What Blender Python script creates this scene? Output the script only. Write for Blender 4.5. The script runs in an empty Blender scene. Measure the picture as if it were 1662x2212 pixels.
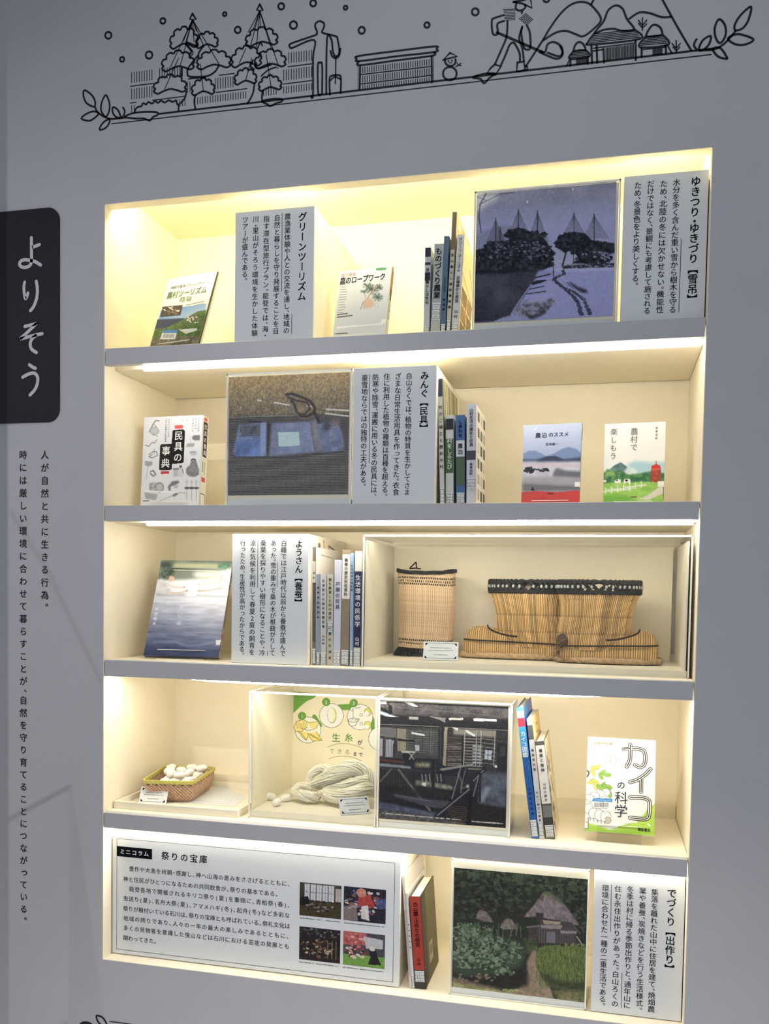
import bpy, math, random
import numpy as np

# ---------------------------------------------------------------- camera, light, exposure
SC = bpy.context.scene
COL = SC.collection
FPX, CX, CY = 1949.87, 831.0, 1375.3                    # focal length and principal point in pixels of 1662 x 2212
RM = np.array([[0.9718415829376731, 0.23501583402504275, 0.017073237264931672],
               [0.027431199682216835, -0.040874871251232944, -0.9987876521984987],
               [-0.23403304672029854, 0.9711317123118274, -0.046170665850796114]])   # rows: right, down, forward
CAM = np.array([1.117913588853329, -1.8687788436583188, 1.5298776339932858])
cd = bpy.data.cameras.new('camera'); cam = bpy.data.objects.new('camera', cd); COL.objects.link(cam)
cd.sensor_fit = 'VERTICAL'; cd.sensor_height = 24.0; cd.lens = FPX * 24.0 / 2212
cd.shift_x = -(CX - 831) / 2212; cd.shift_y = (CY - 1106) / 2212
cd.clip_start = 0.05
from mathutils import Matrix, Vector
r_, d_, f_ = RM
cam.matrix_world = Matrix(((r_[0], -d_[0], -f_[0], CAM[0]), (r_[1], -d_[1], -f_[1], CAM[1]), (r_[2], -d_[2], -f_[2], CAM[2]), (0, 0, 0, 1)))
SC.camera = cam

w = bpy.data.worlds.new('room_light'); SC.world = w; w.use_nodes = True
bgn = w.node_tree.nodes['Background']; bgn.inputs[0].default_value = (0.83, 0.89, 1.0, 1); bgn.inputs[1].default_value = 0.56

SC.view_settings.view_transform = 'Standard'; SC.view_settings.look = 'None'
SC.view_settings.gamma = 1.0; SC.view_settings.use_curve_mapping = False
SC.view_settings.exposure = 0.0

def lamp(name, kind, loc, target, energy, color, size=0.1, spot=None, size_y=None):
    ld = bpy.data.lights.new(name, kind); ld.energy = energy; ld.color = color
    o = bpy.data.objects.new(name, ld); COL.objects.link(o); o.location = loc
    o.rotation_euler = (Vector(target) - Vector(loc)).to_track_quat('-Z', 'Y').to_euler()
    if kind == 'AREA':
        ld.size = size
        if size_y: ld.shape = 'RECTANGLE'; ld.size_y = size_y
    else: ld.shadow_soft_size = size
    if spot: ld.spot_size = math.radians(spot[0]); ld.spot_blend = spot[1]
    return o
# a small ceiling spot whose light falls on the lower left of the wall; the other two lamps are added fill
lamp('overhead_fill_light', 'AREA', (0.8, -0.95, 3.15), (0.8, -0.6, 0.2), 4.5, (0.95, 0.97, 1.0), 0.9)  # unseen overhead fill, added to brighten the wall
lamp('floor_bounce_light', 'SPOT', (0.9, -1.9, 3.1), (0.9, -1.5, 0.0), 165, (1.0, 0.92, 0.89), 0.05, (78, 0.6))  # added unseen lamp: the lit floor bounces light onto the lower wall
lamp('display_spot_light', 'SPOT', (-0.40, -2.6, 2.9), (-0.20, 0.0, 1.20), 68, (1.0, 0.96, 0.95), 0.010, (68, 1.0))

# ---------------------------------------------------------------- pixel -> place
def at(px, py, d):
    r = RM.T @ np.array([(px - CX) / FPX, (py - CY) / FPX, 1.0]); return CAM + (d - CAM[1]) / r[1] * r
def floor_at(px, py, z):
    r = RM.T @ np.array([(px - CX) / FPX, (py - CY) / FPX, 1.0]); return CAM + (z - CAM[2]) / r[2] * r
def proj(P):
    q = RM @ (np.array(P, float) - CAM); return FPX * q[0] / q[2] + CX, FPX * q[1] / q[2] + CY
def zz(ox, oy, s):
    """zoom view coordinates -> pixels"""
    return lambda p: (ox + p[0] / s, oy + p[1] / s)

# ---------------------------------------------------------------- materials
def lin(c):
    c = np.asarray(c, float) / 255.0
    return np.where(c <= 0.04045, c / 12.92, ((c + 0.055) / 1.055) ** 2.4)
_mats = {}
def mat(name, rgb, rough=0.6, metal=0.0, bump=0.0, bscale=200.0, vary=0.0, vscale=30.0, spec=0.5, linear=False, emit=None):
    if name in _mats: return _mats[name]
    m = bpy.data.materials.new(name); m.use_nodes = True; nt = m.node_tree; b = nt.nodes['Principled BSDF']
    c = tuple(rgb) if linear else tuple(float(v) for v in lin(rgb))
    b.inputs['Base Color'].default_value = (*c, 1); b.inputs['Roughness'].default_value = rough
    b.inputs['Metallic'].default_value = metal; b.inputs['Specular IOR Level'].default_value = spec
    tc = nt.nodes.new('ShaderNodeTexCoord')
    if vary:
        n = nt.nodes.new('ShaderNodeTexNoise'); n.inputs['Scale'].default_value = vscale; n.inputs['Detail'].default_value = 4
        nt.links.new(tc.outputs['Object'], n.inputs['Vector'])
        cr = nt.nodes.new('ShaderNodeValToRGB'); e = cr.color_ramp.elements
        e[0].position = 0.3; e[1].position = 0.7
        e[0].color = (*[v * (1 - vary) for v in c], 1); e[1].color = (*[min(1, v * (1 + vary)) for v in c], 1)
        nt.links.new(n.outputs['Fac'], cr.inputs[0]); nt.links.new(cr.outputs[0], b.inputs['Base Color'])
    if bump:
        n2 = nt.nodes.new('ShaderNodeTexNoise'); n2.inputs['Scale'].default_value = bscale; n2.inputs['Detail'].default_value = 3
        nt.links.new(tc.outputs['Object'], n2.inputs['Vector'])
        bp = nt.nodes.new('ShaderNodeBump'); bp.inputs['Strength'].default_value = bump; bp.inputs['Distance'].default_value = 0.001
        nt.links.new(n2.outputs['Fac'], bp.inputs['Height']); nt.links.new(bp.outputs[0], b.inputs['Normal'])
    if emit: b.inputs['Emission Color'].default_value = (*emit[0], 1); b.inputs['Emission Strength'].default_value = emit[1]
    _mats[name] = m; return m
def print_mat(name, rough=0.5, spec=0.3):
    if name in _mats: return _mats[name]
    m = bpy.data.materials.new(name); m.use_nodes = True; nt = m.node_tree; b = nt.nodes['Principled BSDF']
    a = nt.nodes.new('ShaderNodeAttribute'); a.attribute_name = 'ink'
    nt.links.new(a.outputs['Color'], b.inputs['Base Color']); b.inputs['Roughness'].default_value = rough
    b.inputs['Specular IOR Level'].default_value = spec
    _mats[name] = m; return m
def acrylic():
    if 'acrylic' in _mats: return _mats['acrylic']
    m = bpy.data.materials.new('acrylic'); m.use_nodes = True; nt = m.node_tree; nt.nodes.clear()
    o = nt.nodes.new('ShaderNodeOutputMaterial'); t = nt.nodes.new('ShaderNodeBsdfTransparent'); g = nt.nodes.new('ShaderNodeBsdfGlossy')
    t.inputs[0].default_value = (0.99, 0.995, 0.99, 1); g.inputs['Roughness'].default_value = 0.03
    lw = nt.nodes.new('ShaderNodeLayerWeight'); lw.inputs[0].default_value = 0.5
    pw = nt.nodes.new('ShaderNodeMath'); pw.operation = 'POWER'; pw.inputs[1].default_value = 5.0
    fr = nt.nodes.new('ShaderNodeMath'); fr.operation = 'MULTIPLY_ADD'; fr.inputs[1].default_value = 0.45; fr.inputs[2].default_value = 0.018
    nt.links.new(lw.outputs['Facing'], pw.inputs[0]); nt.links.new(pw.outputs[0], fr.inputs[0])
    mx = nt.nodes.new('ShaderNodeMixShader')
    nt.links.new(fr.outputs[0], mx.inputs[0]); nt.links.new(t.outputs[0], mx.inputs[1]); nt.links.new(g.outputs[0], mx.inputs[2])
    nt.links.new(mx.outputs[0], o.inputs[0]); _mats['acrylic'] = m; return m

GRAY = mat('grey_wall_paint', (189, 190, 195), 0.7, bump=0.25, bscale=420, vary=0.015, vscale=9, spec=0.3)
FASC = mat('grey_shelf_edge', (189, 190, 195), 0.38, bump=0.05, bscale=60, spec=0.5)
CREAM = mat('cream_laminate', (246, 237, 214), 0.55, vary=0.01, vscale=40, spec=0.3)
WHITE = mat('white_board', (226, 231, 234), 0.55, spec=0.3)
WARMW = mat('warm_white_board', (240, 234, 216), 0.5, spec=0.3)
PAPER = mat('book_pages', (232, 226, 208), 0.8, vary=0.05, vscale=300)
INK = mat('black_ink', (20, 21, 28), 1.0, spec=0.0)
BLACK = mat('black_vinyl', (25, 27, 38), 0.55, spec=0.3)
SILV = mat('white_lettering', (205, 206, 212), 0.6)
EDGE = mat('frosted_acrylic_edge', (246, 246, 238), 0.35)
def ink(name, rgb): return mat('ink_' + name, rgb, 0.9, spec=0.05)

# ---------------------------------------------------------------- objects
def _link(o): COL.objects.link(o); return o
def tag(o, label=None, cat=None, group=None, kind=None):
    if label: o['label'] = label
    if cat: o['category'] = cat
    if group: o['group'] = group
    if kind: o['kind'] = kind
    return o
def thing(name, label, cat, loc, group=None):
    o = bpy.data.objects.new(name, None); _link(o); o.location = tuple(float(v) for v in loc); o.empty_display_size = 0.02
    return tag(o, label, cat, group)
def root_loc(r):
    while r.parent: r = r.parent
    return np.array(r.location)
def obj(name, V, F, m, root=None, origin=None, colors=None, smooth=False, label=None):
    V = np.asarray(V, float).reshape(-1, 3)
    if root is not None: base = root_loc(root)
    elif origin is not None: base = np.array(origin, float)
    else: base = np.array([(V[:, 0].min() + V[:, 0].max()) / 2, (V[:, 1].min() + V[:, 1].max()) / 2, V[:, 2].min()])
    me = bpy.data.meshes.new(name); Vl = (V - base).astype(np.float32)
    if isinstance(F, np.ndarray):
        n = len(F); k = F.shape[1]
        me.vertices.add(len(Vl)); me.vertices.foreach_set('co', Vl.ravel())
        me.loops.add(n * k); me.loops.foreach_set('vertex_index', F.astype(np.int32).ravel())
        me.polygons.add(n); me.polygons.foreach_set('loop_start', (np.arange(n) * k).astype(np.int32))
        me.polygons.foreach_set('loop_total', np.full(n, k, np.int32)); me.update(calc_edges=True)
    else:
        me.from_pydata(Vl.tolist(), [], F); me.update()
    if colors is not None:
        a = me.color_attributes.new('ink', 'FLOAT_COLOR', 'POINT')
        C = np.ones((len(Vl), 4), np.float32); C[:, :3] = colors; a.data.foreach_set('color', C.ravel())
    if smooth: me.polygons.foreach_set('use_smooth', np.ones(len(me.polygons), bool))
    me.materials.append(m)
    o = bpy.data.objects.new(name, me); _link(o)
    if root is not None: o.parent = root
    else: o.location = tuple(base)
    if root is not None and root.parent is not None: o.parent = root
    if label: o['label'] = label
    return o
def frame(X=(1, 0, 0), Y=(0, 1, 0), Z=(0, 0, 1), O=(0, 0, 0)):
    A = np.array([X, Y, Z], float); O = np.array(O, float)
    return lambda P: O + np.asarray(P, float) @ A
class MB:
    def __init__(s): s.V = []; s.F = []; s.C = []; s.n = 0
    def add(s, V, F, c=None):
        V = np.asarray(V, float).reshape(-1, 3)
        s.V.append(V); s.F += [tuple(int(i) + s.n for i in f) for f in F]; s.n += len(V)
        if c is not None: s.C.append(np.tile(np.asarray(c, float), (len(V), 1)) if np.ndim(c) == 1 else np.asarray(c, float))
        return s
    def box(s, lo, hi, r=0.0, fr=None, c=None):
        lo = np.minimum(lo, hi) * 1.0 if False else np.array(lo, float); hi = np.array(hi, float)
        if r <= 0:
            V = [(x, y, z) for x in (lo[0], hi[0]) for y in (lo[1], hi[1]) for z in (lo[2], hi[2])]
            F = [(0, 1, 3, 2), (4, 6, 7, 5), (0, 4, 5, 1), (2, 3, 7, 6), (0, 2, 6, 4), (1, 5, 7, 3)]
        else:
            r = min(r, 0.45 * float((hi - lo).min())); V = []; idx = {}
            for cx in (0, 1):
                for cy in (0, 1):
                    for cz in (0, 1):
                        c0 = [lo[0] if not cx else hi[0], lo[1] if not cy else hi[1], lo[2] if not cz else hi[2]]
                        sg = [1 if not k else -1 for k in (cx, cy, cz)]
                        for ax in range(3):
                            v = [c0[i] + (sg[i] * r if i != ax else 0) for i in range(3)]
                            idx[(cx, cy, cz, ax)] = len(V); V.append(v)
            F = []
            for ax in range(3):
                o = [i for i in range(3) if i != ax]
                for side in (0, 1):
                    q = []
                    for a, b in ((0, 0), (1, 0), (1, 1), (0, 1)):
                        k = [0, 0, 0]; k[ax] = side; k[o[0]] = a; k[o[1]] = b; q.append(idx[(*k, ax)])
                    flip = (side == 0) ^ (ax == 1)
                    F.append(tuple(q[::-1] if flip else q))
            for ax in range(3):
                o = [i for i in range(3) if i != ax]
                for a in (0, 1):
                    for b in (0, 1):
                        k0 = [0, 0, 0]; k1 = [0, 0, 0]; k0[o[0]] = k1[o[0]] = a; k0[o[1]] = k1[o[1]] = b; k1[ax] = 1
                        F.append((idx[(*k0, o[0])], idx[(*k1, o[0])], idx[(*k1, o[1])], idx[(*k0, o[1])]))
            for cx in (0, 1):
                for cy in (0, 1):
                    for cz in (0, 1): F.append(tuple(idx[(cx, cy, cz, a)] for a in range(3)))
        V = np.array(V, float)
        if fr: V = fr(V)
        return s.add(V, F, c)
    def tube(s, pts, rad, n=6, c=None, caps=True, closed=False):
        P = np.array(pts, float); m = len(P); R = np.full(m, rad) if np.ndim(rad) == 0 else np.array(rad, float)
        T = np.gradient(P, axis=0) if not closed else np.roll(P, -1, 0) - np.roll(P, 1, 0)
        T /= np.linalg.norm(T, axis=1)[:, None] + 1e-12
        up = np.array([0.0, 0, 1]) if abs(T[0][2]) < 0.9 else np.array([0.0, 1, 0])
        N = []; a = np.cross(T[0], up); a /= np.linalg.norm(a)
        for t in T:
            a = a - t * (a @ t); a /= np.linalg.norm(a) + 1e-12; N.append(a)
        N = np.array(N); B = np.cross(T, N); th = np.arange(n) * 2 * math.pi / n
        V = P[:, None] + R[:, None, None] * (np.cos(th)[None, :, None] * N[:, None] + np.sin(th)[None, :, None] * B[:, None])
        F = []
        for i in range(m if closed else m - 1):
            j = (i + 1) % m
            for k in range(n): F.append((i * n + k, i * n + (k + 1) % n, j * n + (k + 1) % n, j * n + k))
        if caps and not closed: F += [tuple(range(n))[::-1], tuple((m - 1) * n + k for k in range(n))]
        return s.add(V.reshape(-1, 3), F, c)
    def ellipsoid(s, c0, r, n=10, m=8, fr=None, c=None):
        V = []
        for i in range(m + 1):
            a = math.pi * i / m
            for j in range(n):
                b = 2 * math.pi * j / n; V.append((r[0] * math.sin(a) * math.cos(b), r[1] * math.sin(a) * math.sin(b), r[2] * math.cos(a)))
        V = np.array(V)
        if fr: V = fr(V)
        F = [(i * n + j, (i + 1) * n + j, (i + 1) * n + (j + 1) % n, i * n + (j + 1) % n) for i in range(m) for j in range(n)]
        return s.add(V + np.array(c0), F, c)
    def build(s, name, m, root=None, **k):
        V = np.concatenate(s.V); cols = np.concatenate(s.C) if s.C else None
        return obj(name, V, s.F, m, root, colors=cols, **k)
def box(name, lo, hi, m, root=None, r=0.0, fr=None, **k): return MB().box(lo, hi, r, fr).build(name, m, root, **k)

# ---------------------------------------------------------------- printed surfaces
class Surf:
    """flat rectangle seen from its front: O top left corner, U to the right, V down, N towards the viewer (metres)"""
    def __init__(s, O, U, V, w, h):
        s.O = np.array(O, float); s.U = np.array(U, float); s.V = np.array(V, float); s.w = w; s.h = h
        s.N = np.cross(s.V, s.U) * 1.0; s.N /= np.linalg.norm(s.N)
    def px(s, p):
        r = RM.T @ np.array([(p[0] - CX) / FPX, (p[1] - CY) / FPX, 1.0]); t = ((s.O - CAM) @ s.N) / (r @ s.N)
        q = CAM + t * r - s.O; return q @ s.U, q @ s.V
    def w3(s, u, v, off=0.0): return s.O + np.multiply.outer(np.asarray(u, float), s.U) + np.multiply.outer(np.asarray(v, float), s.V) + s.N * off
def wall_surf(x0, z1, d, w, h): return Surf((x0, d, z1), (1, 0, 0), (0, 0, -1), w, h)

def fbm(h, w, cell, seed, octs=4):
    rs = np.random.RandomState(seed); out = np.zeros((h, w)); amp = 1.0; tot = 0
    cy, cx = (cell if np.ndim(cell) else (cell, cell))
    for _ in range(octs):
        gh, gw = int(h / cy) + 3, int(w / cx) + 3; g = rs.rand(gh, gw)
        y = np.arange(h) / cy; x = np.arange(w) / cx; y0 = y.astype(int); x0 = x.astype(int)
        fy = (y - y0)[:, None]; fx = (x - x0)[None]; fy = fy * fy * (3 - 2 * fy); fx = fx * fx * (3 - 2 * fx)
        a = g[y0][:, x0]; b = g[y0][:, x0 + 1]; c = g[y0 + 1][:, x0]; d = g[y0 + 1][:, x0 + 1]
        out += amp * ((a * (1 - fx) + b * fx) * (1 - fy) + (c * (1 - fx) + d * fx) * fy); tot += amp
        amp *= 0.55; cy = max(1.0, cy / 2); cx = max(1.0, cx / 2)
    return out / tot
class Paint:
    def __init__(s, surf, res, base, zoom=None, seed=1):
        s.S = surf; s.res = res; s.W = max(2, int(round(surf.w / res)) + 1); s.H = max(2, int(round(surf.h / res)) + 1)
        s.A = np.tile(np.array(base, float), (s.H, s.W, 1)); s.zoom = zoom; s.seed = seed
        s.X, s.Y = np.meshgrid(np.arange(s.W), np.arange(s.H))
    def P(s, pts):
        o = []
        for p in pts:
            if s.zoom: u, v = s.S.px(s.zoom(p))
            else: u, v = p[0] * s.S.w, p[1] * s.S.h
            o.append((u / s.S.w * (s.W - 1), v / s.S.h * (s.H - 1)))
        return np.array(o, float)
    def _blend(s, M, col, a=1.0):
        M = (M * a)[..., None]; c = np.array(col, float)
        s.A = s.A * (1 - M) + c * M
    def pmask(s, pts, raw=False):
        Q = pts if raw else s.P(pts); M = np.zeros((s.H, s.W), bool); n = len(Q)
        for i in range(n):
            x0, y0 = Q[i]; x1, y1 = Q[(i + 1) % n]
            if y0 == y1: continue
            c = ((y0 <= s.Y) & (s.Y < y1)) | ((y1 <= s.Y) & (s.Y < y0))
            M ^= c & (s.X < (x1 - x0) * (s.Y - y0) / (y1 - y0) + x0)
        return M.astype(float)
    @staticmethod
    def blur(M, k):
        k = int(k)
        if k < 1: return M
        for ax in (0, 1):
            P = np.pad(M, [(k, k) if i == ax else (0, 0) for i in range(2)], 'edge'); c = np.cumsum(P, ax)
            c = np.concatenate([np.zeros_like(np.take(c, [0], ax)), c], ax); n = M.shape[ax]
            M = (np.take(c, np.arange(2 * k + 1, 2 * k + 1 + n), ax) - np.take(c, np.arange(n), ax)) / (2 * k + 1)
        return M
    def poly(s, pts, col, a=1.0, soft=0, tex=None):
        M = s.blur(s.pmask(pts), soft)
        if tex: # (colour2, cell, seed, amount)
            N = fbm(s.H, s.W, tex[1], tex[2]); N = np.clip((N - 0.5) * tex[3] + 0.5, 0, 1)[..., None]
            C = np.array(col, float) * (1 - N) + np.array(tex[0], float) * N; Mx = (M * a)[..., None]; s.A = s.A * (1 - Mx) + C * Mx
        else: s._blend(M, col, a)
        return s
    def line(s, pts, wd, col, a=1.0, soft=0.6):
        Q = s.P(pts); D = np.full((s.H, s.W), 1e9)
        if s.zoom:
            q0 = s.P([pts[0]])[0]; q1 = s.P([(pts[0][0] + 10, pts[0][1])])[0]; k = np.linalg.norm(q1 - q0) / 10
        else: k = s.W - 1
        hw = wd * k / 2; lo = Q.min(0) - hw - 3; hi = Q.max(0) + hw + 3
        x0, y0 = max(0, int(lo[0])), max(0, int(lo[1])); x1, y1 = min(s.W, int(hi[0]) + 2), min(s.H, int(hi[1]) + 2)
        if x1 <= x0 or y1 <= y0: return s
        X = s.X[y0:y1, x0:x1]; Y = s.Y[y0:y1, x0:x1]; D = np.full(X.shape, 1e9)
        for (ax, ay), (bx, by) in zip(Q[:-1], Q[1:]):
            dx, dy = bx - ax, by - ay; L = dx * dx + dy * dy + 1e-9
            t = np.clip(((X - ax) * dx + (Y - ay) * dy) / L, 0, 1); D = np.minimum(D, np.hypot(X - ax - t * dx, Y - ay - t * dy))
        M = np.clip((hw - D) / max(soft, 0.1) + 0.5, 0, 1) * min(1.0, 2 * hw + 0.3)
        Mf = np.zeros((s.H, s.W)); Mf[y0:y1, x0:x1] = M; s._blend(Mf, col, a); return s
    def ell(s, c, rx, ry, col, a=1.0, soft=0, rot=0.0, **k):
        pts = [(c[0] + rx * math.cos(t) * math.cos(rot) - ry * math.sin(t) * math.sin(rot), c[1] + rx * math.cos(t) * math.sin(rot) + ry * math.sin(t) * math.cos(rot)) for t in np.linspace(0, 2 * math.pi, 24, endpoint=False)]
        return s.poly(pts, col, a, soft, **k)
    def ring(s, c, rx, ry, wd, col, **k):
        return s.line([(c[0] + rx * math.cos(t), c[1] + ry * math.sin(t)) for t in np.linspace(0, 2 * math.pi, 25)], wd, col, **k)
    def grad(s, pts, c0, c1, p0, p1, a=1.0, soft=0):
        M = s.blur(s.pmask(pts), soft); q0, q1 = s.P([p0, p1]); d = q1 - q0
        t = np.clip(((s.X - q0[0]) * d[0] + (s.Y - q0[1]) * d[1]) / (d @ d), 0, 1)[..., None]
        C = np.array(c0, float) * (1 - t) + np.array(c1, float) * t; M = (M * a)[..., None]; s.A = s.A * (1 - M) + C * M; return s
    def noise(s, cell, amt, seed=3, pts=None):
        N = (fbm(s.H, s.W, cell, seed) - 0.5) * 2 * amt
        if pts is not None: N = N * s.pmask(pts)
        s.A = np.clip(s.A + N[..., None] * 255, 0, 255); return s
    def clump(s, c, rx, ry, n, cols, rr, seed, a=1.0):
        """many small dabs scattered in an ellipse"""
        rs = random.Random(seed)
        for _ in range(n):
            t = rs.random() * 2 * math.pi; q = math.sqrt(rs.random())
            s.ell((c[0] + rx * q * math.cos(t), c[1] + ry * q * math.sin(t)), rr * rs.uniform(0.6, 1.5), rr * rs.uniform(0.4, 1.0), rs.choice(cols), a, rot=rs.uniform(-0.6, 0.6))
        return s
    def build(s, name, root, gain=1.0, m=None, off=0.0005, label=None):
        C = np.clip(lin(np.clip(s.A, 0, 255)) * gain, 0, 0.92)
        u = s.X / (s.W - 1) * s.S.w; v = s.Y / (s.H - 1) * s.S.h
        V = s.S.O + u[..., None] * s.S.U + v[..., None] * s.S.V + s.S.N * off
        I = np.arange(s.H * s.W).reshape(s.H, s.W); F = np.stack([I[:-1, :-1], I[1:, :-1], I[1:, 1:], I[:-1, 1:]], -1).reshape(-1, 4)
        return obj(name, V.reshape(-1, 3), F, m or print_mat('printed_ink'), root, colors=C.reshape(-1, 3), label=label)

# ---------------------------------------------------------------- glyphs
_gl = {}
def load_glyphs(chars):
    objs = []
    for bold in (0, 1):
        for ch in sorted(set(chars)):
            c = bpy.data.curves.new('g', 'FONT'); c.body = ch; c.resolution_u = 2
            c.offset = 0.0
            o = bpy.data.objects.new('g', c); COL.objects.link(o); objs.append((ch, bold, o, c))
    dg = bpy.context.evaluated_depsgraph_get()
    for ch, bold, o, c in objs:
        me = o.evaluated_get(dg).to_mesh()
        V = np.array([v.co[:2] for v in me.vertices]).reshape(-1, 2); F = [tuple(p.vertices) for p in me.polygons]
        o.evaluated_get(dg).to_mesh_clear(); _gl[(ch, bold)] = (V, F)
    for ch, bold, o, c in objs: bpy.data.objects.remove(o); bpy.data.curves.remove(c)
HALF = '、。・,'
def glyph(mb, S, ch, bold, u, v, size, off, vert, sx=1.0, shear=0.0):
    """u, v centre of the em box on the surface"""
    if ch in ' \u3000': return
    V, F = _gl[(ch, bold)]
    if not len(V): return
    x = V[:, 0] - 0.5; y = V[:, 1] - 0.38
    if ord(ch) < 0x2000: x = V[:, 0] - 0.5 * (V[:, 0].min() + V[:, 0].max())
    if vert:
        if ch in 'ー【】〜（）-': x, y = y.copy(), -x.copy(); x = x
        elif ch in '、。': x = x + 0.55; y = y + 0.45
        elif ch in 'ぁぃぅぇぉっゃゅょァィゥェォッャュョ': x = x + 0.1; y = y + 0.08
    elif ch in '、。' : x = x + 0.22
    sp = ((-0.013, -0.010), (0.013, -0.010), (-0.013, 0.010), (0.013, 0.010)) if bold else ((-0.007, 0), (0.007, 0))
    for i, (dx, dy) in enumerate(sp): mb.add(S.w3(u + (x * sx + dx) * size, v - (y + dy) * size, off + 0.00001 * i), F)
def vtext(mb, S, s, u, v0, v1, size, bold=0, off=0.0007):
    """vertical column of text centred on u, from v0 to v1"""
    wt = [0.55 if c in HALF else 1.0 for c in s]; tot = sum(wt); pitch = (v1 - v0) / tot; v = v0; size = min(size, pitch * 1.02)
    for c, k in zip(s, wt):
        glyph(mb, S, c, bold, u, v + pitch * k / 2 + (0.0 if k == 1 else pitch * 0.12), size, off, True); v += pitch * k
def htext(mb, S, s, u0, u1, v, size, bold=0, off=0.0007, dv=0.0):
    wt = [0.6 if (c in HALF or c in '()') else 1.0 for c in s]; tot = sum(wt); pitch = (u1 - u0) / tot; u = u0
    for c, k in zip(s, wt):
        glyph(mb, S, c, bold, u + pitch * k / 2, v + dv * (u - u0) / (u1 - u0), size, off, False, sx=min(1.0, pitch / size * 1.02)); u += pitch * k
def spline(pts, n=6, closed=False):
    P = [np.array(p, float) for p in pts]; out = []
    m = len(P)
    if m < 3: return [tuple(p) for p in P]
    rng = range(m) if closed else range(m - 1)
    for i in rng:
        p0 = P[(i - 1) % m] if (closed or i > 0) else P[0]; p1 = P[i]; p2 = P[(i + 1) % m]; p3 = P[(i + 2) % m] if (closed or i + 2 < m) else P[-1]
        for k in range(n):
            t = k / n; out.append(tuple(0.5 * ((2 * p1) + (-p0 + p2) * t + (2 * p0 - 5 * p1 + 4 * p2 - p3) * t * t + (-p0 + 3 * p1 - 3 * p2 + p3) * t ** 3)))
    out.append(tuple(P[0] if closed else P[-1])); return out
def stroke(mb, S, pts, wd, zoom=None, off=0.0008, round_=True, smooth=False, closed=False):
    """flat line of constant width on a surface"""
    if smooth: pts = spline(pts, 5, closed)
    elif closed: pts = list(pts) + [pts[0]]
    Q = np.array([S.px(zoom(p)) if zoom else p for p in pts], float)
    keep = [0] + [i for i in range(1, len(Q)) if np.linalg.norm(Q[i] - Q[i - 1]) > 1e-6]; Q = Q[keep]
    if len(Q) < 2: return
    T = np.gradient(Q, axis=0); T /= np.linalg.norm(T, axis=1)[:, None] + 1e-12; Nn = np.stack([-T[:, 1], T[:, 0]], 1) * wd / 2
    A = Q + Nn; B = Q - Nn; n = len(Q)
    V = np.concatenate([S.w3(A[:, 0], A[:, 1], off), S.w3(B[:, 0], B[:, 1], off)])
    mb.add(V, [(i, i + 1, n + i + 1, n + i) for i in range(n - 1)])
    if round_:
        for q in (Q[0], Q[-1]):
            a = np.linspace(0, 2 * math.pi, 8, endpoint=False); mb.add(S.w3(q[0] + wd / 2 * np.cos(a), q[1] + wd / 2 * np.sin(a), off * 0.98), [tuple(range(8))])
def fill(mb, S, pts, zoom=None, off=0.0006):
    Q = np.array([S.px(zoom(p)) if zoom else p for p in pts], float); mb.add(S.w3(Q[:, 0], Q[:, 1], off), [tuple(range(len(Q)))])
# ---------------------------------------------------------------- texts
T_S1 = ('グリーンツーリズム', ['農漁業体験や人との交流を通し、地域の', '自然と暮らしを守り発展することを目', '指す滞在型旅行プラン。能登では、海・', '川・里山がそろう環境を生かした体験', 'ツアーが盛んである。'])
T_S2 = ('ゆきつり・ゆきづり【雪吊】', ['水分を多く含んだ重い雪から樹木を守る', 'ため、北陸の冬には欠かせない。機能性', 'だけではなく、景観にも考慮して施される', 'ため、冬景色をより美しくする。'])
T_S3 = ('みんぐ【民具】', ['白山ろくでは、植物の特質を生かしてさま', 'ざまな日常生活用具を作ってきた。衣食', '住に利用した植物の種類は百種を超える。', '防寒や除雪、運搬に用いる冬の民具には、', '豪雪地ならではの独特の工夫がある。'])
T_S4 = ('ようさん【養蚕】', ['白峰では江戸時代以前から養蚕が盛んで', 'あった。雪の重みで桑の木が根曲がりして', '桑葉を採りやすい樹形になることや、冷', '涼な気候を利用して春夏2度の飼育を', '行ったため、生産性が高かったからである。'])
T_S6 = ('でづくり【出作り】', ['集落を離れた山中に住居を建て、焼畑農', '業や養蚕、炭焼きなどを行う生活様式。', '冬季は村に帰る季節出作りと、通年山に', '住む永住出作りがあった。白山ろくの', '環境に合わせた一種の二重生活である。'])
T_S5 = ['\u3000豊作や大漁を祈願・感謝し、神へ山海の恵みをささげるとともに、', '神と住民がひとつになるための共同飲食が、祭りの基本である。', '\u3000能登各地で開催されるキリコ祭り(夏)を筆頭に、青柏祭(春)、', '虫送り(夏)、名舟大祭(夏)、アマメハギ(冬)、起舟(冬)など多彩な', '祭りが根付いている石川は、祭りの宝庫とも呼ばれている。祭礼文化は', '地域の誇りであり、人々の一年の最大の楽しみであるとともに、', '多くの見物客を意識した曳山などは石川における芸能の発展とも', '関わってきた。']
T_W = ['人が自然と共に生きる行為。', '時には厳しい環境に合わせて暮らすことが、自然を守り育てることにつながっている。']
T_MISC = '持続可能なコミュニティへ農村ツーリズム入門目で見る庭のロープワーク改訂新版増補民具の事典写真でわかる日本伝統の生活道具宮林静一農泊のススメ林美由紀樹大西暢夫遠いカイコの科学日本蚕糸学会編朝倉書店生糸ができるまでミニコラム祭りの宝庫くらしものづくり農業活性化北海道から発信山の村生活史と民具しあわせ図鑑養蚕蚕神白山麓・出作り研究戸隠会津地方保存食資料民俗学生活環境123' + '0123456789.LK' + 'じゅじゅ里山暮らし雑誌事例集竹かご細工むらをしるたび歴史'
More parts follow.
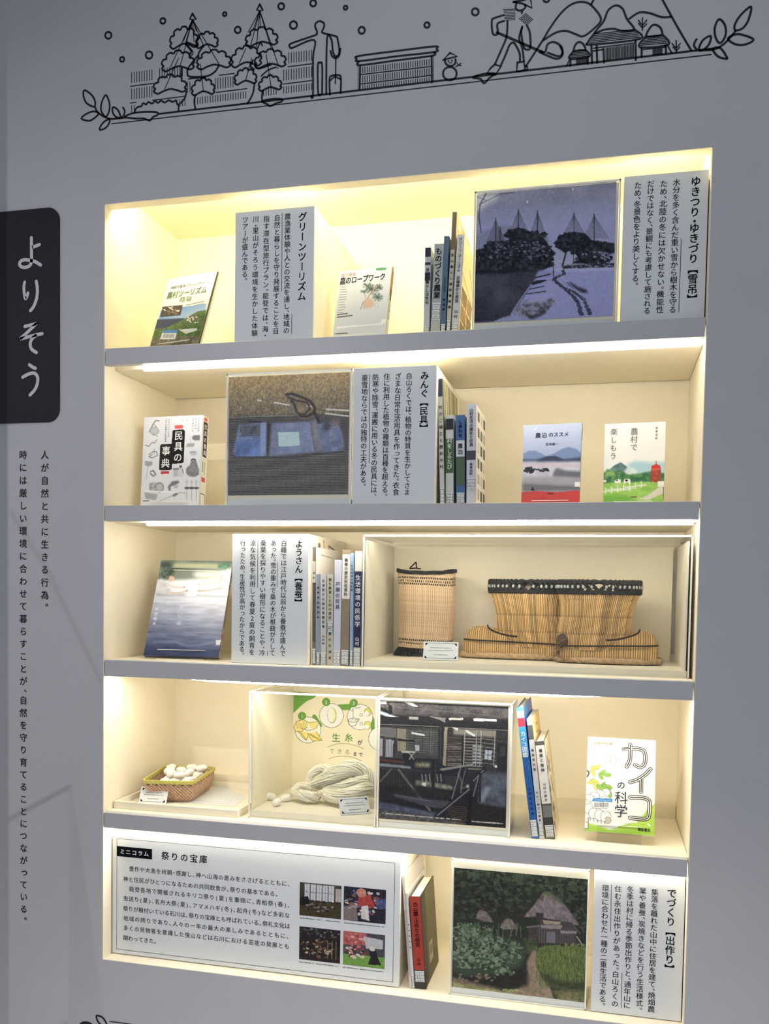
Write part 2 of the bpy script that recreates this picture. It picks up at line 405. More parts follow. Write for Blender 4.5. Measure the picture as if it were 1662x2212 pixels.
load_glyphs(''.join([T_S1[0], T_S2[0], T_S3[0], T_S4[0], T_S6[0]] + T_S1[1] + T_S2[1] + T_S3[1] + T_S4[1] + T_S6[1] + T_S5 + T_W) + T_MISC)

# ---------------------------------------------------------------- setting
NW, ND, NT, NB = 1.30, 0.362, 2.400, 0.6645          # niche width, depth, opening top and bottom
SH = [(2.0780, 2.0408), (1.7232, 1.6880), (1.3691, 1.3317), (1.0135, 0.9777)]   # top and bottom of each shelf edge
FL = [2.0780, 1.7232, 1.3691, 1.0135, NB]
def struct(name, mb, m, root=None, **k):
    o = mb.build(name, m, root, **k)
    if root is None: o['kind'] = 'structure'
    return o
wl = MB()
X0, X1, ZT = -1.4, 2.9, 3.2; TH = 0.03
wl.box((X0, 0, 0), (0, TH, ZT)).box((NW, 0, 0), (X1, TH, ZT)).box((0, 0, NT), (NW, TH, ZT)).box((0, 0, 0), (NW, TH, NB - 0.0))
struct('wall_front', wl, GRAY)
struct('floor', MB().box((X0, -5.0, -0.1), (X1, 0.4, 0)), mat('pale_floor', (200, 194, 188), 0.8, bump=0.4, bscale=300, vary=0.15, vscale=120))
struct('ceiling', MB().box((X0, -5.0, ZT), (X1, 0.4, ZT + 0.1)), mat('white_ceiling', (90, 90, 92), 0.9, vary=0.02))
# lining of the lit niche
TC = 2.458
lin_ = MB()
struct('wall_niche_back', MB().box((-0.02, ND, NB - 0.02), (NW + 0.02, ND + 0.02, TC + 0.02)), CREAM)
struct('wall_niche_left', MB().box((-0.02, TH, NB - 0.02), (0, ND, TC + 0.02)), CREAM)
struct('wall_niche_right', MB().box((NW, TH, NB - 0.02), (NW + 0.02, ND, TC + 0.02)), CREAM)
struct('trim_1', MB().box((0, TH, TC), (NW, ND, TC + 0.02)), CREAM, label='cream ceiling panel of the lit niche')
struct('trim_2', MB().box((0, TH + 0.0005, NB - 0.02), (NW, ND, NB)), CREAM, label='cream floor panel of the lit niche')
rv = MB().box((0.0015, 0.0005, NB), (NW - 0.0015, TH, NB + 0.0012)).box((0.0, 0.0005, NT - 0.0015), (NW, TH, NT)).box((0, 0.0005, NB), (0.0015, TH, NT)).box((NW - 0.0015, 0.0005, NB), (NW, TH, NT))
struct('trim_3', rv, CREAM, label='cream edge around the niche opening')

LEDS = [mat('warm_led_%d' % k, (255, 255, 255), 0.5, emit=((1.0, 0.92, 0.77), v)) for k, v in enumerate((30.0, 38.0, 55.0, 52.0))]
LED1 = mat('warm_led_top', (255, 255, 255), 0.5, emit=((1.0, 0.90, 0.58), 52.0))
ALU = mat('aluminium', (190, 190, 188), 0.35, metal=0.8)
names = ['top shelf holding the snow garden photograph', 'second shelf holding the paperbacks on stands', 'third shelf holding the straw boots', 'fourth shelf holding the cocoon basket']
ledx = [(0.080, 1.290), (0.090, 1.290), (0.02, 1.285), (0.01, 1.285)]
for i, (zt, zb) in enumerate(SH):
    r = thing('shelf', 'grey-edged built-in ' + names[i] + ', lit below', 'shelf', (NW / 2, 0.18, zb))
    box('shelf_edge', (0.0035, 0.0, zb), (NW - 0.0035, 0.018, zt), FASC, r, 0.0008, label='grey front edge')
    box('shelf_board', (0.0012, 0.05, zb), (NW - 0.0012, ND - 0.007, zt), CREAM, r, label='cream board')
    box('shelf_board', (0.0012, 0.0182, zt - 0.012), (NW - 0.0012, 0.0498, zt), CREAM, r, label='cream board strip behind the edge')
    box('back_rail', (0.0015, ND - 0.02, zt + 0.0002), (NW - 0.0015, ND - 0.0005, zt + 0.033), CREAM, r)
    a, b = ledx[i]
    tb = MB(); n = 40
    sag = lambda x: 0.0085 * (1 - min(1.0, max(0.0, min((x - 0.12) / 0.14, (1.20 - x) / 0.14)))) if i == 2 else 0.0
    tb.tube([(a + (b - a) * k / n, 0.040, zb - 0.0005 + sag(a + (b - a) * k / n)) for k in range(n + 1)], 0.0072, 12)
    tb.build('light_tube', LEDS[i], r, smooth=True, label='warm white light tube')
    box('light_channel', (a - 0.004, 0.030, zb + 0.0085), (b + 0.004, 0.0495, zb + 0.018), ALU, r)
    for k in range(6):
        x = a + (b - a) * (k + 0.5) / 6; box('tube_clip', (x - 0.004, 0.0323, zb + 0.002), (x + 0.004, 0.0477, zb + 0.0085), ALU, r)
r = thing('light_strip', 'warm light tube hidden above the niche opening', 'light', (NW / 2, 0.05, 2.43))
MB().tube([(0.03 + 1.24 * k / 20, 0.052, 2.436) for k in range(21)], 0.0072, 12).build('light_tube', LED1, r, smooth=True)
box('light_channel', (0.026, 0.038, 2.4445), (1.274, 0.066, 2.4578), ALU, r)
box('back_rail', (0.0015, ND - 0.02, NB + 0.0002), (NW - 0.0015, ND - 0.0005, NB + 0.033), CREAM, None)
bpy.context.scene.objects['back_rail.004']['kind'] = 'structure'; bpy.context.scene.objects['back_rail.004'].name = 'trim_4'

# ---------------------------------------------------------------- wall graphics
WS = wall_surf(0, 3.0, 0.0, 1, 1)        # u = x, v = 3 - z
r = thing('heading_sign', 'black round-cornered wall sign with four large white characters', 'sign', (-0.19, 0, 1.87))
zh = zz(0, 400, 3.687)
tr = WS.px((130, 447)); br = WS.px((130, 912)); tl = WS.px((20, 457.5)); bl = WS.px((18, 914.5))
u1, vt, vb = tr[0], (tl[1] + tr[1]) / 2, (bl[1] + br[1]) / 2; u0 = -0.36; R = 0.030
pts = []
for cxx, cyy, a0 in ((u1 - R, vt + R, -90), (u1 - R, vb - R, 0), (u0 + R, vb - R, 90), (u0 + R, vt + R, 180)):
    for k in range(9): a = math.radians(a0 + k * 90 / 8); pts.append((cxx + R * math.cos(a), cyy + R * math.sin(a)))
P = np.array(pts); n = len(P); F0 = WS.w3(P[:, 0], P[:, 1], 0.0001); F1 = WS.w3(P[:, 0], P[:, 1], 0.0028)
obj('sign_plate', np.concatenate([F0, F1]), [tuple(range(n, 2 * n)), tuple(range(n))[::-1]] + [(i, (i + 1) % n, n + (i + 1) % n, n + i) for i in range(n)], mat('black_plate', (21, 22, 31), 0.45, spec=0.4), r)
W8 = 0.0078
def lt(name, strokes):
    mb = MB()
    for st in strokes: stroke(mb, WS, st[0], W8 * (st[1] if len(st) > 1 else 1), zh, 0.0034, smooth=True)
    mb.build(name, SILV, r)
lt('white_letter', [([(257, 422), (258, 480), (258, 540), (258, 600), (248, 640), (215, 658), (180, 655), (163, 635), (175, 608), (210, 598), (255, 605), (290, 615), (330, 640)],), ([(262, 500), (290, 490), (321, 478)],)])
lt('white_letter', [([(204, 776), (198, 810), (200, 860), (210, 908), (222, 890), (230, 862)], 0.95), ([(296, 770), (304, 820), (304, 870), (295, 920), (275, 970), (250, 1003)],)])
lt('white_letter', [([(205, 1128), (255, 1117), (298, 1105)],), ([(298, 1105), (262, 1140), (215, 1185), (166, 1228)],), ([(166, 1228), (230, 1212), (290, 1197), (343, 1186)],), ([(300, 1196), (262, 1228), (248, 1270), (260, 1310), (298, 1336)],)])
lt('white_letter', [([(241, 1433), (265, 1450), (289, 1462)],), ([(188, 1532), (235, 1507), (280, 1500), (306, 1530), (305, 1580), (285, 1630), (246, 1674)],)])

r = thing('wall_lettering', 'two vertical columns of small black characters on the grey wall', 'wall text', (-0.15, 0, 1.2))
for s, xa, ya, yb in ((T_W[0], 97, 969, 1314), (T_W[1], 50, 969, 1990)):
    a = WS.px((xa, ya)); b = WS.px((xa - (6 if ya else 0), yb)); mb = MB()
    vtext(mb, WS, s, a[0], a[1], b[1], 0.0212, 1, 0.0006); mb.build('text_column', BLACK, r)

mur = thing('wall_mural', 'black line drawing of snowy garden and village across the top of the wall', 'mural', (0.62, 0, 2.5))
ZA = zz(150, 0, 2.374); ZB = zz(750, 0, 1.822)
LW = 0.0040
def draw(name, Z, items, wd=LW, label=None):
    mb = MB()
    for it in items:
        it = list(it); w_ = wd
        kw = dict(smooth=True)
        for x in it[1:]:
            if isinstance(x, float): w_ = wd * x
            elif x == 'c': kw['closed'] = True
            elif x == 's': kw['smooth'] = False
        if len(it[0]) < 3: kw['smooth'] = False
        stroke(mb, WS, it[0], w_, Z, 0.0005, **kw)
    return mb.build(name, BLACK, mur, label=label)
def circ(c, rx, ry=None, a0=0, a1=360, n=14):
    ry = ry or rx; return [(c[0] + rx * math.cos(math.radians(a)), c[1] + ry * math.sin(math.radians(a))) for a in np.linspace(a0, a1, n)]
for cxx, cyy, q in ((200, 182, 16), (271, 305, 11), (409, 283, 17), (480, 108, 13), (797, 73, 9), (864, 154, 15), (1087, 33, 15), (1150, 129, 18), (1251, 17, 15), (1417, 40, 9), (1500, 156, 16)):
    draw('snowflake_ring', ZA, [(circ((cxx, cyy), q, q * 1.08), 1.05)])
for cxx, cyy, q in ((315, 99, 10), (505, 47, 13), (785, -4, 12)): draw('snowflake_ring', ZB, [(circ((cxx, cyy), q, q * 1.05), 1.05)])
gl = MB()
for a, b, wd in (((341.7, 246.4), (1541, 105), 1.0), ((241.8, 267.5), (1537, 118), 0.55)): stroke(gl, WS, [a, b], LW * wd, lambda p: p, 0.0005)
gl.build('ground_line', BLACK, mur)
draw('leaf_sprig', ZA, [([(78, 463), (72, 490), (85, 525), (110, 543), (130, 546), (132, 520), (115, 488)], 'c'), ([(188, 488), (168, 520), (162, 560), (175, 590), (190, 598), (204, 570), (206, 530)], 'c'),
    ([(62, 608), (90, 583), (125, 572), (150, 582), (130, 605), (100, 620)], 'c'), ([(155, 665), (165, 640), (185, 620), (208, 613), (200, 640), (180, 660)], 'c'),
    ([(130, 546), (150, 580), (200, 608), (250, 608), (290, 603)],), ([(222, 552), (240, 556), (255, 575), (262, 602), (240, 600), (224, 580)], 'c'), ([(275, 552), (284, 568), (280, 590), (266, 606)],)])
draw('snow_patch', ZA, [([(285, 600), (330, 580), (400, 574), (450, 577), (452, 590), (430, 600), (415, 618), (400, 615), (380, 608), (340, 608)], 'c')])
draw('snow_patch', ZA, [([(990, 520), (1040, 508), (1090, 509), (1088, 522), (1060, 530), (1032, 544), (1015, 535)], 'c')])
draw('round_bush', ZA, [([(335, 580), (340, 560), (355, 548), (370, 545), (378, 530), (395, 536), (405, 524), (425, 531), (440, 519), (455, 528), (470, 517), (490, 526), (510, 515), (530, 523), (548, 515), (552, 532), (560, 540), (560, 570)],)])
def cloud(x0, x1, y0, y1, nb=5, tilt=-0.06):
    """scalloped outline of a clipped pine pad"""
    w_, h_ = x1 - x0, y1 - y0; xm = (x0 + x1) / 2; pts = []
    for k in range(nb):
        a0 = math.pi * (1 - k / nb); a1 = math.pi * (1 - (k + 1) / nb); am = (a0 + a1) / 2
        for a, q in ((a0 - 0.04, 0.90), (am + 0.13, 1.03), (am - 0.13, 1.03), (a1 + 0.04, 0.90)):
            pts.append((xm + w_ / 2 * q * math.cos(a), y1 - h_ * 0.22 - (h_ * 0.78) * q * math.sin(a)))
    pts += [(x1, y1 - h_ * 0.12), (x1 - w_ * 0.12, y1), (x1 - w_ * 0.3, y1 - h_ * 0.12), (xm, y1 - h_ * 0.20), (x0 + w_ * 0.3, y1 - h_ * 0.10), (x0 + w_ * 0.12, y1 + h_ * 0.03), (x0, y1 - h_ * 0.12)]
    return [(x, y + tilt * (x - xm)) for x, y in pts]
C1 = [(517, 660, 140, 245), (650, 762, 165, 243), (475, 640, 262, 360), (655, 828, 258, 350), (433, 600, 385, 475), (628, 745, 403, 485)]
C2 = [(905, 1068, 142, 233), (832, 985, 237, 340), (952, 1110, 255, 345), (848, 960, 352, 430), (972, 1088, 388, 462)]
draw('pine_tree', ZA, [(cloud(*c), 'c') for c in C1] + [([(632, 70), (618, 98), (634, 103), (650, 100)], 'c', 's')] +
    [([(632, 100), q], 0.45) for q in ((585, 212), (612, 152), (625, 150), (652, 160), (690, 238), (770, 332), (520, 342), (570, 335), (640, 215), (600, 210))] + [([(560, 300), (490, 455)], 0.45), ([(672, 330), (688, 472)], 0.45),
    ([(575, 350), (574, 392)],), ([(600, 470), (594, 500), (575, 525), (562, 536)],), ([(647, 486), (641, 520), (647, 560)],), ([(595, 225), (625, 262), (615, 282)],), ([(600, 215), (640, 232), (660, 235)],), ([(605, 232), (635, 268), (622, 290)], 0.6), ([(690, 235), (665, 270), (662, 300)],), ([(660, 285), (640, 310), (610, 350), (606, 375), (618, 393), (700, 392), (745, 370), (768, 335)],), ([(618, 403), (700, 398)], 0.7)])
draw('pine_tree', ZA, [(cloud(*c), 'c') for c in C2] + [([(977, 22), (962, 52), (978, 57), (993, 54)], 'c', 's')] +
    [([(977, 55), q], 0.45) for q in ((918, 165), (945, 148), (980, 145), (1005, 150), (1035, 245), (1072, 335), (930, 235), (960, 240))] + [([(905, 250), (872, 325)], 0.45), ([(935, 300), (905, 412)], 0.45), ([(1010, 280), (1036, 452)], 0.45),
    ([(950, 425), (944, 470), (930, 505), (912, 532)],), ([(992, 464), (988, 495), (990, 520)],), ([(942, 310), (930, 340), (948, 356)],), ([(955, 335), (970, 352), (1035, 332)],), ([(985, 390), (1020, 360), (1060, 345)], 0.8), ([(965, 250), (980, 220), (990, 235)], 0.8)])
def inm(x, y, boxes): return any(a - 4 < x < b + 4 and c - 4 < y < d + 4 for a, b, c, d in boxes)
M1 = C1 + C2 + [(600, 640, 470, 560), (340, 560, 520, 580), (915, 990, 430, 530), (610, 760, 230, 395), (930, 1060, 300, 390)]
fb = MB()
for r0, h in ((370, 55), (455, 56), (541, 36)):
    x = 320
    while x < 1245:
        y = r0 - 0.124 * (x - 320); hh = h
        if r0 > 500 and x > 900: hh = 0
        if r0 > 500: hh = min(h, 592 - 0.118 * (x - 320) - y - 4)
        if hh > 6 and not inm(x, y + hh / 2, M1): stroke(fb, WS, [(x, y), (x, y + hh)], LW * 0.42, ZA, 0.0004, round_=False)
        x += 13
for r0 in (442, 528):
    xs = np.arange(312, 1250, 8)
    for x in xs:
        y = r0 - 0.124 * (x - 320)
        if not inm(x, y, M1): stroke(fb, WS, [(x, y), (x + 8, y - 1)], LW * 0.55, ZA, 0.0004, round_=False)
fb.build('bamboo_fence', BLACK, mur)['kind'] = 'stuff'
draw('standing_figure', ZA, [([(1270, 158), (1262, 140), (1264, 120), (1285, 109), (1306, 120), (1306, 140), (1298, 158), (1302, 170), (1365, 186), (1376, 200), (1385, 268), (1368, 290), (1353, 268), (1345, 205), (1322, 200), (1318, 485)],), ([(1270, 158), (1270, 172), (1258, 182), (1142, 222), (1129, 236), (1138, 247), (1152, 243), (1256, 206), (1250, 300), (1250, 490), (1238, 492)],), ([(1297, 480), (1297, 335), (1286, 323), (1275, 335), (1277, 478), (1292, 484)],)])
draw('snow_shovel', ZA, [([(1340, 262), (1348, 288), (1367, 299), (1384, 286), (1391, 250)],), ([(1367, 299), (1365, 430)], 0.7), ([(1337, 486), (1335, 405), (1350, 388), (1380, 386), (1393, 400), (1392, 478)],), ([(1338, 415), (1362, 395), (1392, 408)], 0.8)])
draw('low_wall', ZB, [([(45, 221), (195, 201), (345, 183), (352, 193), (345, 205), (195, 222), (48, 241), (39, 232)], 'c'), ([(48, 241), (50, 257), (195, 238), (338, 219), (341, 205)],), ([(52, 258), (50, 355)],), ([(333, 221), (334, 325)],), ([(55, 294), (330, 262)], 0.6), ([(55, 331), (330, 297)], 0.6)]
    + [([(x, y - 0.117 * (x - 55)), (x, y + h - 0.117 * (x - 55))], 0.42) for y, h in ((266, 22), (301, 24), (337, 15)) for x in range(62, 330, 9)] + [([(x, 250 + 8 * k - (0 if x < 100 else 33)), (x, 254 + 8 * k - (0 if x < 100 else 33))], 0.4) for x in (44, 340) for k in range(13)])
draw('snowman', ZB, [([(405, 209), (376, 237), (434, 222)], 'c', 's'), (circ((407, 240), 21, 20, -20, 200), ), (circ((405, 290), 27, 26),), ([(428, 263), (448, 250)], 0.6), ([(436, 256), (434, 248)], 0.5), ([(439, 258), (450, 258)], 0.5), ([(399, 240), (400, 242)], 0.8), ([(413, 238), (414, 240)], 0.8), ([(403, 248), (412, 247)], 0.5)])
draw('shovelling_figure', ZB, [([(655, 8), (690, 2), (722, -6), (729, 32), (690, 14)], 'c', 's'), ([(668, 10), (664, 32), (676, 42), (690, 40)],), ([(700, 18), (702, 30), (692, 40), (688, 52)],), ([(617, 60), (582, 71), (570, 82), (573, 128), (583, 138), (595, 130), (592, 95), (618, 83)],), ([(632, 82), (628, 145), (606, 200), (582, 254)],), ([(604, 262), (625, 215), (640, 178), (655, 168), (668, 185), (680, 212), (681, 242)],), ([(690, 108), (678, 150), (690, 190), (697, 244)],),
    ([(582, 254), (566, 268), (550, 290), (585, 295), (606, 262)], 'c', 's'), ([(671, 246), (668, 283), (713, 273), (709, 262), (698, 258), (697, 243)], 'c', 's'), ([(690, 105), (686, 130), (696, 185), (710, 196), (722, 186), (720, 130), (708, 100)],), ([(590, 128), (775, 208)], 1.25), ([(757, 205), (825, 232), (850, 212), (838, 180)],), ([(760, 200), (780, 205), (790, 175), (815, 166), (842, 182), (848, 205), (835, 222), (790, 208)],)]
    + [([(616 + 0.5 * k, 38 + 3 * k), (662, 36 + 3 * k)], 0.3) for k in range(0, 15, 2)] + [([(678 + 2.4 * k, 70 - 2 * k + 3), (710 + 2.2 * k, 100 - 2.2 * k)], 0.35) for k in range(0, 12, 2)])
draw('snow_patch', ZB, [([(495, 305), (540, 291), (583, 290), (560, 308), (540, 328), (525, 311)], 'c')])
draw('mountain', ZB, [([(700, 268), (770, 160), (800, 110), (840, 55), (880, 20), (920, 8), (960, 20), (1000, 75), (970, 115), (930, 143), (900, 135), (862, 122), (820, 130), (772, 160)],), ([(972, -2), (960, 20)],)])
draw('mountain', ZB, [([(1240, -4), (1300, 105), (1356, 200)],),])
draw('snow_line', ZB, [([(1112, 74), (1150, 50), (1190, 52), (1240, 68), (1278, 66)],)])
draw('thatched_house', ZB, [([(975, 130), (1010, 85), (1028, 42), (1058, 22), (1085, 35), (1102, 75), (1130, 115), (1085, 122), (1050, 114), (1010, 118)], 'c'), ([(975, 130), (950, 165), (960, 176), (1155, 153), (1130, 115)],), ([(962, 178), (965, 250)],), ([(983, 178), (985, 248)],), ([(1136, 156), (1137, 236)],), ([(965, 202), (1010, 195)], 0.7), ([(1010, 192), (1012, 246)],), ([(970, 190), (1132, 170)], 0.6)]
    + [([(975 - 4 * k, 134 + 7 * k), (1133 + 4 * k, 117 + 6 * k)], 0.45) for k in range(6)] + [([(1020 + 6 * k, 190 - 0.75 * k), (1020 + 6 * k, 240 - 0.75 * k)], 0.5) for k in range(19)])
draw('thatched_house', ZB, [([(893, 200), (900, 176), (914, 166), (930, 174), (938, 196), (915, 198)], 'c'), ([(893, 200), (876, 232), (955, 222), (938, 196)],), ([(880, 233), (879, 260)],), ([(948, 225), (948, 252)],), ([(876, 235), (864, 262)], 0.6)]
    + [([(890 - 4 * k, 204 + 6 * k), (940 + 3.4 * k, 199 + 5.5 * k)], 0.45) for k in range(5)] + [([(904 + 5 * k, 231 - 0.6 * k), (904 + 5 * k, 256 - 0.6 * k)], 0.5) for k in range(9)])
draw('thatched_house', ZB, [([(1178, 142), (1196, 106), (1214, 98), (1234, 110), (1240, 136), (1210, 142)], 'c'), ([(1178, 142), (1152, 186), (1266, 176), (1242, 136)],), ([(1160, 188), (1160, 226)],), ([(1255, 178), (1256, 214)],), ([(1262, 178), (1280, 212)], 0.7), ([(1162, 196), (1255, 186)], 0.5)]
    + [([(1176 - 4 * k, 146 + 6.5 * k), (1242 + 4 * k, 140 + 6 * k)], 0.45) for k in range(6)] + [([(1205 + 5 * k, 194 - 0.6 * k), (1205 + 5 * k, 220 - 0.6 * k)], 0.5) for k in range(8)])
draw('bare_sapling', ZB, [([(1163, 70), (1163, 120)], 0.6), ([(1148, 80), (1163, 98), (1180, 80)], 0.6), ([(1148, 92), (1163, 108), (1180, 94)], 0.6)])
draw('bare_sapling', ZB, [([(1296, 160), (1297, 210)], 0.6), ([(1280, 172), (1296, 188), (1312, 172)], 0.6), ([(1284, 186), (1297, 198), (1310, 186)], 0.6)])
draw('leaf_sprig', ZB, [([(1385, 195), (1400, 160), (1432, 142), (1425, 175), (1400, 198)], 'c'), ([(1465, 76), (1448, 110), (1452, 150), (1470, 170), (1490, 140), (1488, 100)], 'c'), ([(1590, 27), (1550, 60), (1527, 98), (1530, 120), (1560, 110), (1582, 75)], 'c'), ([(1500, 152), (1540, 135), (1600, 155), (1570, 175), (1530, 175)], 'c'), ([(1440, 193), (1470, 190), (1495, 225), (1493, 232), (1460, 222)], 'c'), ([(1385, 198), (1440, 196), (1478, 178), (1505, 152), (1532, 120)],), ([(1376, 155), (1366, 178), (1378, 197)],)])
mur2 = thing('wall_mural', 'start of a second line drawing below the niche with leaf and line', 'mural', (0.0, 0, 0.6)); mur = mur2
ZC = zz(0, 1480, 3.022)
draw('leaf_sprig', ZC, [([(630, 2160), (652, 2160), (680, 2180), (700, 2225), (668, 2222), (640, 2195)], 'c', 1.1), ([(520, 2222), (545, 2204), (580, 2206), (610, 2225)], 1.6), ([(700, 2225), (780, 2290)],)])
draw('ground_line', ZC, [([(718, 2196), (790, 2204), (1400, 2290)], 0.6)])

# unseen screen and panes added left of the view to throw the wall shadows
LSP = np.array([-0.40, -2.6, 2.9])
def toward(px, y): Wp = at(px[0], px[1], 0.0); return LSP + (Wp - LSP) * ((y - LSP[1]) / (0 - LSP[1]))
ye = -0.90
xe = toward((17, 1200), ye)[0]
rq = thing('shadow_screen', 'unseen tall grey screen added to shade the left edge of the wall', 'shadow caster', (xe - 0.3, ye, 0)); box('screen_panel', (xe - 0.6, ye - 0.006, 0.03), (xe, ye + 0.006, 3.0), mat('screen_grey', (150, 150, 152), 0.7), rq, 0.001); box('foot_bar', (xe - 0.6, ye - 0.12, 0), (xe - 0.56, ye + 0.12, 0.03), mat('dark_metal', (60, 60, 62), 0.5, metal=0.6), rq); box('foot_bar', (xe - 0.04, ye - 0.12, 0), (xe, ye + 0.06, 0.03), mat('dark_metal', (60, 60, 62), 0.5, metal=0.6), rq)
def tinted():
    m = bpy.data.materials.new('tinted_acrylic'); m.use_nodes = True; nt = m.node_tree; nt.nodes.clear(); o = nt.nodes.new('ShaderNodeOutputMaterial'); t = nt.nodes.new('ShaderNodeBsdfTransparent'); t.inputs[0].default_value = (0.80, 0.79, 0.78, 1); nt.links.new(t.outputs[0], o.inputs[0]); return m
rl = thing('shadow_panes', 'unseen acrylic panes on a dark post, added to cast faint wall shadows', 'leaflet holder', (*toward((150, 2150), ye)[:2], 0))
def slab(name, pts, y0, y1, m):  # pane outlines are traced back from the wall shadows toward the spot
    P = [toward(p, y0) for p in pts]; Q = [p + np.array([0, y1 - y0, 0]) for p in P]; n = len(P)
    obj(name, P + Q, [tuple(range(n)), tuple(range(n, 2 * n))[::-1]] + [(i, (i + 1) % n, n + (i + 1) % n, n + i) for i in range(n)], m, rl)
TN = tinted(); DE = mat('shadow_edge', (70, 68, 66), 0.5)
slab('side_pane', [(156, 1699), (240, 2290), (151, 2290)], ye, ye + 0.002, TN)
for a in ([(0, 1777), (153, 1695), (155, 1702), (0, 1786)], ): slab('top_edge', a, ye + 0.0025, ye + 0.004, DE)
slab('upright_edge', [(148, 1700), (153, 1700), (153, 2290), (148, 2290)], ye + 0.0025, ye + 0.004, TN)
zb0 = toward((150, 2290), ye)[2]; xb0_ = toward((150, 2290), ye)[0]
box('post', (xb0_ - 0.012, ye + 0.005, 0.01), (xb0_, ye + 0.013, zb0 + 0.05), mat('dark_metal', (60, 60, 62), 0.5, metal=0.6), rl); box('post_base', (xb0_ - 0.12, ye - 0.1, 0), (xb0_ + 0.10, ye + 0.1, 0.01), mat('dark_metal', (60, 60, 62), 0.5, metal=0.6), rl)
slab('shadow_strip', [(20, 1112), (100, 1240), (215, 1478), (225, 1478), (108, 1230), (24, 1100)], ye + 0.0045, ye + 0.0055, TN)  # added strip, shaped to throw the faint diagonal shadow
# ---------------------------------------------------------------- boxed signs
def box_surf(x0, x1, z0, z1, d, side=None): return wall_surf(x0, z1, d, x1 - x0, z1 - z0)
def sign_box(label, x0, x1, z0, z1, d, zoom, title, cols, lines, back=None, tsz=0.0200, csz=0.0148):
    """white box sign; title and cols are ((x, y0), (x, y1)) in zoom view coordinates"""
    back = back or ND - 0.022
    r = thing('sign_box', label, 'sign', ((x0 + x1) / 2, (d + back) / 2, z0))
    box('box_body', (x0, d, z0), (x1, back, z1), WARMW, r, 0.0012)
    S = box_surf(x0, x1, z0, z1, d - 0.0012)
    box('face_sheet', (x0 + 0.0008, d - 0.0012, z0 + 0.0008), (x1 - 0.0008, d - 0.0001, z1 - 0.0008), WHITE, r)
    mb = MB(); s, xa, ya, yb = title; a = S.px(zoom((xa, ya))); b = S.px(zoom((xa, yb)))
    vtext(mb, S, s, (a[0] + b[0]) / 2, a[1], b[1], tsz, 1, 0.0005); mb.build('title_lettering', INK, r)
    mb = MB()
    for s, xa, ya, xb, yb in cols:
        a = S.px(zoom((xa, ya))); b = S.px(zoom((xb, yb))); vtext(mb, S, s, (a[0] + b[0]) / 2, a[1], b[1], csz, 0, 0.0005)
    for xa, ya, xb, yb in lines: stroke(mb, S, [(xa, ya), (xb, yb)], 0.0010, zoom, 0.0005, round_=False)
    mb.build('body_lettering', INK, r)
    return r, S
z1_ = zz(210, 400, 3.392)
sign_box('white box sign beside the first book stand, five columns of text on garden tourism', 0.307, 0.491, 2.0782, 2.366, 0.025, z1_, (T_S1[0], 1503, 195, 850),
    [(T_S1[1][0], 1396, 205, 1388, 1090), (T_S1[1][1], 1320, 213, 1310, 1095), (T_S1[1][2], 1242, 220, 1232, 1110), (T_S1[1][3], 1163, 222, 1155, 1110), (T_S1[1][4], 1086, 228, 1082, 705)],
    [(1357, 205, 1352, 780), (1428, 945, 1425, 1090)])
z2_ = zz(1000, 300, 2.968)
sign_box('white box sign at the right end of the top shelf, four columns of text', 1.136, 1.2965, 2.0782, 2.369, 0.025, z2_, (T_S2[0], 1483, 240, 1060),
    [(T_S2[1][0], 1372, 255, 1347, 1118), (T_S2[1][1], 1290, 262, 1265, 1120), (T_S2[1][2], 1208, 265, 1182, 1125), (T_S2[1][3], 1122, 275, 1108, 945)],
    [(1402, 640, 1386, 1112)])
z3_ = zz(480, 760, 3.4625)
sign_box('white box sign beside the pocketed cloth photograph on the second shelf', 0.583, 0.765, 1.7234, 2.016, 0.027, z3_, (T_S3[0], 1512, 145, 605),
    [(T_S3[1][0], 1396, 155, 1388, 1075), (T_S3[1][1], 1314, 158, 1303, 1075), (T_S3[1][2], 1228, 160, 1222, 1085), (T_S3[1][3], 1144, 165, 1140, 1085), (T_S3[1][4], 1063, 170, 1060, 1010)],
    [(1105, 170, 1100, 832)])
z4_ = zz(480, 1080, 4.374)
sign_box('white box sign on the third shelf between the river book and upright books', 0.296, 0.4795, 1.3693, 1.662, 0.050, z4_, (T_S4[0], 725, 375, 1010),
    [(T_S4[1][0], 583, 380, 575, 1480), (T_S4[1][1], 488, 378, 475, 1475), (T_S4[1][2], 390, 375, 378, 1475), (T_S4[1][3], 292, 375, 282, 1470), (T_S4[1][4], 195, 378, 188, 1470)],
    [(524, 590, 521, 822), (338, 370, 336, 828), (428, 1425, 428, 1472)])
z6_ = zz(820, 1800, 2.308)
sign_box('white box sign at the right end of the bottom row', 1.1165, 1.2975, 0.6660, 0.964, 0.040, z6_, (T_S6[0], 1452, 275, 700),
    [(T_S6[1][0], 1370, 275, 1360, 895), (T_S6[1][1], 1310, 268, 1300, 885), (T_S6[1][2], 1248, 262, 1238, 875), (T_S6[1][3], 1187, 258, 1178, 868), (T_S6[1][4], 1124, 255, 1116, 862)],
    [(1157, 255, 1153, 492), (1210, 695, 1206, 872)], tsz=0.0215)

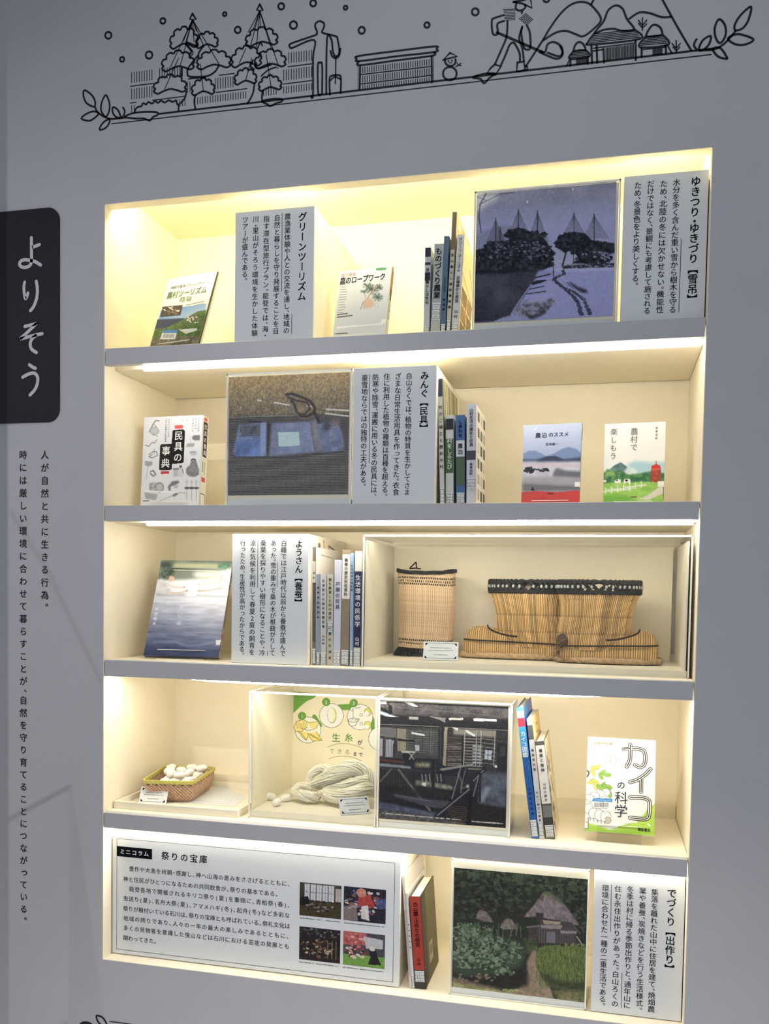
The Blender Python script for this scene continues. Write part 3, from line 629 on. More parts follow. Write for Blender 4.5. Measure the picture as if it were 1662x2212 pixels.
# wide panel with four small photographs
z5_ = zz(210, 1760, 2.4087)
r = thing('sign_box', 'wide white box sign with horizontal text and four small photographs', 'sign', (0.35, 0.1, NB + 0.0015))
x0, x1, z0, z1, d = 0.0022, 0.704, NB + 0.0015, 0.951, 0.040
box('box_body', (x0, d, z0), (x1, ND - 0.022, z1), WARMW, r, 0.0012)
box('face_sheet', (x0 + 0.001, d - 0.0012, z0 + 0.001), (x1 - 0.001, d - 0.0001, z1 - 0.001), WHITE, r)
S5 = box_surf(x0, x1, z0, z1, d - 0.0012)
mb = MB(); corners = [(103, 126), (1550, 247), (1538, 868), (98, 700)]
fr5 = [S5.px(z5_(c)) for c in corners]; um, uM = fr5[0][0], fr5[1][0]; vm, vM = (fr5[0][1] + fr5[1][1]) / 2, (fr5[3][1] + fr5[2][1]) / 2
for a, b in (((um, vm), (uM, vm)), ((uM, vm), (uM, vM)), ((uM, vM), (um, vM)), ((um, vM), (um, vm))): stroke(mb, S5, [a, b], 0.0008, None, 0.0005)
mb.build('border_line', INK, r)
a = S5.px(z5_((103, 162))); b = S5.px(z5_((286, 232)))
mb = MB(); q = [(a[0], a[1]), (b[0], a[1]), (b[0], b[1]), (a[0], b[1])]; fill(mb, S5, q, None, 0.0005); mb.build('black_tab', INK, r)
mb = MB(); htext(mb, S5, 'ミニコラム', a[0] + 0.007, b[0] - 0.007, (a[1] + b[1]) / 2, 0.0135, 1, 0.0009); mb.build('tab_lettering', WHITE, r)
mb = MB(); a = S5.px(z5_((330, 214))); b = S5.px(z5_((578, 231))); htext(mb, S5, '祭りの宝庫', a[0], b[0], (a[1] + b[1]) / 2, 0.0205, 1, 0.0005); mb.build('title_lettering', INK, r)
mb = MB()
ys = [(165, 277, 1008, 357), (135, 327, 945, 413), (165, 382, 1008, 468), (135, 434, 1005, 518), (135, 488, 1005, 572), (135, 537, 1003, 627), (135, 585, 1003, 682), (135, 636, 312, 656)]
for i, (s, (xa, ya, xb, yb)) in enumerate(zip(T_S5, ys)):
    if s[0] == '\u3000': s = s[1:]
    a = S5.px(z5_((xa, ya + 4))); b = S5.px(z5_((xb, yb + 2))); v = (a[1] + b[1]) / 2
    htext(mb, S5, s, a[0], b[0], v, 0.0133, 0, 0.0005)
mb.build('body_lettering', INK, r)
def small_photo(q, fn, cap):
    p = [S5.px(z5_(c)) for c in q]; u0 = (p[0][0] + p[3][0]) / 2; u1 = (p[1][0] + p[2][0]) / 2; v0 = (p[0][1] + p[1][1]) / 2; v1 = (p[2][1] + p[3][1]) / 2
    S = Surf(S5.w3(u0, v0), S5.U, S5.V, u1 - u0, v1 - v0); P = Paint(S, 0.0010, (60, 55, 60)); fn(P); P.A = P.A.mean(2, keepdims=True) * 0.25 + P.A * 0.75; P.build('small_photograph', r, 1.05)
    mb = MB(); rs = random.Random(len(cap) + int(u0 * 1000)); u = u0
    while u < u1 - 0.002:
        w_ = rs.uniform(0.0010, 0.0019); h_ = rs.uniform(0.0012, 0.0022)
        if rs.random() > 0.14: fill(mb, S5, [(u, v1 + 0.0065 - h_ / 2), (u + w_, v1 + 0.0065 - h_ / 2), (u + w_, v1 + 0.0065 + h_ / 2), (u, v1 + 0.0065 + h_ / 2)], None, 0.0005)
        u += w_ + 0.0008
    mb.build('caption_marks', INK, r)
def sp1(P):
    P.grad([(0, 0), (1, 0), (1, 1), (0, 1)], (70, 66, 58), (35, 33, 20), (0, 0), (0, 1))
    for k in range(5): P.poly([(0.12 + 0.145 * k, 0.03), (0.245 + 0.145 * k, 0.03), (0.245 + 0.145 * k, 0.52), (0.12 + 0.145 * k, 0.5)], (200, 204, 212)); P.line([(0.18 + 0.145 * k, 0.03), (0.18 + 0.145 * k, 0.5)], 0.01, (130, 132, 140))
    P.poly([(0.86, 0.1), (0.99, 0.1), (0.99, 0.5), (0.86, 0.5)], (180, 170, 165)); P.line([(0.1, 0.27), (0.84, 0.27)], 0.012, (120, 122, 130))
    P.poly([(0, 0.6), (1, 0.55), (1, 1), (0, 1)], (72, 62, 32), 0.8)
    P.clump((0.5, 0.72), 0.38, 0.12, 40, [(25, 22, 25), (120, 110, 105), (60, 40, 40), (150, 145, 140)], 0.03, 4); P.poly([(0.02, 0.45), (0.2, 0.4), (0.26, 0.6), (0.1, 0.7), (0, 0.68)], (20, 20, 24)); P.noise(3, 0.08, 5)
def sp2(P):
    P.poly([(0, 0), (1, 0), (1, 1), (0, 1)], (30, 32, 55)); P.clump((0.5, 0.4), 0.45, 0.4, 70, [(180, 60, 50), (215, 200, 190), (60, 60, 110), (20, 20, 30), (120, 90, 70), (90, 95, 150)], 0.05, 7)
    P.poly([(0.35, 0.25), (0.62, 0.18), (0.75, 0.5), (0.5, 0.62), (0.33, 0.5)], (190, 55, 45)); P.poly([(0.42, 0.55), (0.58, 0.5), (0.62, 0.95), (0.42, 0.9)], (215, 210, 210)); P.poly([(0, 0.6), (0.3, 0.5), (0.35, 1), (0, 1)], (150, 130, 125), 0.8); P.ell((0.42, 0.15), 0.12, 0.13, (205, 130, 110)); P.poly([(0.75, 0.3), (1, 0.25), (1, 0.55), (0.8, 0.6)], (70, 85, 150), 0.8); P.noise(2.5, 0.12, 8)
def sp3(P):
    P.poly([(0, 0), (1, 0), (1, 1), (0, 1)], (32, 26, 28)); P.clump((0.45, 0.6), 0.42, 0.3, 80, [(150, 115, 80), (90, 65, 50), (25, 20, 22), (185, 170, 150), (110, 60, 50)], 0.035, 9); P.clump((0.5, 0.15), 0.5, 0.12, 30, [(80, 80, 95), (60, 60, 70), (120, 120, 140)], 0.03, 3)
    for k in range(3): P.line([(0.7 + 0.1 * k, 0.35), (0.7 + 0.1 * k, 0.9)], 0.012, (160, 140, 90))
    P.noise(2.5, 0.12, 8)
def sp4(P):
    P.poly([(0, 0), (1, 0), (1, 0.72), (0, 0.72)], (70, 70, 80)); P.poly([(0, 0.68), (1, 0.66), (1, 1), (0, 1)], (110, 170, 60)); P.poly([(0, 0), (0.55, 0), (0.6, 0.35), (0, 0.4)], (195, 85, 85)); P.clump((0.3, 0.25), 0.28, 0.2, 40, [(215, 110, 105), (170, 60, 65), (230, 170, 160)], 0.04, 2)
    P.poly([(0.5, 0.1), (0.95, 0.15), (0.95, 0.42), (0.55, 0.45)], (185, 190, 195)); P.clump((0.3, 0.6), 0.28, 0.16, 40, [(170, 50, 50), (210, 190, 180), (60, 40, 40)], 0.04, 5); P.poly([(0.62, 0.5), (0.78, 0.42), (0.82, 0.65), (0.92, 0.9), (0.6, 0.92), (0.66, 0.7)], (28, 28, 34)); P.ell((0.7, 0.44), 0.07, 0.07, (210, 205, 195))
    P.noise(2.5, 0.08, 8)
small_photo([(1056, 350), (1273, 370), (1268, 545), (1053, 520)], sp1, 'a'); small_photo([(1285, 372), (1505, 390), (1500, 568), (1282, 548)], sp2, 'bb')
small_photo([(1053, 580), (1268, 602), (1263, 775), (1052, 750)], sp3, 'ccc'); small_photo([(1282, 603), (1500, 627), (1495, 803), (1280, 778)], sp4, 'dddd')

# ---------------------------------------------------------------- acrylic boxes
AC = acrylic()
def acrylic_case(r, x0, x1, d0, d1, z0, z1, t=0.003):
    """clear five-sided cover with frosted cut edges"""
    mb = MB()
    mb.box((x0, d0, z0), (x1, d0 + t, z1)).box((x0, d0 + t, z0), (x0 + t, d1, z1)).box((x1 - t, d0 + t, z0), (x1, d1, z1)).box((x0 + t, d0 + t, z1 - t), (x1 - t, d1, z1))
    mb.build('clear_cover', AC, r, label='clear acrylic cover')
    e = 0.0016; mb = MB()
    for x in (x0 - 0.0003, x1 - 2 * e + 0.0003): mb.box((x, d0 - 0.0006, z0), (x + 2 * e, d0 + 0.0028, z1))
    mb.box((x0, d0 - 0.0006, z1 - 2 * e), (x1, d0 + 0.0028, z1 + 0.0004)).box((x0, d0 - 0.0006, z0), (x1, d0 + 0.001, z0 + e))
    for x in (x0, x1 - e): mb.box((x, d0, z1 - e), (x + e, d1, z1 + 0.0003))
    mb.build('cut_edge', EDGE, r, label='bright edges of the acrylic')
def photo_box(label, x0, x1, z0, z1, d, corners, zoom, paint, base=(80, 80, 90), gain=1.7, res=0.00115):
    r = thing('photo_box', label, 'framed photograph', ((x0 + x1) / 2, d, z0)); back = d + 0.12
    acrylic_case(r, x0, x1, d, back, z0, z1)
    box('base_slab', (x0 + 0.0035, d + 0.0035, z0 + 0.0003), (x1 - 0.0035, back - 0.001, z0 + 0.014), WHITE, r)
    S0 = box_surf(x0, x1, z0, z1, d + 0.0045); p = [S0.px(zoom(c)) for c in corners]
    u0 = max(0.0036, (p[0][0] + p[3][0]) / 2); u1 = (p[1][0] + p[2][0]) / 2; v0 = (p[0][1] + p[1][1]) / 2; v1 = (p[2][1] + p[3][1]) / 2
    box('photo_board', (x0 + 0.0036, d + 0.0048, z0 + 0.0141), (x1 - 0.0036, d + 0.014, z1 - 0.004), WARMW, r)
    S = Surf(S0.w3(u0, v0), S0.U, S0.V, u1 - u0, v1 - v0); P = Paint(S, res, base, zoom); paint(P); P.build('photo_print', r, gain, print_mat('photo_print', 0.14, 0.25)); return r, S0

def ph1(P):
    P.grad([(0, 250), (1100, 250), (1100, 1300), (0, 1300)], (98, 100, 116), (122, 124, 152), (500, 300), (500, 560))
    P.poly([(60, 330), (1000, 250), (1000, 360), (700, 395), (400, 430), (60, 400)], (98, 98, 112), 0.55, 6, tex=((120, 120, 135), 30, 4, 2))
    P.poly([(80, 350), (230, 350), (215, 395), (160, 420), (110, 470), (80, 470)], (210, 205, 200), 0.55, 6)
    P.line([(150, 350), (112, 420), (104, 500), (118, 600)], 9, (60, 60, 78), 0.8); P.line([(110, 420), (240, 355), (330, 345)], 6, (70, 70, 85), 0.7); P.line([(150, 395), (90, 370)], 5, (70, 70, 85), 0.6)
    for c in ((415, 405), (707, 322)): P.ell(c, 5, 9, (235, 235, 235))
    P.poly([(80, 620), (170, 580), (260, 555), (330, 560), (300, 700), (80, 720)], (96, 98, 118), 0.7, 3)
    P.poly([(560, 700), (620, 690), (1000, 700), (1000, 840), (560, 850)], (126, 128, 150), 1, 3)
    # ground, snow
    P.poly([(400, 850), (560, 830), (1000, 815), (1000, 1200), (180, 1200), (320, 1080), (430, 960)], (120, 121, 156), 1, 1)
    P.poly([(480, 850), (700, 815), (1000, 815), (1000, 840), (640, 850)], (135, 136, 165), 1, 2)
    # cones of ropes
    def cone(ax, ay, xl, xr, yb, n=11, col=(52, 52, 62), a=0.5):
        P.poly([(ax, ay), (xl, yb), (xr, yb)], (70, 70, 84), 0.28)
        for k in range(n): x = xl + (xr - xl) * k / (n - 1); P.line([(ax, ay), (x * 0.9 + ax * 0.1 + (x - ax) * 0.1, yb - 8 * (1 - abs(2 * k / (n - 1) - 1)))], 2.2, col, a)
        P.line([(ax, ay - 10), (ax, yb + 30)], 6, (38, 38, 46), 0.9)
    cone(212, 520, 150, 275, 665); cone(240, 575, 190, 285, 680, 8); cone(357, 460, 295, 430, 610); cone(480, 470, 415, 555, 660); cone(713, 485, 640, 790, 620); cone(843, 492, 770, 940, 640)
    # pines
    T = [(28, 29, 36), (36, 37, 45), (22, 23, 30), (44, 46, 54)]
    P.poly([(80, 715), (140, 700), (160, 660), (230, 655), (262, 690), (300, 640), (262, 625), (300, 590), (350, 570), (400, 580), (440, 600), (500, 610), (540, 660), (560, 700), (600, 735), (560, 770), (590, 810), (540, 830), (470, 870), (400, 880), (300, 880), (80, 880)], T[0], 1, 1)
    for c, rx, ry, n, sd in (((340, 605), 75, 28, 60, 1), ((470, 620), 65, 25, 50, 2), ((200, 690), 60, 28, 50, 3), ((330, 700), 130, 45, 110, 4), ((500, 710), 70, 50, 70, 5), ((180, 780), 110, 60, 110, 6), ((430, 790), 150, 55, 140, 7)): P.clump(c, rx, ry, n, T, 13, sd)
    for c, rx, ry, n, sd in (((330, 680), 120, 50, 22, 11), ((470, 720), 90, 60, 26, 12), ((480, 690), 60, 30, 12, 13), ((230, 740), 90, 40, 14, 14)): P.clump(c, rx, ry, n, [(96, 98, 116), (74, 76, 92)], 8, sd, 0.7)
    P.poly([(600, 690), (590, 660), (650, 615), (720, 598), (780, 605), (830, 650), (900, 660), (975, 670), (975, 735), (880, 740), (860, 800), (700, 800), (740, 770), (720, 720), (650, 730)], T[0], 1, 1)
    for c, rx, ry, n, sd in (((700, 640), 90, 35, 80, 21), ((880, 690), 95, 30, 80, 22), ((760, 700), 90, 40, 70, 23), ((840, 760), 120, 40, 90, 24), ((640, 680), 50, 20, 30, 25)): P.clump(c, rx, ry, n, T, 12, sd)
    P.clump((860, 745), 110, 22, 22, [(110, 112, 132), (90, 92, 110)], 8, 31, 0.8); P.clump((650, 745), 60, 30, 12, [(120, 122, 145)], 9, 32, 0.7)
    P.line([(665, 720), (640, 815)], 10, T[2]); P.line([(710, 700), (712, 800)], 5, T[2]); P.line([(730, 720), (760, 780), (800, 800)], 16, T[2])
    P.poly([(640, 815), (975, 795), (975, 822), (640, 832)], (34, 34, 40), 1, 1); P.clump((800, 815), 170, 10, 50, [(44, 44, 52), (100, 102, 120)], 6, 33)
    # pond
    P.poly([(70, 870), (300, 860), (480, 850), (470, 890), (430, 960), (380, 1030), (310, 1130), (200, 1175), (70, 1180)], (38, 38, 48), 1, 2, tex=((58, 58, 70), 40, 9, 2))
    for k in range(12): P.line([(255 + 9 * k, 880), (255 + 9 * k, 925)], 3, (92, 94, 110), 0.5 if 250 < 255 + 9 * k < 300 else 0.15)
    P.ell((255, 1020), 30, 35, (70, 70, 84), 0.4, 5); P.poly([(480, 850), (520, 840), (600, 850), (580, 890), (470, 890)], (112, 113, 146), 1, 2)
    P.line([(440, 935), (350, 1060), (310, 1128)], 8, (110, 112, 138)); P.poly([(440, 925), (480, 905), (550, 905), (500, 925), (445, 940)], (34, 34, 40)); P.line([(430, 965), (520, 945)], 7, (42, 42, 50)); P.line([(410, 995), (530, 978)], 9, (62, 62, 72)); P.line([(470, 890), (560, 868)], 9, (40, 40, 48))
    P.poly([(345, 1090), (390, 1040), (470, 1020), (560, 1010), (595, 1045), (560, 1080), (520, 1130), (440, 1160), (370, 1150), (330, 1130)], (52, 52, 58), 1, 2, tex=((112, 112, 130), 7, 12, 3)); P.poly([(390, 1050), (460, 1010), (560, 990), (575, 1025), (500, 1045), (410, 1060)], (124, 125, 158), 1, 3)
    P.poly([(190, 1175), (260, 1145), (350, 1130), (420, 1145), (430, 1165), (200, 1180)], (116, 117, 146), 1, 1)
    # footpath
    rs = random.Random(4)
    for A, B in (([(650, 842), (655, 870), (600, 890), (592, 905), (640, 950), (700, 1000), (740, 1050), (765, 1140)], 0), ([(640, 845), (648, 865), (590, 888), (580, 905), (630, 945), (720, 985), (780, 1030), (820, 1140)], 1)):
        for a, b in zip(A[:-1], A[1:]):
            m = 5
            for k in range(m):
                t = k / m; x = a[0] * (1 - t) + b[0] * t; y = a[1] * (1 - t) + b[1] * t; q = 4 + (y - 840) / 28; P.ell((x + rs.uniform(-3, 3), y), q * 1.2, q, (46, 46, 60), 0.85, rot=rs.uniform(-.5, .8))
    P.poly([(665, 920), (690, 918), (740, 950), (800, 970), (800, 990), (760, 985), (700, 950)], (44, 44, 56), 1, 2); P.line([(580, 790), (582, 880)], 6, (34, 34, 42)); P.line([(630, 880), (700, 940), (780, 1030)], 5, (140, 141, 170), 0.6)
    P.noise(3, 0.035, 6)
photo_box('square photograph of snowy garden pines under rope cones, in clear box', 0.8375, 1.1305, 2.0782, 2.3655, 0.025, [(88, 352), (982, 275), (967, 1135), (78, 1180)], z2_, ph1, gain=2.45)

def ph2(P):
    P.grad([(0, 100), (1000, 100), (1000, 560), (0, 560)], (150, 128, 92), (84, 80, 78), (500, 180), (500, 520))  # tan matting, its brighter top painted in for light glare
    P.poly([(0, 150), (1000, 120), (1000, 500), (0, 520)], (0, 0, 0), 0.16, 0, tex=((215, 180, 110), (3, 9)[0], 3, 3))
    rs = random.Random(2)
    for _ in range(420): x = rs.uniform(55, 955); y = rs.uniform(170, 470); P.line([(x, y), (x + rs.uniform(-3, 6), y + rs.uniform(14, 34))], 2.4, rs.choice([(190, 160, 105), (60, 54, 48), (110, 96, 74), (160, 138, 98)]), 0.55)
    P.poly([(50, 485), (460, 470), (700, 470), (960, 460), (960, 1080), (50, 1080)], (62, 60, 60), 1, 1)
    for k in range(50):
        y = 490 + k * 12.2
        P.line([(50, y), (955, y - 8)], 5.5, (104, 100, 97), 0.75 if k > 20 else 0.45); P.line([(50, y + 5), (955, y - 3)], 3.0, (36, 35, 37), 0.7)
    for k in range(90): P.line([(55 + 10 * k, 780), (48 + 10.1 * k, 1075)], 1.6, (50, 49, 50), 0.3)
    P.line([(58, 492), (400, 478), (690, 472)], 5, (150, 140, 120), 0.7)
    for seg in (((268, 362), (292, 366)), ((392, 380), (510, 400)), ((780, 430), (955, 440)), ((775, 462), (955, 482)), ((640, 405), (700, 415))): P.line(seg, 8, (238, 232, 222)); P.line(seg, 16, (200, 180, 150), 0.25)
    # rope coil
    for o, c in ((0, (58, 52, 50)), (6, (100, 88, 78)), (-6, (38, 34, 36))):
        P.line([(480, 325 + o), (520, 318 + o), (600, 345 + o), (660, 375 + o), (695, 420 + o), (690, 460 + o), (640, 490 + o), (590, 488 + o), (560, 450 + o), (540, 400 + o), (520, 370 + o)], 17, c, 0.9, 2)
        P.line([(495, 345 + o), (560, 370 + o), (640, 385 + o), (660, 430 + o), (620, 470 + o), (580, 470 + o)], 12, c, 0.8, 2)
        P.line([(690, 460 + o), (720, 520 + o), (740, 570 + o), (790, 600 + o), (850, 560 + o)], 24, c, 0.9, 2)
    P.poly([(490, 400), (530, 380), (540, 440), (500, 455)], (105, 98, 88), 0.8, 3); P.ell((590, 432), 30, 26, (128, 112, 92), 0.8, 3)
    P.poly([(700, 540), (860, 520), (900, 610), (915, 700), (905, 740), (740, 755)], (84, 92, 116), 1, 2, tex=((108, 116, 140), 12, 7, 2)); P.ell((850, 525), 35, 30, (96, 84, 76), 0.8, 3); P.ell((780, 560), 30, 35, (52, 48, 50), 0.8, 4)
    B = (108, 122, 158)
    P.poly([(125, 545), (300, 535), (335, 530), (335, 780), (100, 785), (85, 750), (105, 650)], B, 1, 2, tex=((88, 96, 124), 14, 5, 2))
    P.poly([(138, 552), (290, 545), (292, 620), (150, 628), (135, 600)], (58, 60, 70), 1, 2, tex=((84, 84, 92), 6, 8, 2)); P.line([(125, 632), (285, 625)], 6, (62, 66, 84)); P.poly([(95, 665), (285, 655), (290, 775), (100, 785)], (98, 120, 170), 1, 3, tex=((70, 84, 122), 18, 11, 2)); P.line([(205, 520), (300, 525), (320, 540)], 14, (42, 42, 48))
    P.poly([(345, 535), (660, 522), (700, 750), (350, 780)], (112, 120, 146), 1, 2, tex=((96, 102, 126), 16, 6, 2)); P.poly([(330, 520), (372, 540), (360, 690), (345, 780), (328, 775)], (46, 42, 44), 1, 3); P.poly([(372, 545), (420, 560), (430, 700), (360, 760)], (96, 98, 114), 0.6, 5)
    P.poly([(420, 605), (575, 600), (582, 702), (424, 710)], (152, 172, 214), 1, 0); P.poly([(290, 530), (330, 525), (330, 770), (285, 775)], (116, 128, 160), 1, 2)
    P.poly([(655, 515), (705, 505), (742, 740), (700, 752), (672, 640)], (118, 116, 124), 1, 2, tex=((92, 90, 98), 10, 14, 2)); P.line([(668, 540), (695, 745)], 4, (70, 70, 80)); P.line([(90, 788), (500, 790), (910, 745)], 8, (38, 38, 44), 0.7, 3); P.line([(490, 635), (640, 560)], 5, (130, 138, 160), 0.5)
    P.noise(2.2, 0.06, 9)
photo_box('square photograph of a grey-blue pocketed cloth roll on straw matting, in clear box', 0.2885, 0.580, 1.7234, 2.0155, 0.027, [(52, 190), (953, 155), (945, 1065), (42, 1075)], z3_, ph2, gain=2.2)

z7_ = zz(790, 1460, 3.693)
def ph3(P):
    D = (26, 27, 31)
    P.poly([(80, 150), (1200, 150), (1200, 1250), (80, 1250)], (30, 30, 34), 1)
    P.poly([(110, 195), (370, 210), (640, 235), (1140, 260), (1140, 330), (900, 330), (230, 300), (110, 240)], (52, 50, 52), 1, 1, tex=((86, 82, 82), (5), 3, 2)); P.poly([(230, 235), (1140, 260), (1140, 345), (215, 310)], (70, 67, 68), 1, 2, tex=((44, 43, 45), 12, 8, 2)); P.poly([(110, 195), (170, 200), (165, 225), (115, 222)], (225, 222, 216)); P.poly([(300, 205), (370, 212), (420, 245), (385, 245)], (205, 204, 200)); P.line([(110, 235), (1140, 330)], 5, (104, 100, 100), 0.4)
    P.line([(118, 292), (330, 368)], 24, (178, 182, 190), 1, 3); P.line([(118, 292), (330, 368)], 10, (225, 228, 232)); P.poly([(180, 225), (215, 240), (215, 300), (190, 310)], D)
    P.poly([(115, 325), (1140, 350), (1140, 440), (640, 410), (115, 385)], (34, 33, 36)); P.poly([(350, 325), (420, 330), (420, 350), (350, 345)], (140, 138, 134)); P.poly([(660, 335), (780, 335), (780, 352), (670, 352)], (165, 162, 158)); P.poly([(860, 340), (1045, 345), (1045, 362), (865, 360)], (190, 192, 200)); P.poly([(500, 320), (640, 335), (635, 375), (590, 350)], (110, 108, 106)); P.line([(115, 385), (580, 405), (1140, 435)], 5, (140, 136, 132), 0.8)
    # far wall left
    P.poly([(115, 400), (580, 415), (580, 660), (115, 655)], (58, 56, 56)); P.poly([(118, 410), (250, 418), (250, 490), (118, 480)], (98, 96, 94)); P.poly([(250, 420), (330, 425), (325, 600), (255, 600)], (124, 118, 102)); P.poly([(330, 430), (560, 430), (560, 640), (330, 610)], (70, 70, 70))
    for k in range(12): P.line([(330, 440 + 15 * k), (580, 452 + 15 * k)], 4, (120, 118, 112), 0.6); P.line([(330, 447 + 15 * k), (580, 459 + 15 * k)], 4, (30, 30, 32), 0.6)
    for x in (330, 395, 460, 515, 560): P.line([(x, 425), (x - 3, 620)], 6, (52, 50, 50)); P.line([(x + 5, 425), (x + 2, 620)], 2.5, (150, 146, 138), 0.7)
    P.line([(372, 455), (465, 472)], 14, (215, 218, 220)); P.poly([(158, 505), (225, 512), (222, 650), (155, 645)], (165, 168, 175)); P.poly([(112, 500), (138, 502), (135, 640), (112, 640)], (150, 154, 162))
    for k in range(6): P.line([(160 + 12 * k, 508), (158 + 12 * k, 648)], 4, (34, 28, 28))
    P.line([(148, 480), (145, 655)], 9, (72, 48, 44)); P.line([(235, 490), (232, 640)], 8, (50, 34, 34)); P.line([(250, 395), (250, 600)], 6, (46, 44, 46)); P.line([(115, 470), (420, 520)], 4, (150, 146, 140), 0.6); P.poly([(255, 500), (390, 510), (385, 525), (255, 518)], (40, 34, 32)); P.poly([(285, 530), (325, 535), (320, 605), (270, 600)], (140, 130, 108), 0.8)
    P.line([(115, 668), (300, 690)], 22, (74, 46, 40)); P.ell((325, 640), 30, 30, (22, 22, 26)); P.poly([(285, 598), (400, 603), (395, 615), (290, 612)], (170, 168, 160)); P.line([(350, 615), (385, 665)], 6, (165, 162, 155)); P.line([(385, 615), (350, 665)], 6, (165, 162, 155)); P.poly([(395, 550), (430, 552), (428, 600), (395, 598)], (160, 165, 172))
    # pillar
    P.poly([(585, 400), (630, 405), (620, 700), (580, 690)], (38, 38, 42)); P.poly([(630, 410), (655, 412), (640, 720), (618, 710)], (140, 130, 112)); P.line([(600, 400), (596, 690)], 8, (54, 54, 60))
    # right racks
    P.poly([(655, 415), (1135, 440), (1130, 770), (640, 730)], (46, 45, 47)); P.poly([(700, 420), (1040, 436), (1040, 490), (700, 470)], (128, 124, 116), 0.9, 2); P.line([(805, 440), (868, 475)], 18, (222, 222, 216)); P.poly([(690, 410), (740, 415), (735, 440)], (190, 188, 180))
    rs = random.Random(5)
    for k in range(17):
        y = 490 + 14 * k
        P.line([(655, y), (770, y + rs.uniform(-5, 5))], 6, rs.choice([(150, 138, 128), (118, 104, 96), (88, 78, 74)]), 0.9); P.line([(655, y + 7), (770, y + 7)], 4, (26, 26, 28), 0.8)
    for k in range(11): P.line([(785, 500 + 24 * k), (930, 505 + 24 * k)], 7, (150, 146, 138), 0.8); P.line([(785, 509 + 24 * k), (930, 514 + 24 * k)], 6, (38, 38, 40), 0.8)
    for k in range(6): P.line([(860, 560 + 26 * k), (925, 566 + 26 * k)], 13, (176, 182, 196), 0.75)
    for k in range(7): P.line([(930, 500 + 32 * k), (1040, 515 + 32 * k)], 4, (160, 156, 146), 0.8)
    for x in (795, 890, 925, 1035): P.line([(x, 440), (x - 12, 720)], 6, (168, 160, 146)); P.line([(x + 6, 440), (x - 6, 720)], 3, (32, 32, 34))
    P.line([(775, 490), (770, 720)], 9, (26, 24, 24)); P.poly([(955, 590), (1010, 595), (1005, 670), (950, 665)], (170, 176, 184)); P.line([(980, 590), (975, 668)], 4, D)
    P.line([(955, 630), (1008, 633)], 4, D); P.poly([(1055, 500), (1130, 510), (1128, 770), (1050, 760)], (34, 32, 33)); P.poly([(1070, 560), (1115, 562), (1112, 640), (1068, 636)], (58, 54, 52)); P.poly([(1045, 510), (1135, 515), (1135, 540), (1045, 535)], (56, 52, 50))
    # floor
    P.poly([(930, 770), (1130, 790), (1120, 1060), (900, 1020)], (62, 66, 76), 1, 4, tex=((92, 98, 112), 16, 3, 2)); P.poly([(960, 880), (1005, 890), (940, 1010), (900, 1000)], (130, 136, 150), 0.8, 3); P.poly([(900, 1020), (1120, 1060), (1118, 1210), (820, 1190)], (34, 31, 32), 1, 2); P.poly([(930, 770), (1130, 770), (1130, 800), (930, 800)], (90, 92, 98), 0.7, 5)
    # weaving frame foreground
    P.poly([(108, 720), (390, 740), (400, 930), (108, 940)], (33, 31, 32), 1, 1)
    for k in range(12): P.line([(118 + 22 * k, 760), (116 + 22 * k, 930)], 3, (54, 50, 48), 0.8)
    P.poly([(400, 690), (520, 690), (510, 730), (400, 725)], (118, 112, 84), 0.9, 3, tex=((160, 156, 130), 5, 3, 3)); P.poly([(110, 695), (360, 720), (360, 740), (110, 720)], (120, 126, 130), 1, 1); P.line([(110, 735), (600, 770)], 20, (42, 40, 42)); P.line([(600, 745), (860, 705)], 12, (124, 122, 120)); P.line([(580, 780), (800, 735)], 34, (24, 23, 26)); P.line([(610, 755), (850, 712)], 6, (150, 148, 146), 0.8)
    for k in range(6): P.line([(450 + 30 * k, 785), (455 + 30 * k, 840)], 8, (176, 172, 164), 0.75, 2)
    P.poly([(400, 830), (520, 845), (700, 880), (690, 910), (400, 870)], (98, 96, 88), 1, 2, tex=((140, 138, 126), 6, 2, 3)); P.poly([(455, 850), (485, 855), (480, 880), (452, 874)], (200, 202, 190))
    P.line([(120, 840), (205, 745)], 14, (84, 80, 78)); P.line([(265, 750), (515, 1075)], 20, (78, 76, 78)); P.line([(265, 745), (510, 1065)], 5, (120, 116, 114), 0.7)
    P.line([(545, 690), (535, 1100)], 24, (22, 21, 24)); P.line([(557, 700), (548, 1080)], 4, (76, 72, 72), 0.8); P.line([(560, 900), (612, 1050)], 20, (26, 26, 30)); P.poly([(110, 930), (520, 890), (700, 940), (700, 985), (520, 960), (110, 985)], (42, 38, 40), 0.8, 3)
    P.poly([(230, 945), (700, 1005), (650, 1060), (520, 1050), (230, 965)], (64, 64, 74), 1, 2); P.line([(230, 948), (520, 1000)], 5, (110, 110, 116), 0.8)
    P.poly([(105, 1000), (500, 1080), (600, 1090), (560, 1130), (105, 1060)], (78, 84, 104), 1, 2, tex=((56, 60, 76), 9, 4, 2)); P.poly([(105, 1060), (560, 1130), (800, 1180), (800, 1205), (105, 1150)], (52, 50, 54), 1, 2, tex=((92, 90, 92), 4, 6, 2))
    for k in range(10): P.line([(620 + 10 * k, 1030 + 15 * k), (810, 1050 + 16 * k)], 4, (112, 92, 72), 0.6)
    P.line([(560, 1115), (830, 900), (945, 745)], 26, (34, 34, 40)); P.line([(575, 1112), (840, 895)], 8, (126, 126, 134), 0.9); P.line([(850, 850), (950, 740)], 30, (30, 29, 33)); P.line([(860, 840), (940, 755)], 6, (150, 150, 152), 0.8)
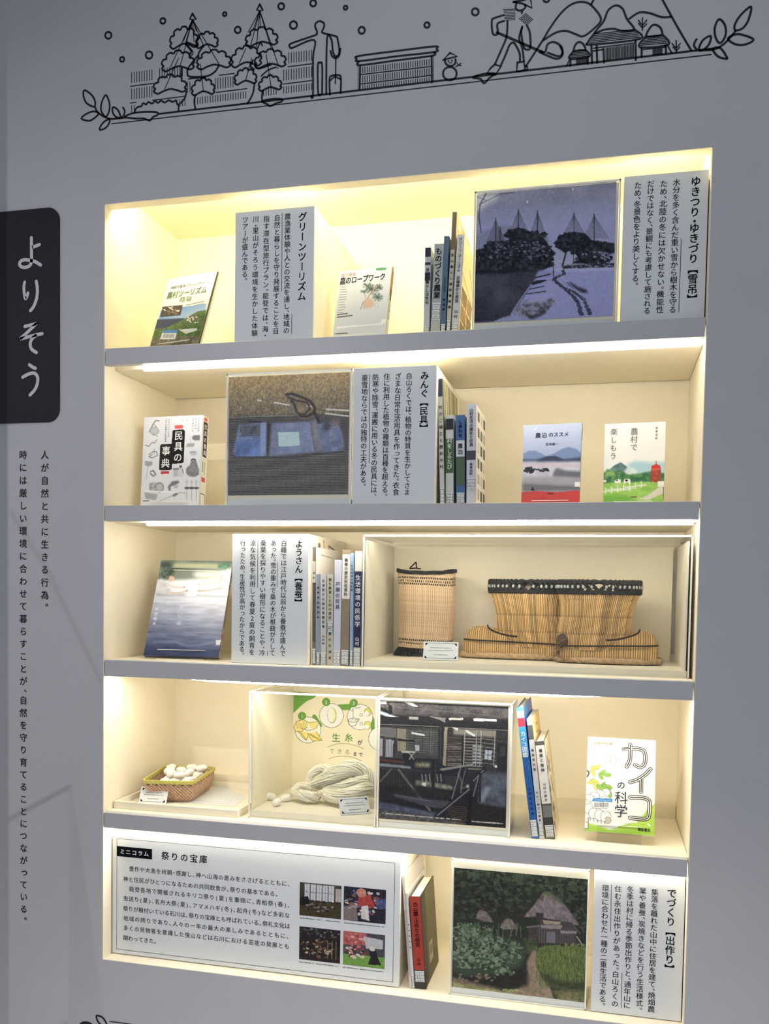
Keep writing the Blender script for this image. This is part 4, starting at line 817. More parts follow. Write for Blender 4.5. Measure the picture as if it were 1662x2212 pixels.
    P.line([(850, 850), (820, 1180)], 30, (22, 21, 24)); P.line([(905, 790), (860, 960)], 8, (130, 128, 126), 0.8); P.line([(915, 770), (912, 1000)], 16, (28, 28, 31)); P.line([(760, 730), (690, 980)], 8, (140, 138, 136), 0.8); P.line([(800, 740), (760, 900), (820, 880)], 7, (92, 90, 92)); P.line([(740, 780), (770, 850), (760, 930)], 14, (110, 108, 104), 0.7, 2); P.ell((815, 880), 14, 14, (190, 188, 182), 0.8, 1); P.ell((1040, 722), 11, 10, (215, 212, 205))
    for k in range(12): P.line([(640 + 8 * k, 800), (650 + 8 * k, 870)], 3, (90, 86, 80), 0.5)
    rs = random.Random(8); x = 135
    while x < 760:
        w_ = rs.uniform(6, 12); y = 1095 + (x - 135) * 0.085
        if rs.random() > 0.12: P.line([(x, y), (x + w_, y + 1)], rs.uniform(5, 9), (196, 198, 200), 0.75)
        x += w_ + 4
    x = 850
    while x < 1085:
        w_ = rs.uniform(7, 12); y = 1160 + (x - 850) * 0.075
        P.line([(x, y), (x + w_, y + 1)], rs.uniform(6, 10), (200, 202, 204), 0.8); x += w_ + 4
    P.noise(2.5, 0.05, 9)
photo_box('dark photograph of a farmhouse loft with wooden frames and racks, in clear box', 0.6435, 0.9375, 1.0137, 1.303, 0.055, [(113, 192), (1142, 255), (1118, 1215), (103, 1135)], z7_, ph3, gain=1.6)

def ph4(P):
    G = [(24, 30, 26), (34, 42, 34), (44, 54, 42), (18, 22, 20), (54, 64, 50)]
    P.poly([(340, 140), (1060, 180), (1060, 860), (340, 800)], (30, 36, 31))
    for c, rx, ry, n, sd, q in (((500, 240), 130, 90, 170, 1, 12), ((700, 240), 130, 80, 150, 2, 12), ((930, 270), 110, 90, 150, 3, 12), ((620, 350), 130, 60, 90, 4, 11), ((430, 380), 70, 70, 60, 5, 12), ((1000, 400), 40, 100, 70, 6, 10)): P.clump(c, rx, ry, n, G, q, sd)
    P.poly([(375, 165), (1035, 225), (1035, 215), (375, 160)], (70, 80, 70), 0.5, 2)
    for x, y, s_ in ((480, 210, 28), (590, 250, 30), (700, 220, 30), (905, 300, 26), (960, 250, 30)): P.clump((x, y), s_ * 0.5, s_ * 1.3, 22, [(56, 68, 54), (46, 58, 46)], 8, int(x), 0.8)
    # side huts
    P.poly([(480, 425), (495, 385), (512, 380), (535, 392), (560, 425), (570, 445), (520, 440)], (120, 112, 112), 1, 1, tex=((90, 84, 84), 5, 2, 3)); P.poly([(600, 470), (620, 435), (640, 422), (662, 432), (685, 465), (690, 478), (640, 490)], (126, 116, 112), 1, 1, tex=((92, 86, 84), 5, 5, 3)); P.poly([(612, 480), (685, 478), (680, 520), (615, 520)], (40, 38, 38))
    # main roof
    P.poly([(718, 418), (760, 370), (800, 330), (812, 300), (840, 290), (862, 305), (900, 330), (940, 375), (975, 425), (998, 460), (960, 455), (920, 440), (850, 428), (790, 415)], (128, 118, 122), 1, 1, tex=((98, 92, 96), 6, 3, 3))
    rs = random.Random(3)
    for k in range(60): t = rs.random(); x = 735 + 240 * t; P.line([(x, 425 - abs(rs.gauss(0, 12))), (820 + (x - 850) * 0.25, 325)], 2, rs.choice([(150, 140, 142), (96, 90, 94), (112, 104, 108)]), 0.35)
    P.poly([(805, 300), (840, 288), (900, 325), (925, 355), (900, 350), (860, 318), (825, 310)], (72, 82, 56), 0.8, 2); P.poly([(800, 318), (812, 298), (822, 320), (812, 345)], (84, 76, 70)); P.poly([(780, 395), (818, 398), (815, 440), (785, 440)], (44, 40, 42), 1, 1)
    P.poly([(805, 430), (960, 445), (980, 470), (985, 555), (795, 545)], (62, 56, 58)); P.poly([(815, 432), (905, 440), (900, 455), (820, 452)], (150, 134, 122)); P.poly([(790, 455), (915, 458), (905, 478), (785, 472)], (128, 120, 120)); P.poly([(905, 485), (985, 488), (985, 500), (905, 500)], (134, 128, 130)); P.poly([(740, 460), (805, 455), (800, 530), (745, 525)], (56, 52, 54)); P.line([(735, 468), (800, 462)], 6, (110, 106, 108))
    for k in range(14): P.line([(798 + 13 * k, 478), (796 + 13 * k, 550)], 3, (96, 90, 94), 0.8)
    P.poly([(835, 490), (880, 492), (878, 548), (833, 545)], (104, 100, 108)); P.line([(985, 515), (1020, 570)], 6, (150, 148, 146)); P.line([(960, 450), (1000, 500)], 5, (90, 84, 84))
    P.poly([(720, 520), (790, 525), (790, 600), (700, 600)], (72, 82, 58), 1, 2, tex=((46, 54, 40), 5, 3, 3)); P.clump((950, 565), 80, 14, 50, [(110, 116, 76), (80, 88, 56), (60, 66, 46)], 7, 9)
    # path
    P.poly([(770, 575), (790, 590), (785, 660), (830, 720), (860, 790), (880, 850), (560, 800), (700, 770), (740, 700), (735, 640), (755, 600)], (142, 126, 108), 1, 2, tex=((112, 100, 86), 8, 5, 2))
    # right grass
    P.poly([(790, 570), (850, 555), (1035, 570), (1035, 780), (960, 785), (840, 765), (790, 690), (778, 640)], (84, 98, 52), 1, 1)
    for _ in range(520): x = rs.uniform(782, 1030); y = rs.uniform(575, 770); P.line([(x, y), (x + rs.uniform(-5, 5), y - rs.uniform(10, 26))], 3, rs.choice([(108, 124, 62), (64, 78, 42), (130, 140, 74), (48, 60, 36), (96, 112, 66)]), 0.7)
    P.poly([(800, 700), (850, 760), (960, 785), (1030, 785), (1030, 740), (900, 735), (830, 700)], (36, 42, 30), 0.75, 5)
    # hedge
    P.poly([(365, 480), (420, 455), (480, 480), (560, 500), (620, 520), (690, 530), (740, 570), (720, 640), (690, 680), (640, 700), (560, 720), (430, 720), (365, 700)], (44, 58, 46), 1, 2)
    L = [(100, 118, 98), (78, 98, 76), (60, 80, 60), (50, 66, 50), (116, 130, 110), (36, 46, 38)]
    for c, rx, ry, n, sd in (((420, 500), 60, 50, 90, 1), ((500, 560), 130, 60, 260, 2), ((560, 620), 140, 60, 280, 3), ((430, 620), 70, 50, 120, 4), ((650, 590), 70, 50, 120, 5), ((470, 480), 90, 30, 60, 6)): P.clump(c, rx, ry, n, L, 9, sd)
    for k in range(26): x = 380 + rs.random() * 340; y = 470 + rs.random() * 40; P.line([(x, y + 30), (x + rs.uniform(-22, 22), y - 30)], 4, (88, 104, 82), 0.8)
    P.poly([(365, 690), (430, 715), (600, 700), (700, 670), (740, 700), (740, 760), (640, 770), (420, 750), (365, 720)], (22, 22, 20), 0.92, 4); P.clump((480, 720), 100, 25, 26, [(90, 104, 84), (60, 66, 54), (130, 110, 92)], 7, 12, 0.8); P.clump((620, 690), 60, 20, 24, [(110, 128, 108), (70, 84, 66)], 8, 14)
    P.poly([(362, 715), (480, 745), (600, 775), (620, 800), (362, 770)], (122, 106, 90), 1, 3, tex=((92, 82, 70), 6, 5, 2)); P.poly([(362, 740), (480, 765), (640, 795), (900, 845), (362, 790)], (104, 112, 70), 1, 2, tex=((140, 136, 104), 5, 7, 3)); P.poly([(860, 780), (1030, 785), (1030, 860), (900, 845)], (112, 106, 78), 1, 3, tex=((76, 88, 52), 7, 8, 3)); P.clump((560, 785), 160, 8, 60, [(120, 132, 78), (150, 146, 112)], 6, 15, 0.8)
    P.noise(2.5, 0.06, 9)
photo_box('square photograph of a thatched farmhouse behind a leafy hedge, in clear box', 0.816, 1.1065, 0.6660, 0.963, 0.040, [(375, 170), (1040, 230), (1024, 843), (360, 765)], z6_, ph4, gain=1.45)
# ---------------------------------------------------------------- books
COVERM = {}
def upright(label, px, z, d, dw, cover, side=None, spine_text=(), sticker=True, bands=(), group=None, sidep=None, round_spine=0.0, pages=PAPER):
    """book standing spine out; px = TL, TR, BL, BR of the spine"""
    TLp, TRp, BLp, BRp = px
    xb0, xb1 = at(*BLp, d)[0], at(*BRp, d)[0]; xt0 = at(*TLp, d)[0]; h = at(*TLp, d)[2] - z; t = max(0.0026, xb1 - xb0)
    a = math.atan2(xt0 - xb0, h); ca, sa = math.cos(a), math.sin(a)
    piv = xb1 if a > 0 else xb0; O = np.array([piv, d, z]) - (np.array([ca, 0, -sa]) * t if a > 0 else 0)
    fr = frame((ca, 0, -sa), (0, 1, 0), (sa, 0, ca), O); H = h / ca if abs(ca) > 0.1 else h
    r = thing('book', label, 'book', (xb0 + t / 2, d + dw / 2, z), group)
    c = mat('book_cover_%d_%d_%d' % tuple(cover), cover, 0.4, spec=0.4); k = 0.0012 if t < 0.012 else 0.002
    mb = MB().box((0, 0, 0), (k, dw, H), 0, fr).box((t - k, 0, 0), (t, dw, H), 0, fr).box((k, 0, 0), (t - k, k, H), 0, fr)
    if round_spine: mb = MB().box((0, 0.004, 0), (k, dw, H), 0, fr).box((t - k, 0.004, 0), (t, dw, H), 0, fr).tube([fr([[t / 2, 0.006, H * q / 6]])[0] for q in range(7)], t / 2 * 0.999, 14)
    mb.build('cover', c, r)
    box('page_block', (k + 0.0001, k + (0.004 if round_spine else 0.0002), 0.002), (t - k - 0.0001, dw - 0.003, H - 0.003), pages, r, 0, fr)
    S = Surf(fr([[0, 0, H]])[0], (ca, 0, -sa), (-sa, 0, -ca), t, H)
    if round_spine: S.O = S.O + np.array([0, -(t / 2 - 0.006) - 0.0002, 0])
    for bi, (v0, v1, col) in enumerate(bands):
        mb = MB(); e = 0.0003; fill(mb, S, [(e, v0 * H), (t - e, v0 * H), (t - e, v1 * H), (e, v1 * H)], None, 0.00025 + 0.00012 * bi)
        mb.build('spine_band', mat('band_%d_%d_%d' % tuple(col), col, 0.5, spec=0.3), r)
    if spine_text:
        for s, v0, v1, sz, nm in spine_text:
            mb = MB(); vtext(mb, S, s, t / 2, v0 * H, v1 * H, sz * t, 1, 0.0008); mb.build('spine_lettering', nm, r)
    if sticker:
        v0, v1 = (0.86, 0.985) if sticker is True else sticker
        mb = MB(); e = t * 0.06; fill(mb, S, [(e, v0 * H), (t - e, v0 * H), (t - e, v1 * H), (e, v1 * H)], None, 0.0006); mb.build('shelf_label', WHITE, r)
        mb = MB()
        for q in (0.0, 0.36, 0.68, 1.0):
            v = v0 * H + (v1 - v0) * H * (0.12 + 0.8 * q); stroke(mb, S, [(e * 1.5, v), (t - e * 1.5, v)], 0.0007, None, 0.0009, round_=False)
        vv = lambda q: v0 * H + (v1 - v0) * H * q
        stroke(mb, S, [(e * 1.5, vv(.12)), (e * 1.5, vv(.92))], 0.0006, None, 0.0009, round_=False); stroke(mb, S, [(t - e * 1.5, vv(.12)), (t - e * 1.5, vv(.92))], 0.0006, None, 0.0009, round_=False)
        for q in (0.27, 0.55, 0.8): htext(mb, S, 'LK2'[int(q * 3) % 3] + str(int(q * 100) % 10) + '1', t * 0.22, t * 0.8, vv(q), t * 0.26, 1, 0.0009)
        mb.build('label_print', INK, r)
    if sidep:
        col, fn = sidep
        Ss = Surf(fr([[t, 0, H]])[0], (0, 1, 0), (-sa, 0, -ca), dw, H); Ss.N = np.array([ca, 0, -sa]); P = Paint(Ss, 0.0016, col); fn(P); P.build('back_cover_print', r, 1.0)
    return r, S
B4 = lambda ox, oy, s, q: [(ox + x / s, oy + y / s) for x, y in q]
z0 = FL[0] + 0.0002; Q1 = (660, 320, 4.155); WH = mat('ink_white', (235, 236, 236), 0.6)
def plain(P): P.noise(6, 0.03, 3)
upright('thin white book with navy patches at the left end of the top-shelf row', B4(*Q1, [(1076, 895), (1143, 899), (1060, 1625), (1112, 1632)]), z0, 0.055, 0.15, (196, 202, 210), spine_text=[('里山の暮らし活性化', 0.22, 0.62, 0.62, INK)], bands=[(0.0, 0.10, (38, 44, 66)), (0.16, 0.19, (48, 54, 78)), (0.27, 0.36, (56, 60, 84))])
upright('pale green-grey book with large calligraphic spine title, second in the top-shelf row', B4(*Q1, [(1160, 862), (1226, 868), (1122, 1630), (1205, 1638)]), z0, 0.055, 0.15, (176, 184, 182), spine_text=[('ものづくり農業', 0.04, 0.58, 0.92, INK)], sticker=(0.62, 0.80))
upright('slim steel-blue book in the middle of the top-shelf row', B4(*Q1, [(1246, 790), (1300, 793), (1211, 1625), (1256, 1632)]), z0, 0.055, 0.15, (84, 112, 142), spine_text=[('むらをしるたび', 0.4, 0.55, 0.5, INK), ('事例集', 0.60, 0.74, 0.5, INK)])
def tall_art(P):
    P.grad([(0, 0), (1, 0), (1, 1), (0, 1)], (172, 164, 122), (116, 110, 84), (0, 0), (1, 0.6)); P.ell((0.22, 0.07), 0.07, 0.03, (235, 235, 225)); P.clump((0.75, 0.3), 0.2, 0.12, 60, [(60, 70, 50), (80, 86, 60), (140, 130, 96)], 0.03, 3); P.noise(8, 0.05, 4)
upright('tallest top-shelf book, brown with a spotted olive cover', B4(*Q1, [(1322, 575), (1346, 575), (1262, 1625), (1300, 1625)]), z0, 0.052, 0.19, (126, 112, 92), spine_text=[('里山暮らし雑誌事例集', 0.32, 0.78, 0.7, INK)], bands=[(0.3, 0.9, (198, 196, 190))], sidep=((172, 164, 122), tall_art))
def gt_side(P):
    P.poly([(0, 0), (1, 0), (1, 1), (0, 1)], (206, 190, 160)); P.line([(0, 0.36), (0.5, 0.42), (1, 0.5)], 0.02, (110, 100, 84))
    for i in range(3):
        for j in range(2): P.poly([(0.06 + 0.5 * j, 0.48 + 0.17 * i), (0.52 + 0.46 * j, 0.48 + 0.17 * i), (0.52 + 0.46 * j, 0.63 + 0.17 * i), (0.06 + 0.5 * j, 0.63 + 0.17 * i)], [(88, 66, 52), (116, 92, 72), (70, 56, 46)][(i + j) % 3])
    P.clump((0.5, 0.72), 0.45, 0.22, 50, [(70, 50, 40), (140, 120, 100)], 0.04, 4, 0.5); P.line([(0.6, 0.2), (0.7, 0.26)], 0.03, (50, 46, 44)); P.line([(0.78, 0.27), (0.84, 0.33)], 0.03, (50, 46, 44))
upright('white guidebook with photo-covered back, right end of the top-shelf row', B4(*Q1, [(1366, 780), (1416, 783), (1308, 1615), (1370, 1622)]), z0, 0.055, 0.16, (214, 218, 222), spine_text=[('グリーン・ツーリズム', 0.03, 0.36, 0.72, INK), ('北海道から発信', 0.40, 0.66, 0.66, INK), ('山村', 0.72, 0.82, 0.5, INK)], sidep=((206, 190, 160), gt_side))
z0 = FL[1] + 0.0002; Q2 = (930, 700, 2.638)
def bamboo(P):
    P.poly([(0, 0), (1, 0), (1, 1), (0, 1)], (150, 146, 110)); rs = random.Random(3)
    for k in range(34): x = rs.random(); P.line([(x, 0), (x + rs.uniform(-0.05, 0.05), 1)], rs.uniform(0.012, 0.04), rs.choice([(104, 132, 72), (196, 186, 150), (84, 84, 56), (226, 220, 196), (128, 106, 76)]), 0.8)
    P.noise(4, 0.10, 2)
upright('tall thin book with bamboo-grove back cover beside the second-shelf sign', B4(*Q2, [(42, 313), (68, 313), (56, 1010), (82, 1010)]), z0, 0.045, 0.20, (205, 206, 206), spine_text=[('竹かご細工と歴史の村', 0.2, 0.72, 0.8, INK)], bands=[(0.0, 0.14, (60, 64, 104))], sidep=((150, 146, 110), bamboo))
upright('white and green leafy-spined paperback, second from the left in the second-shelf row', B4(*Q2, [(88, 520), (138, 520), (88, 1012), (132, 1012)]), z0, 0.050, 0.15, (206, 212, 206), bands=[(0.26, 0.64, (72, 104, 64)), (0.04, 0.16, (44, 48, 62))], spine_text=[('農村を知る旅'.replace('知', 'し').replace('旅', 'たび'), 0.2, 0.6, 0.7, WH)])
upright('blue, white and green striped paperback left of the thick folk-tool book', B4(*Q2, [(145, 520), (203, 520), (148, 1012), (198, 1012)]), z0, 0.050, 0.14, (74, 108, 156), bands=[(0.28, 0.46, (216, 220, 222)), (0.46, 0.78, (84, 106, 84))], spine_text=[('しあわせ', 0.05, 0.25, 0.6, INK), ('農泊', 0.31, 0.44, 0.6, INK)])
def folk_side(P):
    P.poly([(0, 0), (1, 0), (1, 1), (0, 1)], (232, 226, 212)); rs = random.Random(6)
    for i in range(6):
        for j in range(3): P.poly([(0.15 + 0.27 * j, 0.05 + 0.155 * i), (0.33 + 0.27 * j, 0.05 + 0.155 * i), (0.33 + 0.27 * j, 0.15 + 0.155 * i), (0.15 + 0.27 * j, 0.15 + 0.155 * i)], rs.choice([(90, 88, 86), (168, 166, 160), (60, 60, 62), (206, 200, 188)]))
    P.noise(3, 0.05, 4)
upright('thick white folk-tool book with small pictures, right end of the second-shelf row', B4(*Q2, [(208, 457), (265, 457), (206, 1012), (258, 1012)]), z0, 0.050, 0.17, (208, 212, 218), bands=[(0.46, 0.55, (74, 76, 84))], spine_text=[('山村生活の歴史と民具', 0.04, 0.42, 0.62, INK), ('林美由紀', 0.58, 0.70, 0.42, INK)], sticker=(0.73, 0.86), sidep=((232, 226, 212), folk_side))
z0 = FL[2] + 0.0002; Q3 = (480, 1080, 4.374)
def cream_side(P):
    P.poly([(0, 0), (1, 0), (1, 1), (0, 1)], (236, 226, 206)); P.ell((0.25, 0.06), 0.05, 0.022, (110, 96, 100)); P.line([(0.42, 0.02), (0.44, 0.07)], 0.03, (140, 110, 90)); P.line([(0.62, 0.05), (0.95, 0.09), (0.95, 0.14), (0.64, 0.11), (0.62, 0.05)], 0.02, (96, 78, 66)); P.line([(0.64, 0.08), (0.95, 0.12)], 0.02, (96, 78, 66))
upright('tall cream book with brown tool drawings on its back, touching the third-shelf sign', B4(*Q3, [(842, 345), (852, 345), (838, 1560), (848, 1560)]), z0, 0.066, 0.20, (228, 220, 204), sidep=((236, 226, 206), cream_side), sticker=False)
upright('thin dark grey booklet, second in the third-shelf row', B4(*Q3, [(855, 445), (881, 447), (852, 1560), (884, 1561)]), z0, 0.068, 0.18, (112, 112, 108), bands=[(0.12, 0.3, (204, 204, 200)), (0.3, 0.8, (84, 86, 84))], spine_text=[('資料', 0.2, 0.28, 0.7, INK)], sidep=((240, 236, 228), lambda P: P.line([(0.2, 0.06), (0.7, 0.075)], 0.012, (150, 150, 146))))
upright('short thin pale blue booklet in the third-shelf row', B4(*Q3, [(893, 702), (925, 703), (891, 1562), (925, 1563)]), z0, 0.070, 0.15, (146, 156, 172), spine_text=[('養蚕資料集歴史', 0.12, 0.5, 0.6, INK)])
upright('short white book with vertical title, middle of the third-shelf row', B4(*Q3, [(930, 700), (985, 702), (930, 1562), (985, 1564)]), z0, 0.070, 0.15, (202, 204, 204), spine_text=[('会津地方の保存食歴史考', 0.05, 0.6, 0.52, INK), ('山村林', 0.66, 0.78, 0.45, INK)])
upright('short cream book with lettering to the very bottom, fifth in the third-shelf row', B4(*Q3, [(993, 698), (1049, 700), (991, 1565), (1048, 1567)]), z0, 0.070, 0.15, (196, 192, 176), spine_text=[('蚕を飼育した村の歴史', 0.04, 0.5, 0.5, INK), ('山麓の生活史', 0.55, 0.95, 0.5, INK)], sticker=(0.52, 0.66))
upright('pale lavender book on local folk tools, sixth in the third-shelf row', B4(*Q3, [(1065, 565), (1127, 566), (1049, 1567), (1116, 1569)]), z0, 0.070, 0.16, (204, 206, 222), spine_text=[('戸隠の民具', 0.20, 0.47, 0.62, INK)])
upright('brown mottled book with a white rounded title strip', B4(*Q3, [(1138, 470), (1208, 472), (1120, 1570), (1196, 1573)]), z0, 0.070, 0.17, (142, 128, 108), bands=[(0.04, 0.42, (232, 230, 222))], spine_text=[('養蚕の歴史民俗資料', 0.07, 0.40, 0.46, INK)])
upright('narrow pale blue book beside the navy one in the third-shelf row', B4(*Q3, [(1215, 500), (1245, 501), (1204, 1572), (1234, 1574)]), z0, 0.070, 0.17, (150, 176, 206), spine_text=[('生活環境の事例集', 0.1, 0.34, 0.7, INK)])
def navy_side(P):
    P.poly([(0, 0), (1, 0), (1, 1), (0, 1)], (236, 230, 206)); P.poly([(0, 0.17), (1, 0.17), (1, 1), (0, 1)], (54, 58, 88)); P.line([(0.1, 0.09), (0.8, 0.09)], 0.05, (150, 146, 100))
upright('white-topped navy book with large white title, right end of the third-shelf row', B4(*Q3, [(1258, 483), (1330, 486), (1240, 1574), (1306, 1577)]), z0, 0.070, 0.05, (224, 222, 208), bands=[(0.175, 0.835, (44, 46, 80))], spine_text=[('生活環境の民俗学', 0.2, 0.66, 0.8, WH), ('山村', 0.74, 0.82, 0.6, WH)], sidep=((236, 230, 206), navy_side))
z0 = FL[3] + 0.0002; Q4 = (1100, 1450, 3.777)
upright('bright blue silkworm picture guide leaning left, nearest the loft photograph', B4(*Q4, [(60, 300), (128, 296), (186, 1372), (244, 1375)]), z0, 0.068, 0.21, (40, 96, 170), bands=[(0.0, 0.37, (70, 158, 222)), (0.08, 0.145, (214, 60, 84)), (0.025, 0.075, (236, 240, 240))], spine_text=[('カイコ図鑑', 0.18, 0.38, 0.86, WH), ('山村の生活史', 0.60, 0.83, 0.4, INK)])
def yellow_side(P):
    P.poly([(0, 0), (1, 0), (1, 1), (0, 1)], (226, 200, 140)); P.ring((0.5, 0.12), 0.14, 0.04, 0.03, (170, 130, 70)); P.ring((0.75, 0.2), 0.1, 0.03, 0.03, (170, 130, 70))
upright('thin white book leaning left between the blue guide and the silkworm-deity book', B4(*Q4, [(145, 392), (190, 390), (248, 1378), (290, 1380)]), z0, 0.070, 0.19, (214, 216, 218), bands=[(0.05, 0.17, (92, 96, 104))], spine_text=[('養蚕資料集', 0.24, 0.44, 0.55, INK), ('竹かご細工と歴史', 0.6, 0.86, 0.5, INK)], sidep=((226, 200, 140), yellow_side))
def gods_side(P):
    P.poly([(0, 0), (1, 0), (1, 1), (0, 1)], (226, 212, 180)); P.clump((0.25, 0.55), 0.3, 0.38, 60, [(92, 90, 88), (56, 54, 54), (150, 146, 140)], 0.05, 5, 0.7); P.clump((0.3, 0.15), 0.2, 0.08, 14, [(190, 160, 90)], 0.03, 8)
upright('black and white photo-covered book with rounded white title strip', B4(*Q4, [(212, 575), (298, 578), (300, 1372), (376, 1376)]), z0, 0.074, 0.17, (92, 90, 90), bands=[(0.04, 0.64, (236, 236, 232)), (0.66, 0.78, (120, 122, 124)), (0.78, 0.86, (60, 60, 62))], spine_text=[('養蚕と蚕神', 0.07, 0.32, 0.42, INK), ('山村の歴史', 0.42, 0.62, 0.32, INK)], sidep=((226, 212, 180), gods_side))
z0 = NB + 0.0002 + 0.001; Q5 = (820, 1800, 2.308)
upright('thin white booklet leaning against the wide sign in the bottom row', B4(*Q5, [(112, 215), (124, 215), (150, 772), (162, 776)]), z0, 0.046, 0.21, (206, 200, 196), sticker=False, bands=[(0.3, 0.9, (186, 176, 172))])
upright('slim white book between the thin booklet and the red-labelled volume', B4(*Q5, [(128, 300), (143, 300), (163, 778), (176, 781)]), z0, 0.046, 0.20, (216, 212, 208), spine_text=[('歴史資料集', 0.3, 0.6, 0.6, INK)])
r, S = upright('thick black library-bound volume with a red spine strip, leaning left', B4(*Q5, [(150, 315), (216, 305), (178, 779), (232, 785)]), z0, 0.047, 0.155, (48, 47, 46), bands=[(0.0, 0.80, (168, 66, 52))], sticker=(0.81, 0.93), spine_text=[('白山麓・出作りの研究', 0.06, 0.55, 0.5, INK), ('林林林'.replace('林林林', '山村'), 0.66, 0.76, 0.36, INK)],
    sidep=((112, 100, 66), lambda P: (P.poly([(0, 0), (1, 0), (1, 1), (0, 1)], (96, 88, 62)), P.poly([(0, 0), (0.3, 0), (0.25, 1), (0, 1)], (44, 43, 43), 1, 4), P.poly([(0.38, 0.62), (0.62, 0.62), (0.62, 0.84), (0.38, 0.84)], (176, 172, 140)), P.poly([(0.42, 0.65), (0.58, 0.65), (0.58, 0.76), (0.42, 0.76)], (120, 124, 132)), P.noise(6, 0.04, 3))))

# ---------------------------------------------------------------- books facing out on acrylic stands
def faced(label, x, d, yaw, pitch, w_, h_, z, t, cover, base, paint, zoom, texts=(), gain=1.0, lift=None, spine=None, floor_z=0.0, stand_label=''):
    u = np.array([math.cos(yaw), math.sin(yaw), 0]); n = np.array([-math.sin(yaw), math.cos(yaw), 0])
    up = np.array([0, 0, 1]) * math.cos(pitch) + n * math.sin(pitch); bk = np.cross(up, u); bk = bk if bk @ n > 0 else -bk
    O = np.array([x, d, z]); fr = frame(u, bk, up, O)                     # local x right, y into the book, z up the cover
    r = thing('book', label, 'book', O + u * w_ / 2 + bk * t / 2)
    c = mat('book_cover_%d_%d_%d' % tuple(cover), cover, 0.4, spec=0.4); k = 0.0014
    MB().box((0, 0, 0), (w_, k, h_), 0, fr).box((0, t - k, 0), (w_, t, h_), 0, fr).box((w_ - k, k, 0), (w_, t - k, h_), 0, fr).build('cover', c, r)
    box('page_block', (0.002, k + 0.0001, 0.002), (w_ - k - 0.0002, t - k - 0.0001, h_ - 0.002), PAPER, r, 0, fr)
    S = Surf(fr([[0, 0, h_]])[0], u, -up, w_, h_)
    P = Paint(S, 0.00095, base, zoom); paint(P); P.build('cover_print', r, gain, print_mat('glossy_print', 0.28, 0.5))
    for t_ in texts:
        mb = MB(); m_ = t_[-1]
        if t_[0] == 'v': _, s, xa, ya, yb, sz, bold, _m = t_; a = S.px(zoom((xa, ya))); b = S.px(zoom((xa, yb))); vtext(mb, S, s, (a[0] + b[0]) / 2, a[1], b[1], sz, bold, 0.0010)
        else: _, s, xa, ya, xb, yb, sz, bold, _m = t_; a = S.px(zoom((xa, ya))); b = S.px(zoom((xb, yb))); htext(mb, S, s, a[0], b[0], (a[1] + b[1]) / 2, sz, bold, 0.0010)
        mb.build('cover_lettering', m_, r)
    if spine:
        Ss = Surf(fr([[w_, 0, h_]])[0], bk, -up, t, h_); Ss.N = u.copy(); Ps = Paint(Ss, 0.0010, spine[0]); spine[1](Ps); Ps.build('spine_print', r, gain)
        for s, v0, v1, sz, m_ in spine[2]:
            mb = MB(); vtext(mb, Ss, s, t / 2, v0 * h_, v1 * h_, sz, 1, 0.0010); mb.build('spine_lettering', m_, r)
    # clear stand: lip, ledge, back plate, foot
    s = thing('book_stand', stand_label, 'book stand', (O[0] + u[0] * w_ / 2, O[1], floor_z)); a = w_ * 0.18; b = w_ * 0.82; q = 0.0012
    zl = -0.0006
    mb = MB().box((a, -0.002 - q, zl - q), (b, -0.002, 0.016), 0, fr).box((a, -0.002 - q, zl - q), (b, t + 0.0017, zl), 0, fr).box((a, t + 0.0005, zl), (b, t + 0.0005 + q, h_ * 0.7), 0, fr)
    Bk = fr([[a, t, zl - q], [b, t, zl - q]]); Fr = fr([[a, -0.002, zl - q], [b, -0.002, zl - q]])
    mb.build('back_plate', AC, s, label='clear acrylic plate and lip')
    f1 = frame(u, n, (0, 0, 1), (O[0], O[1], floor_z + 0.0003)); dd = min(0.10, ND - 0.03 - d)
    box('foot_plate', (a, -0.004, 0), (b, dd, q), AC, s, 0, f1)
    e = MB().box((a, -0.002 - q - 0.0002, 0.0152), (b, -0.002 + 0.0002, 0.0162), 0, fr).box((a, -0.0042, 0), (b, -0.0036, q + 0.0002), 0, f1)
    if z - floor_z > 0.01: e = e; MB().box((a, -0.002, 0), (b, -0.002 + q, z - floor_z - 0.004), 0, f1).build('riser', AC, s)
    e.build('cut_edge', EDGE, s); return r, S
GRN = ink('green', (116, 132, 84)); DGR = ink('slate', (60, 66, 74)); GR2 = ink('grey', (120, 118, 116))
